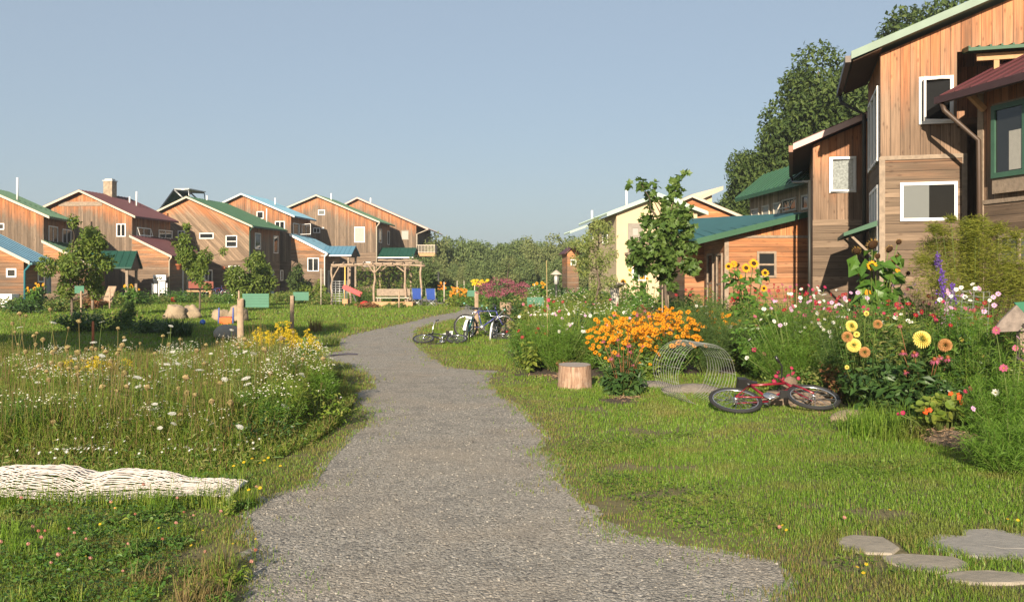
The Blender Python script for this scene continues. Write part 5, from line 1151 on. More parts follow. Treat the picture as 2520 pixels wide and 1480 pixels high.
px_tree('fruit_tree', 'slender pale leaved fruit tree in front of the cream house', 1472, 27, [(1470,560,20),(1495,585,20),(1432,600,22),(1460,630,28),(1492,560,14),(1440,655,24),(1478,690,24),(1468,725,20),(1505,625,16),(1420,640,16),(1450,590,18),(1486,650,20),(1475,540,10),(1410,600,10),(1500,690,16),(1445,570,10)], 3000, .11, FOL_OL, LEAF, .04, .7, 16, .5, top=3.0)
px_tree('young_tree', 'young broad tree left of the dark green porch roof', 178, 36, [(212,548,14),(200,575,24),(226,590,26),(190,610,24),(215,625,28),(170,640,28),(236,645,22),(150,655,24),(190,680,34),(250,655,14),(170,712,22),(210,715,20),(135,645,14),(242,600,14),(205,655,26),(160,685,20)], 5200, .15, FOL_YG, LEAF, .06, 1.0, 14, top=2.9)
px_tree('young_tree', 'thin young tree in front of the burgundy wing', 490, 40, [(480,560,9),(476,590,13),(480,618,16),(482,650,24),(520,632,18),(448,612,14),(505,660,22),(466,668,18),(534,615,9),(440,600,7),(510,690,12),(490,705,10),(475,635,18)], 2800, .15, FOL_YG, LEAF, .05, 1.0, 12, top=2.7)
px_tree('bushy_tree', 'dense bright bushy tree in front of the diagonal board house', 618, 50, [(622,632,16),(618,655,24),(640,672,24),(598,680,26),(625,700,30),(655,695,18),(588,705,18),(610,718,22),(645,718,20),(630,645,14)], 6200, .19, FOL_YG, LEAF, .06, .5, 10)
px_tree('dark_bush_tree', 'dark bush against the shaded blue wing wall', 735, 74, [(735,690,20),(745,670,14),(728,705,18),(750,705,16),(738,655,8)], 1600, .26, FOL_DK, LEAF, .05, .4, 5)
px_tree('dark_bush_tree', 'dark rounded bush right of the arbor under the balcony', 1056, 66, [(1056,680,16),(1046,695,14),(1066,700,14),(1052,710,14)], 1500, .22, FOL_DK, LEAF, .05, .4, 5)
bush('yellow_leaved_bush', 'yellow green bush at the left end of the arbor', 'bush', 766, 56, .85, 1.75, L_LIME, n_lf=1100, size=.2, n_st=30)
# borders along the left houses
brd = [(20,44,1.2,.8,L_MIX,'under the white base'),(55,40,.9,.7,L_BEDD,'right of the white base'),(120,44,1.3,1.0,L_BED,'between the sunflower and the young tree'),(150,42,.9,.8,L_MIX,'left of the young tree trunk'),(215,46,1.0,.8,L_RUST,'right of the young tree trunk'),(260,50,1.1,.8,L_MIX,'in front of the porch'),(290,52,1.0,.9,L_LIME,'left of the two-headed sunflower'),
 (345,53,1.1,.9,L_BED,'right of the two-headed sunflower'),(385,56,1.2,.6,L_MIX,'below the white meter boxes'),(425,58,1.2,1.0,L_BEDD,'beside the burgundy wing corner'),(455,56,1.2,.9,L_BED,'left of the porch bench'),(520,56,1.3,.7,L_MIX,'below the porch bench'),(555,54,1.2,.9,L_BED,'left of the bushy tree'),(690,58,1.3,.8,L_MIX,'right of the bushy tree'),(720,60,1.2,.8,L_LIME,'below the dark bush'),(790,52,1.0,.8,L_MIX,'left of the trellis ladder'),
 (905,47,.7,.35,L_RUST,'low on the grass before the red slide'),(975,48,.6,.3,L_MIX,'low on the grass before the plank table'),(1010,58,1.3,1.2,L_BED,'behind the blue folding chairs'),(900,56,1.3,1.3,L_FEATHD,'inside the arbor, left'),(960,57,1.3,1.4,L_BED,'inside the arbor, right'),(875,58,1.0,1.0,L_BED,'behind the red slide'),(1180,56,1.6,.8,L_MIX,'at the far bend of the path')]
for (px, d, R, H, m_, wh) in brd: bush('border_plant', f'garden border plant {wh}', 'plant', px, d, R, H, m_, 'border plants along the left houses', n_lf=620, size=.17, n_st=26)
# shaded plants of the left middle ground
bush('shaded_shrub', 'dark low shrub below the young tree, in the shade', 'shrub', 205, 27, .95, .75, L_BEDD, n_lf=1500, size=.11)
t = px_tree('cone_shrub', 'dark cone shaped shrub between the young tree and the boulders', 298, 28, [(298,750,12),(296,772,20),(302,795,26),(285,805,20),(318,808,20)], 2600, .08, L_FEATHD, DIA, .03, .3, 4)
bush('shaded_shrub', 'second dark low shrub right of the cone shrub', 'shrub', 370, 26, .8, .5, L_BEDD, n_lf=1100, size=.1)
t = plant('arching_grass_clump', 'dark arching ornamental grass clump before the boulders', 'grass clump', 435, 24.5); swords(MB(), .35, .75, 420, .02, 0, .9).obj('foliage', L_BEDD, t)
t = plant('arching_grass_clump', 'smaller arching grass clump left of the boulders', 'grass clump', 385, 26.5); swords(MB(), .3, .6, 260, .02, 0, .9).obj('foliage', L_BED, t)
t = plant('arching_grass_clump', 'arching grass clump at the path edge opposite the fallen black bicycle', 'grass clump', 815, 22.2); swords(MB(), .22, .32, 240, .012, 0, .9).obj('foliage', L_MIX, t)
t = plant('arching_grass_clump', 'shaggy long grass at the front edge of the flower bed', 'grass clump', 2190, 9.5); swords(MB(), .5, .42, 900, .008, 0, .95).obj('foliage', GRASS, t)
t = plant('arching_grass_clump', 'dry tan grass tuft on the lawn right of the second green sign', 'grass clump', 775, 27); swords(MB(), .2, .5, 170, .012, 0, .35).obj('foliage', L_DRY, t)

# ================================================================== the left meadow
ALLM = MB(); p = cand(7, 19.5, 3000, .6, 1.6); p = p[pip(p, MEADOW) & (p[:,0] < 0)]; n = len(p); e = np.clip(pdist(p, MEADOW)/.9, .25, 1)
ppx = p[:,0]/p[:,1]*F+CX; hl = np.interp(p[:,1], [7.5,9,11,13,15,18.6], [.36,.46,.54,.48,.34,.16]); hr_ = np.interp(p[:,1], [7.5,9,11,13,15,18.6], [.36,.47,.58,.66,.66,.45]); hh = (hl+(hr_-hl)*np.clip((ppx-480)/140,0,1))*e*(.5+.68*rng.random(n)**1.3)*(1+.22*noise2(p,1.6,9)); nz = noise2(p, 1.3, 4)
mm = np.where(rng.random(n) < .09+.07*nz, 1, np.where(rng.random(n) < .035, 2, 0))
blades(ALLM, np.c_[p, np.zeros(n)], hh, (.005+.004*rng.random(n))*np.interp(p[:,1],[7,18],[.9,1.5]), rng.uniform(.1,.95,n), np.repeat(mm, 2))
k = rng.random(n) < .55; q = p[k]; nq = len(q); zz = hh[k]*rng.uniform(.15,.85,nq); leaves(ALLM, LEAF, np.c_[q, zz], rng.normal(size=(nq,3))*[1,1,.6], rng.normal(size=(nq,3))*.5+[0,0,.7], rng.uniform(.03,.075,nq), 3, .6)
k = rng.random(n) < .035; q = p[k]; nq = len(q); stalks(ALLM, np.c_[q, np.zeros(nq)], np.c_[q+rng.normal(size=(nq,2))*.06, hh[k]*rng.uniform(.9,1.35,nq)], .0035, .002, 1)
tag(ALLM.obj('wild_meadow', [L_MEAD, L_DRY, L_RUST, L_MIX]), 'tall wild meadow grass and weeds left of the gravel path', 'meadow', kind='stuff')
def stalk_flower(name, label, cat, group, me, pts, dia, sm, hname, zr):
    proto = None
    for (x, y, z) in pts:
        t = empty(name, (x, y, 0), 0, label, cat, group); dx, dy = random.uniform(-.12,.12), random.uniform(-.1,.1)
        mb = MB(); mb.tube([(0,0,0),(dx*.3,dy*.3,z*.5),(dx,dy,z)], [.0045,.004,.003], 5); mb.obj('stem', sm, t)
        link(hname, me, t, (dx,dy,z+.02), (random.uniform(-.5,.35), random.uniform(-.5,.5), random.uniform(0,6)), random.uniform(*dia))
def mpts(n, pxr, pyr, dr, seed_=0):
    out = []
    for _ in range(n):
        d = random.uniform(*dr); v = P(random.uniform(*pxr), random.uniform(*pyr), d); out.append((v.x, v.y, max(.25, v.z)))
    return out
SEEDPX = [(143,765),(65,775),(57,820),(150,810),(198,795),(60,850),(288,812),(288,835),(275,870),(78,822),(90,830),(455,838),(410,850),(600,838),(385,830),(340,848),(520,845),(495,850),(570,850),(590,860),(675,835),(650,845),(745,820),(460,905),(752,945),(40,780),(30,800),(245,860),(430,880),(655,868),(580,880),(610,870),(710,838),(105,840),(195,862),(375,872)]
pts = []
for (a, b) in SEEDPX: v = P(a, b, random.uniform(10.5,15.5)); pts.append((v.x, v.y, v.z))
pts += mpts(36, (0,330), (850,940), (9.5,13)) + mpts(34, (330,800), (860,980), (10,15)) + mpts(34, (0,620), (930,1110), (8.4,10.5))
stalk_flower('seed_head_stalk', 'curled beige seed head on a thin stalk in the wild meadow', 'wildflower', 'dry seed heads of the wild meadow', M_SEED, pts, (.024,.040), L_DRY, 'seed_head', 0)
UM = [(40,787),(40,808),(112,798),(238,795),(255,845),(290,840),(395,822),(412,805),(565,815),(600,830),(640,838),(690,838),(715,838),(540,850),(625,855),(420,870),(300,862),(585,868),(665,888),(200,890),(352,872),(565,875),(555,857)]
pts = []
for (a, b) in UM: v = P(a, b, random.uniform(10.5,15)); pts.append((v.x, v.y, v.z))
pts += mpts(90, (60,780), (870,1040), (9,13.5)) + mpts(16, (380,680), (1000,1090), (8.3,9.6)) + mpts(10, (780,900), (880,950), (13.5,15.5))[:6]
stalk_flower('white_umbel_flower', 'flat white lacy flower on a stalk in the wild meadow', 'wildflower', 'white lacy flowers of the wild meadow', M_UMB, pts, (.024,.046), STEM, 'flower_head', 0)
# tiny white daisies in drifts
for (a, b, d, w_, n, lab) in ((290,985,9.8,.55,100,'largest drift of tiny white daisies in the middle of the wild meadow'),(300,1050,8.9,.55,98,'drift of tiny white daisies below the largest one'),(390,945,10.6,.55,90,'drift of tiny white daisies right of the goldenrod'),(755,975,11.3,.35,95,'dense drift of tiny white daisies near the path edge'),(720,905,13.2,.45,85,'drift of tiny white daisies behind the dense one'),(200,1130,8.2,.45,70,'drift of tiny white daisies just behind the white hammock net'),(500,1120,8.4,.45,70,'drift of tiny white daisies behind the right end of the net')):
    t = plant('daisy_drift', lab, 'wildflowers', a, d, 'drifts of tiny white daisies'); mb = MB(); q = rng.normal(size=(n,3))*[w_*.5,w_*.35,.08]; q[:,2] += P(a,b,d).z; q[:,2] = np.maximum(q[:,2], .12); stalks(mb, q*[.8,.8,0], q, .0025, .0018); mb.obj('stem', STEM, t)
    for v in q: link('flower', H_DAISY, t, tuple(v), rface(.9,.6,.4), random.uniform(.012,.018))
# goldenrod
def goldenrod(label, px, d, H, R, n_pl, dense=1.0):
    t = plant('goldenrod_plant', label, 'goldenrod', px, d, 'goldenrod plants'); mb = MB(); b_, t_ = stems_(n_pl, R, H, .75, .5); stalks(mb, b_, t_, .005, .003, 1)
    n = n_pl*16; i = rng.integers(0,n_pl,n); k = rng.uniform(.1,.85,n); leaves(mb, LEAF, b_[i]+(t_[i]-b_[i])*k[:,None], rng.normal(size=(n,3))*[1,1,.5], rng.normal(size=(n,3))*.4+[0,0,.6], .085, 0, .35); mb.obj('foliage', [L_MIX, STEM], t)
    for j in range(n_pl):
        fl = MB()
        for s in range(9):
            a = random.uniform(0,6.28); L_ = random.uniform(.06,.14)*(1-.06*s); c = np.array([math.cos(a), math.sin(a), .35]); m_ = int(26*dense); kk = rng.random(m_); pos = t_[j]+np.array([0,0,-.02*s])+np.outer(kk*L_, c)+np.outer(-(kk**2)*L_*.5, [0,0,1])+rng.normal(size=(m_,3))*.007
            leaves(fl, DIA, pos, rdir(m_), rdir(m_), .016, wid=1.3)
        fl.obj('plume', GLD, t)
goldenrod('goldenrod plant at the far left of the meadow', 165, 12.2, .62, .22, 6); goldenrod('goldenrod plant in the left meadow with the densest plumes', 230, 11.8, .66, .3, 11); goldenrod('goldenrod plant left of the tall wooden sign post', 300, 12.4, .64, .22, 6)
goldenrod('broad goldenrod mass in front of the second green sign', 690, 14.6, 1.0, .42, 20, 1.5); goldenrod('goldenrod right of the broad goldenrod mass', 745, 14.9, .88, .3, 12, 1.3); goldenrod('goldenrod just right of the tall wooden sign post', 640, 14.9, .82, .25, 10, 1.2)
for (px, d, R, H, m_, lab, n) in ((470,9.2,.18,.62,L_SWORD,'pale upright grass tuft in the middle of the meadow',90),(640,9.0,.5,.34,L_BEDD,'dark clover clump at the right front of the meadow',700),(790,10.0,.45,.5,L_MEAD,'leaning green weeds at the path edge',500),(720,12.0,.5,.66,L_RUST,'reddish withered weeds before the goldenrod mass',420),(60,9.2,.4,.5,L_BED,'leafy weed clump at the left edge of the meadow',500),(560,9.3,.4,.4,L_BED,'leafy weed clump before the pale tuft',450)):
    bush('weed_clump', lab, 'weeds', px, d, R, H, m_, 'weed clumps of the meadow', n_lf=n, size=.05, n_st=26)
L_WEED = leafm('light_weed_leaves', [(.10,.16,.02),(.15,.20,.03),(.21,.24,.05),(.26,.24,.08)], .4, .5, .2)
for i in range(150):
    d = random.uniform(8.4, 15.5); px = random.uniform(10, 470 if d > 12.5 else 560) if i % 3 else random.uniform(560, 800); d = min(max(d, 9.3), 13.2) if px > 560 else d
    H_ = random.uniform(.36,.60) if px < 560 else random.uniform(.5,.82); m_ = random.choice([L_BED,L_WEED,L_MEAD,L_WEED,L_FEATH,L_MIX])
    kd = random.choice(['leafy','feathery']); R_ = random.uniform(.16,.32); wh = i % 5 < 2
    t = bush('meadow_weed', 'bushy wild weed dotted with tiny white flowers among the meadow stalks' if wh else 'bushy wild weed growing among the meadow stalks', 'weeds', px, d, R_, H_, m_, 'white dotted weeds of the wild meadow' if wh else 'bushy weeds of the wild meadow', kd, **(dict(n_st=22, n_lf=600, size=.045, wid=.5) if kd == 'leafy' else dict(n_st=22, n_sl=2600)))
    if wh:
        nq = random.randint(30,60); q = in_dome(nq, R_, H_*1.02, .6)+rng.normal(size=(nq,3))*.03; Q = MB(); Q.ball((0,0,0), (1,1,.45), 6, 4); mf = MB(); mf.inst(Q, np.eye(3)[None]*rng.uniform(.006,.012,nq)[:,None,None], q); o = mf.obj('tiny_flowers', WHT, t); o['kind'] = 'stuff'
# clover and small flowers of the front left turf
CL = MB(); p = cand(4.2, 7.4, 1500, .6, 1.2); p = p[(p[:,0] < -.2) & ~pip(p, PATH)]; k = (pdist(p, PATH) > .35) & (noise2(p, 2.0, 21) > -.25); p = p[k]; n = len(p)
leaves(CL, ROUND, np.c_[p, rng.uniform(.015,.075,n)], rdir(n)*[1,1,.2], rng.normal(size=(n,3))*.35+[0,0,1], rng.uniform(.012,.024,n), 0)
tag(CL.obj('clover_leaves', [L_BED]), 'low clover leaves in the front left turf', 'clover', kind='stuff')
CR = MB(); p = cand(4.2, 9.5, 700, .6, 1.0); p = p[(p[:,0] > .5) & ~pip(p, PATH)]; k = (pdist(p, PATH) > .2) & (noise2(p, 2.4, 22) > .45) & np.all([np.hypot(p[:,0]-a_[0], p[:,1]-a_[1]) > .27 for a_ in STONE_SPOTS], axis=0); p = p[k]; n = len(p)
leaves(CR, ROUND, np.c_[p, rng.uniform(.015,.06,n)], rdir(n)*[1,1,.2], rng.normal(size=(n,3))*.35+[0,0,1], rng.uniform(.014,.026,n), 0)
tag(CR.obj('broad_leaved_weeds', [leafm('lawn_weed_leaves', [(.09,.16,.02),(.13,.20,.03)], .35)]), 'patches of low broad leaves in the right lawn', 'weeds', kind='stuff')
for i in range(46):
    px, py = random.uniform(-20,640), random.uniform(1225,1500); v = G(px, py)
    if pip(np.array([[v.x,v.y]]), PATH)[0]: continue
    t = empty('turf_weed', v, 0, 'small leafy weed tuft in the front left turf', 'weeds', 'weed tufts of the front left turf'); mb = MB()
    if i % 3 == 0: swords(mb, .09, random.uniform(.12,.26), 60, .005, 0, .8); mm_ = [random.choice([L_MEAD,L_DRY,GRASS]), STEM]
    else: leafy(mb, random.uniform(.07,.15), random.uniform(.07,.17), 10, 130, .035, wid=.7); mm_ = [random.choice([L_BED,L_MIX,L_BED,L_MEAD]), STEM]
    mb.obj('foliage', mm_, t)
PKC = M_CLOV.mesh('clover_blossom', [petal('clover_pink', (.36,.17,.13), .1)]); RDC = M_CLOV.mesh('clover_blossom', [petal('faded_clover', (.27,.10,.06), .1)])
for i in range(40):
    px, py = (random.uniform(0,640), random.uniform(1215,1440)); v = G(px, py)
    kind_ = random.choice(['yellow','pink','pink','faded'])
    me = {'yellow':H_LEM,'pink':PKC,'faded':RDC}[kind_]; z_ = random.uniform(.07,.12); t = empty({'yellow':'yellow_wildflower'}.get(kind_,'clover_blossom'), (v.x,v.y,0), 0, {'yellow':'tiny yellow wildflower in the front left turf','pink':'pink clover blossom in the front left turf','faded':'faded brown clover blossom in the front left turf'}[kind_], 'wildflower', f'{kind_} blossoms in the front left turf')
    MB().tube([(0,0,0),(0,0,z_)], .0015, 4).obj('stem', STEM, t); link('flower_head', me, t, (0,0,z_), rface(.9,.5,.4), random.uniform(.007,.0115))
for (px, py) in ((620,1130),(650,1135),(640,1142),(660,1128),(690,1150),(612,1215),(640,1210),(600,1140),(575,1150)):
    v = G(px, py+45); z_ = .16; t = empty('yellow_wildflower', (v.x,v.y,0), 0, 'tiny yellow wildflower at the front edge of the meadow', 'wildflower', 'yellow blossoms at the meadow edge'); MB().tube([(0,0,0),(0,0,z_)], .0018, 4).obj('stem', STEM, t); link('flower_head', H_LEM, t, (0,0,z_), rface(.9,.5,.4), .014)
for (px, py, c) in ((1925,1318,'yellow'),(1935,1330,'yellow'),(2190,1278,'yellow'),(2078,1298,'pink'),(2132,1418,'yellow'),(2110,1425,'yellow'),(2125,1440,'yellow'),(2480,1302,'yellow'),(2505,1305,'yellow'),(1918,1322,'pink')):
    v = G(px, py); t = empty('yellow_wildflower' if c == 'yellow' else 'clover_blossom', (v.x,v.y,0), 0, f'tiny {c} wildflower near the flat stepping stones', 'wildflower', f'{c} blossoms near the stepping stones'); MB().tube([(0,0,0),(0,0,.07)], .0015, 4).obj('stem', STEM, t); link('flower_head', H_LEM if c == 'yellow' else PKC, t, (0,0,.07), rface(.9,.5,.4), .012)
# ================================================================== bicycles
RUBBER = pbr('black_rubber', (.022,.022,.022), .8, var=.2); CHROME = pbr('bright_metal', (.55,.55,.55), .25, .9, var=.05)
PAINT = {k: pbr(f'{k}_bicycle_paint', c, .3, var=.05, spec=.6) for k, c in dict(red=(.20,.010,.022), blue=(.045,.05,.20), teal=(.06,.26,.22), black=(.02,.02,.02), white=(.72,.72,.70), mint=(.22,.55,.42)).items()}
def wheel(root, x, r, tyre, y=0.0, rim=CHROME, tr=.022):
    t = MB(); t.tube([(x+r*math.cos(a), y, r+r*math.sin(a)) for a in np.linspace(0, 2*math.pi, 37)[:-1]], tr, 8, closed=True); o = t.obj('wheel', tyre, root)
    q = MB(); rr = r-.03; q.tube([(x+rr*math.cos(a), y, r+rr*math.sin(a)) for a in np.linspace(0, 2*math.pi, 37)[:-1]], .011, 6, closed=True); q.obj('rim', rim, o)
    s = MB(); m = 20
    for i in range(m):
        a = 2*math.pi*i/m; s.bar((x+.018*math.cos(a+1.2), y+(.025 if i % 2 else -.025), r+.018*math.sin(a+1.2)), (x+rr*math.cos(a), y, r+rr*math.sin(a)), .004)
    s.tube([(x,y-.035,r),(x,y+.035,r)], .02, 8); s.obj('spokes', CHROME, o); return o
def bicycle(name, label, frame, r=.3, wb=1.0, tyre=RUBBER, saddle=PAINT['black'], bar='flat', grip=PAINT['black'], front_tyre=None, seat_z=None, bar_z=None, steer=0.0, guard=None):
    t = empty(name, (0,0,0), 0, label, 'bicycle')
    sz = seat_z or 2.55*r; bz = bar_z or 2.9*r; bb = Vector((.43*wb,0,r*.93)); st = Vector((.30*wb,0,sz)); hd = Vector((.80*wb,0,2.35*r)); hd2 = Vector((.845*wb,0,1.95*r)); rx = Vector((0,0,r)); fx = Vector((wb,0,r))
    m = MB(); sc_ = st.lerp(bb, .18)
    m.tube([bb, sc_], .017, 8); m.tube([bb, hd2], .02, 8); m.tube([sc_, hd], .017, 8); m.tube([hd2, hd], .02, 8)
    for s in (-.045,.045):
        m.tube([bb+Vector((0,s*.6,0)), rx+Vector((0,s,0))], .010, 6); m.tube([sc_+Vector((0,s*.3,0)), rx+Vector((0,s,0))], .009, 6)
    m.obj('frame', PAINT[frame], t)
    f = MB(); 
    for s in (-.05,.05): f.tube([hd2+Vector((0,s*.7,0)), hd2.lerp(fx, .5)+Vector((.0,s,0)), fx+Vector((0,s,0))], .012, 6)
    f.tube([hd, hd+Vector((-.03,0,bz-hd.z))], .014, 8); f.obj('fork', PAINT[frame] if frame != 'teal' else CHROME, t)
    h = MB(); c = hd+Vector((-.03,0,bz-hd.z))
    if bar == 'flat': pts = [c+Vector(v) for v in ((-.06,-.29,.02),(.03,-.16,0),(.04,0,0),(.03,.16,0),(-.06,.29,.02))]
    else: pts = [c+Vector(v) for v in ((-.12,-.25,.20),(-.02,-.22,.19),(.02,-.09,.0),(.02,.09,.0),(-.02,.22,.19),(-.12,.25,.20))]
    h.tube(pts, .011, 8); ho = h.obj('handlebar', CHROME if bar != 'flat' else PAINT['black'], t)
    for a, b in ((pts[0], pts[1]), (pts[-1], pts[-2])): MB().tube([a, a.lerp(b, .8 if bar != 'flat' else .6)], .018, 8).obj('grip', grip, ho)
    s = MB(); s.tube([sc_, st-Vector((0,0,.03))], .013, 8); so_ = s.obj('seat_post', CHROME, t)
    q = MB(); q.poly([(st.x-.13,-.085,sz),(st.x-.13,.085,sz),(st.x-.02,.075,sz),(st.x+.06,.03,sz-.008),(st.x+.14,.015,sz-.01),(st.x+.14,-.015,sz-.01),(st.x+.06,-.03,sz-.008),(st.x-.02,-.075,sz)]+[(st.x-.12,-.075,sz-.06),(st.x-.12,.075,sz-.06),(st.x-.02,.06,sz-.05),(st.x+.06,.02,sz-.045),(st.x+.13,.012,sz-.04),(st.x+.13,-.012,sz-.04),(st.x+.06,-.02,sz-.045),(st.x-.02,-.06,sz-.05)],
        [(0,7,6,5,4,3,2,1),(8,9,10,11,12,13,14,15)]+[(i,(i+1) % 8,8+(i+1) % 8,8+i) for i in range(8)]); q.obj('saddle', saddle, t)
    k = MB(); k.tube([bb+Vector((0,-.06,0)), bb+Vector((0,.06,0))], .02, 8); k.tube([bb+Vector((0,-.055,0)), bb+Vector((0,-.049,0))], .085, 16); k.bar(bb+Vector((0,-.07,0)), bb+Vector((.12,-.07,-.11)), .016); k.bar(bb+Vector((0,.07,0)), bb+Vector((-.12,.07,.11)), .016); ko = k.obj('crank', CHROME, t)
    for p, s_ in ((bb+Vector((.12,-.12,-.11)),1), (bb+Vector((-.12,.12,.11)),1)): MB().box(tuple(p-Vector((.045,.045,.012))), tuple(p+Vector((.045,.045,.012)))).obj('pedal', RUBBER, ko)
    wheel(t, 0, r, tyre); wheel(t, wb, r, front_tyre or tyre)
    if guard:
        g_ = MB(); rr = r+.05; P0 = [(rr*math.cos(a), r+rr*math.sin(a)) for a in np.linspace(.9, 3.0, 14)]
        for (x0,z0),(x1,z1) in zip(P0, P0[1:]): g_.hexa([(x0,-.035,z0),(x0,.035,z0),(x1,.035,z1),(x1,-.035,z1),(x0,-.035,z0+.006),(x0,.035,z0+.006),(x1,.035,z1+.006),(x1,-.035,z1+.006)])
        g_.obj('mudguard', guard, t)
    return t
def pose(t, loc, head_, roll=0.0, pitch=0.0, lift=0.0):
    """head_: direction of travel on the ground; roll: lean about the wheel line"""
    M = Matrix.Rotation(head_, 4, 'Z') @ Matrix.Rotation(pitch, 4, 'Y') @ Matrix.Rotation(roll, 4, 'X'); t.rotation_euler = M.to_euler(); t.location = Vector(loc)+Vector((0,0,lift))
# fallen red bicycle on the right lawn: rear wheel left, front wheel right
t = bicycle('bicycle', 'red mountain bicycle lying on the lawn in front of the stone ledge', 'red', .30, .98)
a = G(1803, 1030); pose(t, (a.x+.19, a.y+.25, .0), rad(5), rad(-71), rad(-1.5), .05)
# child's bicycle seen from behind
t = bicycle('bicycle', "child's bicycle with white saddle and green grips seen from behind", 'teal', .245, .78, saddle=PAINT['white'], bar='high', grip=PAINT['mint'], guard=PAINT['white'], seat_z=.62, bar_z=.72, tyre=RUBBER)
a = GX(1144, 23.7); pose(t, a, rad(82), rad(8))
t = bicycle('bicycle', 'blue adult bicycle leaning beside the wooden gate post, seen from the side', 'blue', .31, 1.02, seat_z=.82, bar_z=.86)
a = GX(1146, 24.6); pose(t, a, rad(2), rad(5))
t = bicycle('bicycle', "child's bicycle with white tyres facing the camera beside the gate post", 'black', .23, .72, front_tyre=PAINT['white'], tyre=PAINT['white'], grip=PAINT['mint'], bar='high', seat_z=.5, bar_z=.62)
a = GX(1218, 24.3); pose(t, a, rad(-97), rad(-6))
t = bicycle('bicycle', 'small black bicycle lying on the grass at the path edge', 'black', .25, .82, bar='high', saddle=PAINT['white'], seat_z=.55, bar_z=.68)
a = GX(1122, 22.2); pose(t, a, rad(178), rad(72), rad(0), .05)
t = bicycle('bicycle', 'black bicycle lying behind the wooden gate post, mostly hidden', 'black', .27, .9)
a = GX(1238, 23.4); pose(t, a, rad(5), rad(-78), rad(0), .05)
t = bicycle('bicycle', 'blue bicycle parked on the porch of the burgundy wing', 'blue', .33, 1.05); a = GX(517, 69); pose(t, a, rad(20), 0)
t = bicycle('bicycle', 'red bicycle parked behind the blue one on the porch', 'red', .33, 1.05); a = GX(528, 70.5); pose(t, a, rad(28), 0)

# ================================================================== posts, signs, stakes
def log_post(name, label, cat, loc, h, r, mat=OLDWOOD, jit=.12, crack=False, lean=(0,0), n=11):
    m = MB(); k = 7; pts = []; V = []; F_ = []
    prof = [1+random.uniform(-jit, jit) for _ in range(n)]
    for i in range(k+1):
        z_ = h*i/k
        for j in range(n):
            a = 2*math.pi*j/n; rr = r*prof[j]*(1.08-.1*i/k+random.uniform(-.025,.025)); V.append((lean[0]*i/k+rr*math.cos(a), lean[1]*i/k+rr*math.sin(a)*.9, z_-.05 if i == 0 else z_+(random.uniform(-.02,.02) if i == k else 0)))
    for i in range(k):
        for j in range(n): F_.append((i*n+j, i*n+(j+1) % n, (i+1)*n+(j+1) % n, (i+1)*n+j))
    F_.append(tuple(k*n+j for j in range(n))); m.poly(V, F_)
    if crack: m.box((-.012,-r*1.02,.1),(.012,-r*.8,h*.92), 1)
    t = empty(name, loc, 0, label, cat); m.obj('log' if crack else 'post', [mat, INSIDE], t); return t
PALEWOOD = pbr('pale_cracked_wood', (.40,.285,.19), .85, var=.3, scale=7, bump=.6)
def sign(label, px_post, top, d, wpost, b0, b1, d2=None):
    h = P(0, top, d).z; t = log_post('garden_sign', label, 'sign', GX(px_post, d), h, wpost/2, PALEWOOD, .15)
    if b0:
        a, b = P(b0[0], b0[1], d+.08)-t.location, P(b1[0], b1[1], d+.08)-t.location; bd = MB(); nn = 5
        z0, z1 = min(a.z,b.z), max(a.z,b.z)
        bd.box((a.x,.07,z0),(b.x,.085,z1))
        for i in range(nn): bd.box((a.x,.062,z0+(z1-z0)*(i+.25)/nn),(b.x,.0698,z0+(z1-z0)*(i+.62)/nn))
        bd.obj('board', SIGNGREEN, t); ar = MB(); ar.box((-.02,.087,(z0+z1)/2-.03),(max(b.x,0.02)*.95,.12,(z0+z1)/2+.03)); ar.obj('crossbar', PALEWOOD, t)
    return t
sign('tall wooden post carrying a large blank green board at left of the path', 591, 736, 18, .125, (597,722), (662,756))
sign('second wooden post with a smaller blank green board further back', 719, 727, 27.5, .11, (722,718), (760,739))
sign('blank green board on a short post inside the pink cosmos', 1312, 748, 29, .09, (1297,731), (1338,753))
sign('slim tall wooden post with a green board left of it behind the blue bicycle', 1173, 718, 26, .11, (1150,714), (1172,729))
sign('small green board on a stake below the young tree', 200, 716, 34, .07, (184,703), (207,721))
sign('distant green board near the dark-eyed sunflowers', 1222, 700, 40, .08, (1217,694), (1226,700)) if False else None
log_post('gate_post', 'thick weathered cracked wooden post beside the parked bicycles', 'post', GX(1244, 25.4), P(0,744,25.4).z, .155, PALEWOOD, .1, True)
def stake(label, px, top, d, r, mat=PALEWOOD, name='wooden_stake', cat='stake', lean=(0,0)):
    h = P(0, top, d).z; t = MB(); t.tube([(0,0,-.05),(lean[0]*.5,0,h*.5),(lean[0],lean[1],h)], [r,r*.95,r*.85], 7); o = t.obj(name, mat); o.location = GX(px, d); tag(o, label, cat, 'garden stakes')
    return o
BAMB = pbr('dry_bamboo', (.36,.27,.12), .6, var=.25)
stake('thin tall bamboo cane in front of the pink cosmos', 1349, 640, 16, .008, BAMB, 'bamboo_cane', lean=(-.03,0))
stake('thin wooden stake in the border left of the bushy tree', 590, 690, 52, .06); stake('wooden stake before the porch of the diagonal board house', 778-190, 714, 46, .05)
stake('white stake beside the orange lilies', 1093, 693, 52, .035, CREAM_TRIM); stake('white stake further right at the far path bend', 1125, 690, 58, .03, CREAM_TRIM); stake('third white stake at the edge of the wood', 1142, 690, 62, .03, CREAM_TRIM); stake('white stake left of the yellow flower clump', 1168, 692, 52, .03, CREAM_TRIM)
stake('thin white stake beside the small dark-eyed sunflowers', 1316, 697, 36, .022, CREAM_TRIM); stake('stake between the white meter boxes and the young tree', 270, 710, 44, .04); stake('rusty brown stake in the shaded lawn', 229, 790, 20, .03, TERRA); stake('grey post behind the young tree', 228, 690, 45, .07, OLDWOOD)
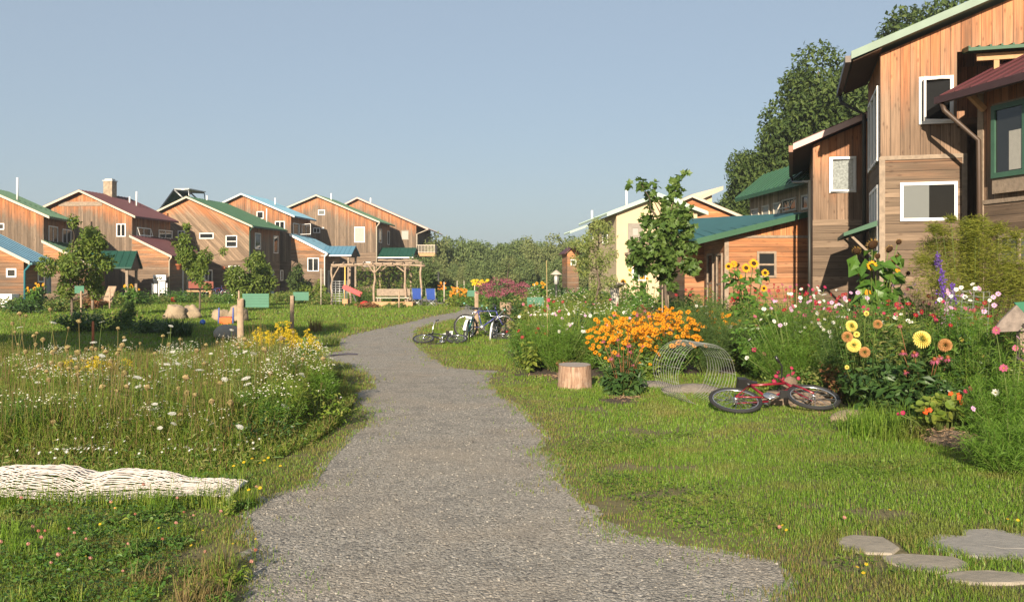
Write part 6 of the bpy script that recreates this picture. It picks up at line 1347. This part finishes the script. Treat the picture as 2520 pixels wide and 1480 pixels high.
stake('stick tied to the maple trunk, left one', 1630, 690, 19.2, .018, OLDWOOD); stake('stick tied to the maple trunk, right one', 1644, 694, 19.1, .018, OLDWOOD); stake('dark thin post right of the balcony post', 1079, 668, 84, .10, DARKMET)
stake('leaning dead stalk in the cosmos bed', 2122, 760, 13.4, .008, BAMB, 'dry_stalk', 'stalk', lean=(.05,0))
t = empty('low_fence', GX(227, 30), 0, 'low dark picket fence below the young tree', 'fence')
for i in range(7): MB().tube([(-.16+i*.055,0,-.03),(-.16+i*.055,0,P(0,768+random.uniform(0,5),30).z)], .014, 6).obj('picket', DARKMET, t)
MB().box((-.19,-.02,.22),(.2,-.014,.25)).obj('rail', DARKMET, t)

# ================================================================== stump, wire cages, stones
t = empty('tree_stump', GX(1414, 13.55), 0, 'cut tree stump standing on the grass at the flower bed edge', 'tree stump'); V = []; F_ = []; n = 26; H_ = .345; R_ = .235
prof = [1+.05*math.sin(3*a)+random.uniform(-.03,.03) for a in np.linspace(0,2*math.pi,n+1)[:-1]]
for i in range(6):
    for j in range(n):
        a = 2*math.pi*j/n; k_ = R_*prof[j]*(1.09-.09*i/5+random.uniform(-.012,.012)); V.append((k_*math.cos(a), k_*math.sin(a), -.03 if i == 0 else H_*i/5+(.012*math.sin(a) if i == 5 else 0)))
for i in range(5):
    for j in range(n): F_.append((i*n+j, i*n+(j+1) % n, (i+1)*n+(j+1) % n, (i+1)*n+j))
def stump_bark():
    q = NT('stump_bark'); co = q.n('TexCoord').outputs['Object']; mp = q.n('Mapping'); q.set(mp.inputs[0], co); mp.inputs['Scale'].default_value = (34,34,3.5)
    nz = q.noise(mp.outputs[0], 1.0, 5, .65); pt = q.noise(co, 7, 3); c = q.ramp(nz, [(.28,(.12,.065,.04)),(.5,(.30,.185,.12)),(.72,(.44,.31,.21))]); c = q.mix(q.math('MULTIPLY', q.math('SUBTRACT', pt, .5), 2.5, 0, True), c, (.42,.33,.25))
    b = q.n('BsdfPrincipled', Roughness=.85); q.set(b.inputs['Base Color'], c); bp = q.n('Bump', Strength=.8, Distance=.02); q.set(bp.inputs['Height'], nz); q.set(b.inputs['Normal'], bp.outputs[0]); return q.done(b.outputs[0])
MB().poly(V, F_, smooth=True).obj('bark', stump_bark(), t)
def rings():
    q = NT('end_grain'); co = q.n('TexCoord').outputs['Object']; w_ = q.n('TexWave', wave_type='RINGS', rings_direction='Z', Scale=16.0, Distortion=2.5); q.set(w_.inputs['Vector'], co)
    c = q.mix(w_.outputs[1], (.22,.185,.16), (.33,.285,.245)); b = q.n('BsdfPrincipled', Roughness=.85); q.set(b.inputs['Base Color'], c); return q.done(b.outputs[0])
MB().poly([(0,0,H_+.004)]+[(V[5*n+j][0],V[5*n+j][1],V[5*n+j][2]+.003) for j in range(n)], [(0,1+j,1+(j+1) % n) for j in range(n)]).obj('cut_top', rings(), t)
WIRE = pbr('galvanised_wire', (.34,.35,.33), .5, .3, var=.2)
def wire_cage(name, label, cat, R, L, nv, nh, r, arc=2*math.pi, a0=0.0):
    t = empty(name, (0,0,0), 0, label, cat); 
    full = arc > 6.2
    m = MB()
    for i in range(nh):
        z_ = L*i/(nh-1); k = 40; pts = [(R*math.cos(a0+arc*j/k)*(1+.03*math.sin(3*j/k*6.28+i*.3)), R*math.sin(a0+arc*j/k), z_+.01*math.sin(j)) for j in range(k+(0 if full else 1))]; m.tube(pts, r, 4, closed=full)
    for j in range(nv):
        a = a0+arc*j/(nv-1 if not full else nv); m.tube([(R*math.cos(a), R*math.sin(a), z_) for z_ in (0, L*.5, L)], r, 4)
    m.obj('wire_mesh', WIRE, t); return t
t = wire_cage('wire_cage', 'open roll of wire fencing lying on the lawn left of the red bicycle', 'wire cage', .40, .8, 13, 11, .0022)
b = GX(1740, 11.7); t.location = (b.x, b.y, .39); t.rotation_euler = (rad(-90), 0, rad(14))
t = wire_cage('wire_cage', 'upright wire cage among the purple spikes in the flower bed', 'wire cage', .27, 1.1, 12, 16, .0026); t.location = GX(2372, 12.6); t.rotation_euler = (0, rad(4), .3)
t.location.z = .35
def rock(name, label, cat, loc, s, mat=STONE, rz=0.0, jit=.13, group=None, sub=10):
    m = MB(); m.ball((0,0,0), (1,1,1), 20, 13, smooth=True); so__ = Vector((random.uniform(0,50),)*3)
    vv = [Vector(v) for v in m.V[0]]; m.V[0] = np.array([tuple(v*(1+1.6*jit*mnoise.noise(v*1.3+so__)+.8*jit*mnoise.noise(v*3.1+so__)+.3*jit*mnoise.noise(v*8+so__))) for v in vv]); o = m.obj(name, mat); o.location = Vector(loc)+Vector((0,0,s[2]*.55)); o.scale = s; o.rotation_euler = (random.uniform(-.1,.1), random.uniform(-.1,.1), rz); return tag(o, label, cat, group)
TANROCK = pbr('tan_boulder', (.34,.26,.17), .9, var=.2, scale=4, bump=.5); FLAG = pbr('flagstone', (.30,.262,.205), .85, var=.2, scale=5, bump=.35); BLUEST = pbr('bluestone', (.285,.265,.23), .8, var=.15, scale=5, bump=.3)
for (px, d, s, lab) in ((432,35,(.42,.4,.38),'tan rounded boulder left of the toy chair'),(468,35.5,(.4,.35,.36),'second tan boulder touching the first one'),(545,34,(.34,.3,.28),'pale rounded boulder behind the toy chair'),(585,33.5,(.55,.35,.38),'large pale boulder right of the toy chair')):
    rock('boulder', lab, 'boulder', GX(px, d), s, TANROCK, px*.1, .24, 'tan boulders on the left lawn')
def flat_stone(name, label, loc, w, l, h, mat, rz=0.0, n=9, group=None, sq=False):
    m = MB(); pts = []
    for j in range(n):
        a = 2*math.pi*j/n+random.uniform(-.15,.15); k_ = random.uniform(.76,1.08); x_, y_ = math.cos(a)*k_, math.sin(a)*k_
        if sq: mx = max(abs(x_), abs(y_)); x_, y_ = x_/mx*random.uniform(.9,1), y_/mx*random.uniform(.9,1)
        pts.append((x_*w/2, y_*l/2))
    bev = .94; V = [(x_*1.02,y_*1.02,0) for x_,y_ in pts]+[(x_,y_,h*.75) for x_,y_ in pts]+[(x_*bev,y_*bev,h+random.uniform(-.003,.003)) for x_,y_ in pts]
    F_ = [(k_*n+j,k_*n+(j+1) % n,(k_+1)*n+(j+1) % n,(k_+1)*n+j) for k_ in (0,1) for j in range(n)]+[tuple(2*n+j for j in range(n))]
    o = m.poly(V, F_).obj(name, mat); o.location = loc; o.rotation_euler = (0,0,rz); return tag(o, label, 'stone', group)
for (px, py, w_, l_, m_, rz_, lab, sq) in ((2135,1344,.37,.36,FLAG,.2,'tan stepping stone at the end of the gravel spur',False),(2275,1386,.44,.30,FLAG,-.15,'round grey stepping stone in the middle of the row',False),(2440,1424,.50,.24,FLAG,.1,'long tan stepping stone nearest the bottom right corner',False),
    (2385,1346,.42,.40,BLUEST,-.3,'square cut paving slab at the right of the stepping stones',True),(2450,1330,.34,.40,BLUEST,.1,'grey blue paving slab behind the square one',True),(2515,1348,.36,.55,BLUEST,-.1,'blue grey paving slab cut by the right edge',True)):
    flat_stone('stepping_stone', lab, tuple(G(px, py)), w_*1.18, l_*1.15, .016, m_, rz_, 9, 'stepping stones at bottom right', sq)
LEDGE = pbr('brown_ledge_stone', (.20,.145,.10), .85, var=.3, scale=7, bump=.5)
# dry stone ledge behind the red bicycle
led = [(1905,11.75,.38,.24,.09,0,'left end, lowest course'),(1965,11.7,.36,.26,.09,0,'middle, lowest course'),(2030,11.65,.42,.26,.085,0,'right end, lowest course'),(1925,11.8,.42,.24,.08,.093,'left, upper course'),(2000,11.75,.38,.24,.08,.093,'right, upper course'),(1948,11.9,.26,.2,.07,.176,'topmost, beside the pink blooms')]
for (px, d, w_, l_, h_, z_, lab) in led:
    v = GX(px, d); flat_stone('ledge_stone', f'flat brownish stone of the low ledge behind the bicycle, {lab}', (v.x, v.y, z_), w_, l_, h_, LEDGE, random.uniform(-.12,.12), 9, 'stones of the low ledge', True)
rock('rock', 'upright pale stone on the ledge behind the bicycle handlebar', 'stone', GX(1945,11.95)+Vector((0,0,.2)), (.10,.06,.10), LEDGE, .3)
rock('rock', 'large grey weathered log-like rock inside the wire roll', 'stone', GX(1700,12.9), (.42,.16,.09), STONE, .15); rock('rock', 'flat pale rock left of the wire roll behind the coneflowers', 'stone', GX(1610,13.6), (.3,.15,.06), STONE, 0)
rock('rock', 'brown weathered stone behind the front wheel of the red bicycle', 'stone', GX(2085,10.5), (.22,.15,.07), TANROCK, .4)
rock('stone_block', 'dark square stone block in the shade left of the tall sign post', 'stone', GX(560,24), (.36,.25,.26), BLUEST, .1, .05)
# earth bank with bark under the nasturtium
m = MB(); nx, ny = 26, 9; V = []
a0, a1 = G(2262,1085), G(2600,1175)
for i in range(nx):
    for j in range(ny):
        s_, q_ = i/(nx-1), j/(ny-1); x_ = a0.x+(a1.x-a0.x)*s_; y_ = a0.y+(a1.y-a0.y)*s_+q_*.75-.1; z_ = .17*math.sin(math.pi*min(1,q_*1.05))**.8*(.45+.55*math.sin(math.pi*min(1,s_*1.1)))+random.uniform(-.008,.012); V.append((x_,y_,max(-.01,z_)))
m.poly(V, [(i*ny+j,(i+1)*ny+j,(i+1)*ny+j+1,i*ny+j+1) for i in range(nx-1) for j in range(ny-1)], smooth=True)
tag(m.obj('earth_bank', pbr('barky_earth', (.22,.16,.115), .95, var=.35, scale=16, bump=1.0)), kind='structure')
CH = MB(); n = 900; k = rng.integers(0, len(V), n); pos = np.array(V)[k]+rng.normal(size=(n,3))*[.04,.05,.004]+[0,0,.006]; leaves(CH, DIA, pos, rng.normal(size=(n,3))*[1,1,.15], rng.normal(size=(n,3))*.25+[0,0,1], rng.uniform(.03,.09,n), 0, .35)
for (px, d, w_, n_) in ((1420,14.6,.5,260),(1350,15.1,.35,160),(1545,12.4,.3,160),(1880,12.2,.3,160),(2060,11,.5,200)):
    v = GX(px, d); pos = np.c_[rng.normal(size=(n_,2))*[w_*.5,.14]+[v.x,v.y], rng.uniform(.008,.022,n_)]; leaves(CH, DIA, pos, rng.normal(size=(n_,3))*[1,1,.1], rng.normal(size=(n_,3))*.2+[0,0,1], rng.uniform(.03,.075,n_), 0, .4)
tag(CH.obj('bark_mulch', leafm('bark_chips', [(.16,.095,.055),(.30,.19,.11),(.42,.29,.18),(.24,.17,.12)], 0, .9, .1)), 'loose bark chips on the flower bed soil', 'mulch', kind='stuff')
# weathered pointed board at the right edge, with a green board behind it
t = empty('garden_sign', GX(2490, 9.6), 0, 'weathered pointed wooden sign board with a green top at the right edge', 'sign'); lp = lambda px, py: at_px(t, px, py, 9.6)
q = [lp(2443,817), lp(2462,790), lp(2502,750), lp(2560,812)]; MB().prism([tuple(v) for v in q], (0,.03,0)).obj('wooden_board', pbr('grey_grained_board', (.24,.195,.165), .8, var=.55, scale=9, bump=.4), t)
q = [lp(2500,744), lp(2580,738), lp(2600,800), lp(2562,806)]; MB().prism([tuple(v+Vector((0,.035,0))) for v in q], (0,.02,0)).obj('green_board', SIGNGREEN, t)
MB().box((.12,.06,0),(.19,.13,lp(0,745).z)).obj('post', OLDWOOD, t)

# ================================================================== white rope net on the left
t = empty('rope_hammock', G(250,1222), 0, 'white rope hammock net lying crumpled in the grass at left', 'hammock'); o_ = t.location
def netz(x, y):    # x metres along, y across
    a = .19*math.exp(-((x+.50)/.36)**4) + .12*math.exp(-((x-.05)/.2)**2)+.10*math.exp(-((x-.38)/.22)**2)+.06*math.exp(-((x-.78)/.2)**2)+.18*math.exp(-((x+1.1)/.25)**2)
    return .03+a*math.exp(-((y-.12)/.27)**2)+.014*math.sin(5*x+4*y)
NET = pbr('white_cotton_rope', (.56,.51,.47), .85, var=.12, scale=20); m = MB(); rows = 58
for i in range(rows):
    y0 = -.26+.66*i/(rows-1); pts = []; ph = i*math.pi; jy, jz, j2 = random.uniform(-.012,.012), random.uniform(-.006,.012), random.uniform(0,6)
    for k in range(120):
        x_ = -1.25+2.25*k/119; wdt = 1-.35*max(0, x_)**1.5; y_ = .08+(y0-.08)*wdt*(1+.12*math.sin(2.2*x_+.5))+.0070*math.sin(x_*48+ph); pts.append((x_, y_+.05*math.sin(1.7*x_)+jy*math.sin(3.1*x_+j2), max(.008, netz(x_, y_)+jz*math.sin(4.3*x_+j2))+.003*math.sin(x_*60+ph+1.5)))
    m.tube(pts, .0037, 4, caps=False)
m.obj('net', NET, t)
e_ = MB(); e_.tube([(1.0,-.2,.03),(1.02,0,.07),(1.0,.25,.05)], .014, 6); e_.obj('edge_rope', NET, t)
nb = 2200; x_ = rng.uniform(-1.4,1.25,nb); y_ = np.where(rng.random(nb) < .75, -.30+.05*rng.normal(size=nb), rng.uniform(-.3,.42,nb)); ng = MB(); blades(ng, np.c_[x_, y_, np.zeros(nb)], np.where(y_ < -.2, rng.uniform(.06,.19,nb), rng.uniform(.08,.24,nb)), .005, rng.uniform(.1,.8,nb))
no = ng.obj('grass_through_net', L_MEAD); no.location = o_; tag(no, 'grass growing up around and through the rope net', 'grass', kind='stuff')
# dark hose on the side path
v = [G(px, py) for px, py in ((794,880),(815,877),(835,874),(855,873),(880,873))]; m = MB(); m.tube([(p_.x, p_.y, .018+.012*(i % 2)) for i, p_ in enumerate(v)], .016, 6); tag(m.obj('garden_hose', pbr('purple_grey_hose', (.07,.065,.09), .6)), 'short dark hose lying across the side path', 'hose')

# ================================================================== arbor and play corner
DA_ = 52.0
t = empty('arbor', GX(930, DA_), 0, 'rustic arbor of crooked branches hung with climbing plants', 'arbor'); ap = lambda px, py, dy=0.0: P(px, py, DA_+dy)-t.location
STICK = pbr('peeled_branch', (.36,.265,.185), .85, var=.3, scale=6, bump=.4)
def branch(name, a, b, r, wob=.03, k=6): 
    m = MB(); limb(m, a, b, r, r*.8, k, wob); return m.obj(name, STICK, t)
for px, dy in ((816,0),(921,-.1),(998,.1),(1036,0),(862,2.2),(935,2.4),(1010,2.4)): a = ap(px, 655, dy); branch('post', (a.x, a.y, -.05), a, .07, .02)
for (p0, p1, r) in (((815,652,0),(960,648,0),.075),((925,648,0),(1046,654,0),.07),((855,650,2.2),(1040,645,2.3),.06),((930,640,.8),(1030,641,1.0),.055),((815,655,1.2),(1044,650,1.3),.05)): branch('beam', ap(*p0), ap(*p1), r, .015, 9)
for i in range(10): px = 820+i*24; branch('crosspiece', ap(px, 647, -.2), ap(px+6, 644, 2.6), .035, .03, 4)
for (p0, p1) in (((921,672,-.1),(906,651,-.1)),((921,672,-.1),(940,651,-.1)),((998,670,.1),(970,650,.1)),((816,690,0),(835,655,0)),((935,668,2.4),(958,650,2.4)),((1010,668,2.4),(985,650,2.4))): branch('brace', ap(*p0), ap(*p1), .045, .02, 4)
cl = MB(); n = 3400; px_ = rng.uniform(875,1030,n); k = rng.random(n); q = np.array([tuple(ap(a, 655+b*75, 2.3+random.uniform(-.3,.2))) for a, b in zip(px_, k)]); ok = np.sin(px_*.55)+rng.normal(size=n)*.7 > -.1; q = q[ok]; nn = len(q); leaves(cl, LEAF, q, rng.normal(size=(nn,3))*[1,1,.6], rdir(nn), .15*rng.uniform(.6,1.3,nn)); tag(cl.obj('climbing_vine', L_MIX), 'leafy vines climbing the back of the branch arbor', 'vine')
cv = bpy.data.objects['climbing_vine']; cv.location = t.location
t2 = empty('trellis', GX(835, DA_-.5), 0, 'grey wire trellis ladder at the left end of the arbor', 'trellis'); m = MB(); tp = lambda px, py: P(px, py, DA_-.5)-t2.location
for px in (817,826,836,846,854): a = tp(px, 690); MB().tube([(a.x,0,0),(a.x,0,a.z)], .02, 5).obj('upright', STEEL, t2)
for py in range(692, 742, 6): a, b = tp(815,py), tp(855,py); MB().tube([(a.x,-.03,a.z),(b.x,-.03,b.z)], .016, 5).obj('rung', STEEL, t2)
stake('white thin pole at the left end of the arbor', 790, 660, DA_-.6, .03, CREAM_TRIM)
stake('yellow pole beside the red slide', 849, 655, DA_-1, .045, pbr('yellow_pole', (.62,.42,.10), .6))
RED = pbr('red_plastic', (.50,.02,.02), .35, spec=.5)
t = empty('slide', GX(868, DA_-1.5), 0, 'red plastic children slide under the arbor', 'slide'); lp = lambda px, py, y=0: Vector((0,y,0))+P(px, py, DA_-1.5)-t.location
m = MB(); a, b = lp(846,707), lp(888,727)
m.hexa([a+Vector((0,-.25,-.08)), b+Vector((0,-.25,-.05)), b+Vector((0,.25,-.05)), a+Vector((0,.25,-.08)), a+Vector((0,-.25,0)), b+Vector((0,-.25,.03)), b+Vector((0,.25,.03)), a+Vector((0,.25,0))])
for s in (-.28,.25): m.bar(a+Vector((0,s+.015,.06)), b+Vector((0,s+.015,.09)), .04, .2)
m.obj('chute', RED, t); m = MB(); a2 = lp(868,720); m.bar(a2, lp(876,741), .07); m.obj('leg', DARKMET, t); m = MB(); m.bar(lp(850,712), (lp(850,712).x,0,0), .06); m.obj('leg', DARKMET, t); m = MB(); m.box(tuple(lp(845,741)-Vector((0,.3,.12))), tuple(lp(858,735)+Vector((0,.3,0)))); m.obj('step', NEWWOOD, t)
m = MB(); m.ball((0,0,.16), (.26,.22,.16), 9, 6); m.box((-.2,-.24,0),(.22,-.2,.12)); o = m.obj('toy_bucket', RED); o.location = GX(897, DA_-2); tag(o, 'small red plastic toy at the foot of the slide', 'toy')
t = empty('sandbox', GX(963, DA_-1.5), 0, 'low wooden sandbox of long planks in front of the arbor', 'sandbox'); w_ = (1020-906)/F*(DA_-1.5)/2
MB().box((-w_,-.9,.0),(w_,-.82,.24)).obj('plank', NEWWOOD, t); MB().box((-w_,.82,0),(w_,.9,.24)).obj('plank', NEWWOOD, t); MB().box((-w_,-.815,0),(-w_+.08,.815,.24)).obj('plank', NEWWOOD, t); MB().box((w_-.08,-.815,0),(w_,.815,.24)).obj('plank', NEWWOOD, t); MB().box((-w_+.082,-.815,0),(w_-.082,.815,.12)).obj('sand', pbr('sand',(.42,.33,.22),.95), t)
t = empty('bench', GX(967, DA_), 0, 'pale plank bench with slatted back behind the sandbox', 'bench'); w_ = .95
MB().box((-w_,-.2,.42),(w_,.22,.47)).obj('seat', CREAM_TRIM, t)
m = MB(); m.box((-w_,.2,.55),(w_,.24,.95)); m.obj('backrest', OLDWOOD, t)
for s in (-.85,.85): MB().box((s-.04,-.16,0),(s+.04,.2,.419)).obj('leg', OLDWOOD, t)
stake('pale stake in front of the sandbox', 982, 716, DA_-5, .05)
NAVY = pbr('blue_canvas', (.022,.065,.30), .7, var=.15, scale=5)
def camp_chair(label, px, d, rz):
    t = empty('camp_chair', GX(px, d), rz, label, 'chair', 'blue folding chairs on the lawn')
    m = MB(); m.hexa([(-.24,.20,.42),(.24,.20,.42),(.24,.22,.42),(-.24,.22,.42),(-.25,.36,1.0),(.25,.36,1.0),(.25,.38,1.0),(-.25,.38,1.0)]); m.obj('backrest', NAVY, t)
    m = MB(); m.hexa([(-.25,-.25,.44),(.25,-.25,.44),(.24,.2,.38),(-.24,.2,.38),(-.25,-.25,.46),(.25,-.25,.46),(.24,.2,.40),(-.24,.2,.40)]); m.obj('seat', NAVY, t)
    for (a, b) in (((-.26,-.24,.0),(.26,-.26,.46)),((.26,-.24,.0),(-.26,-.26,.46)),((-.26,.28,0),(.26,.2,.42)),((.26,.28,0),(-.26,.2,.42)),((-.27,-.26,.0),(-.27,.24,.44)),((.27,-.26,0),(.27,.24,.44)),((-.26,.24,0),(-.26,.38,1.02)),((.26,.24,0),(.26,.38,1.02))): MB().tube([a,b], .014, 6).obj('leg', STEEL, t)
    for s in (-.28,.28): MB().box((s-.03,-.25,.62),(s+.03,.27,.64)).obj('armrest', DARKMET, t)
    return t
camp_chair('blue folding camp chair beside the arbor post, left of the two', 1028, 51, rad(175)); camp_chair('blue folding camp chair nearer the path, right of the two', 1064, 50, rad(168))

# ================================================================== small things at the left houses
t = empty('meter_boxes', GX(398, 64), 0, 'pair of white utility meter boxes on posts at the burgundy wing wall', 'meter box'); lp = lambda px, py: P(px, py, 64)-t.location
MB().box(tuple(lp(378,690)-Vector((0,.1,0))), tuple(lp(409,676)+Vector((0,.1,0)))).obj('meter_cabinet', WHITE, t)
for px in (386,396): v = lp(px,683); MB().tube([(v.x,-.16,v.z),(v.x,-.101,v.z)], .12, 12).obj('meter_dial', STEEL, t)
for px in (383,394,403): v = lp(px,690); MB().box((v.x-.12,-.06,.5),(v.x+.12,.06,v.z-.05)).obj('conduit_box', STEEL, t)
for px in (376,393,412): v = lp(px,696); MB().tube([(v.x,-.12,0),(v.x,-.12,v.z)], .05, 6).obj('post', WHITE, t)
t = empty('porch_bench', GX(492, 66), 0, 'wooden bench on the porch of the burgundy wing', 'bench'); w_ = .9
MB().box((-w_,-.25,.55),(w_,.25,.66)).obj('seat', NEWWOOD, t); MB().box((-w_,.2,.8),(w_,.26,1.3)).obj('backrest', pbr('red_brown_bench', (.20,.05,.03), .7), t)
for s in (-.8,.8): MB().box((s-.07,-.2,0),(s+.07,.2,.549)).obj('leg', NEWWOOD, t)
t = empty('wooden_chair', GX(252, 47), rad(-25), 'slant backed wooden garden chair near the dark green porch', 'chair')
m = MB(); m.hexa([(-.32,.25,.3),(.32,.25,.3),(.32,.3,.3),(-.32,.3,.3),(-.28,.62,1.15),(.28,.62,1.15),(.28,.67,1.15),(-.28,.67,1.15)]); m.obj('backrest', PALEWOOD, t); MB().hexa([(-.32,-.35,.4),(.32,-.35,.4),(.32,.25,.28),(-.32,.25,.28),(-.32,-.35,.44),(.32,-.35,.44),(.32,.25,.32),(-.32,.25,.32)]).obj('seat', PALEWOOD, t)
for s in (-.36,.33): MB().box((s,-.4,0),(s+.05,-.3,.6)).obj('leg', PALEWOOD, t); MB().box((s-.03,-.42,.603),(s+.08,.4,.64)).obj('armrest', PALEWOOD, t)
for (px, d, s, m_, lab) in ((234,46,.24,TERRA,'terracotta flower pot left of the wooden garden chair'),(427,57,.2,RED,'red flower pot beside the burgundy wing corner'),(440,64,.2,TERRA,'hanging terracotta pot of the porch')):
    t = empty('flower_pot', GX(px, d) if 'hanging' not in lab else P(440,663,60), 0, lab, 'flower pot'); k = s; m = MB(); n = 12
    V = [(r_*k*math.cos(2*math.pi*j/n), r_*k*math.sin(2*math.pi*j/n), z_*k) for r_, z_ in ((.62,0),(.95,1.5),(1.08,1.5),(1.08,1.8),(.9,1.8),(.85,1.55)) for j in range(n)]
    m.poly(V, [(i*n+j,i*n+(j+1) % n,(i+1)*n+(j+1) % n,(i+1)*n+j) for i in range(5) for j in range(n)]+[tuple(range(n))[::-1],tuple(5*n+j for j in range(n))], smooth=True); m.obj('pot', m_, t); q = MB(); b_, t_ = leafy(q, k*1.1, k*1.6, 10, 60, k*.6); o = q.obj('pot_plant', [L_BED, STEM], t); o.location = (0,0,k*1.5)
ORP = pbr('orange_plastic', (.72,.13,.02), .4); BLP = pbr('blue_plastic', (.03,.06,.26), .4)
t = empty('toy_chair', GX(556, 31.5), rad(12), 'small orange toy chair with blue side frames on the left lawn', 'toy chair'); MB().hexa([(-.2,-.2,.2),(.2,-.2,.2),(.2,.15,.22),(-.2,.15,.22),(-.2,-.2,.25),(.2,-.2,.25),(.2,.15,.27),(-.2,.15,.27)]).obj('seat', ORP, t); MB().box((-.2,-.24,.0),(.2,-.205,.22)).obj('front_panel', ORP, t)
for s in (-.25,.22): MB().hexa([(s,-.22,0),(s+.04,-.22,0),(s+.04,.22,0),(s,.22,0),(s,-.02,.58),(s+.04,-.02,.58),(s+.04,.06,.58),(s,.06,.58)]).obj('side_frame', BLP, t)
o = MB().ball((0,0,0), 1, 14, 10).obj('ball', pbr('blue_ball', (.03,.10,.42), .4)); o.location = GX(499, 31)+Vector((0,0,.1)); o.scale = (.1,.1,.1); tag(o, 'blue toy ball between the boulders', 'ball')
t = empty('garden_lamp', GX(1369, 40), 0, 'low garden lamp post with a pale cap beside the far wood', 'lamp'); z_ = P(0,664,40).z; MB().tube([(0,0,0),(0,0,z_-.62)], .05, 8).obj('post', DARKMET, t); MB().tube([(0,0,z_-.62),(0,0,z_-.2)], .10, 10).obj('lantern_glass', pbr('frosted_glass', (.45,.46,.42), .3), t)
m = MB(); m.tube([(0,0,z_-.2),(0,0,z_-.14),(0,0,z_)], [.28,.2,.03], 12); m.obj('cap', CREAM_TRIM, t)
for s in range(4): a = s*math.pi/2+.4; MB().tube([(.12*math.cos(a),.12*math.sin(a),z_-.62),(.12*math.cos(a),.12*math.sin(a),z_-.2)], .012, 5).obj('lantern_bar', DARKMET, t)
t = empty('bird_bath', GX(1513, 30), 0, 'wide pale stone bird bath below the fruit tree', 'bird bath'); z_ = P(0,695,30).z; m = MB(); m.tube([(0,0,z_-.16),(0,0,z_-.06),(0,0,z_)], [.18,.34,.38], 18); m.obj('basin', pbr('pale_stone', (.50,.45,.37), .85, bump=.3), t); MB().tube([(0,0,0),(0,0,.08),(0,0,.3),(0,0,z_-.161)], [.22,.2,.12,.15], 12).obj('pedestal', bpy.data.materials['pale_stone'], t)
# ================================================================== morning haze: one box of even, thin air round everything but the sky
hz = MB(); hz.box((-190,-60,-1),(190,260,26)); ho = hz.obj('haze', None) if False else None
hm = bpy.data.materials.new('haze_air'); hm.use_nodes = True; ht = hm.node_tree; ht.nodes.clear()
o_ = ht.nodes.new('ShaderNodeOutputMaterial'); pv = ht.nodes.new('ShaderNodeVolumePrincipled'); pv.inputs['Color'].default_value = (.80,.86,.90,1); pv.inputs['Density'].default_value = HAZE; pv.inputs['Anisotropy'].default_value = .2
ht.links.new(pv.outputs[0], o_.inputs['Volume'])
if HAZE > 0: tag(hz.obj('haze', hm), kind='stuff')
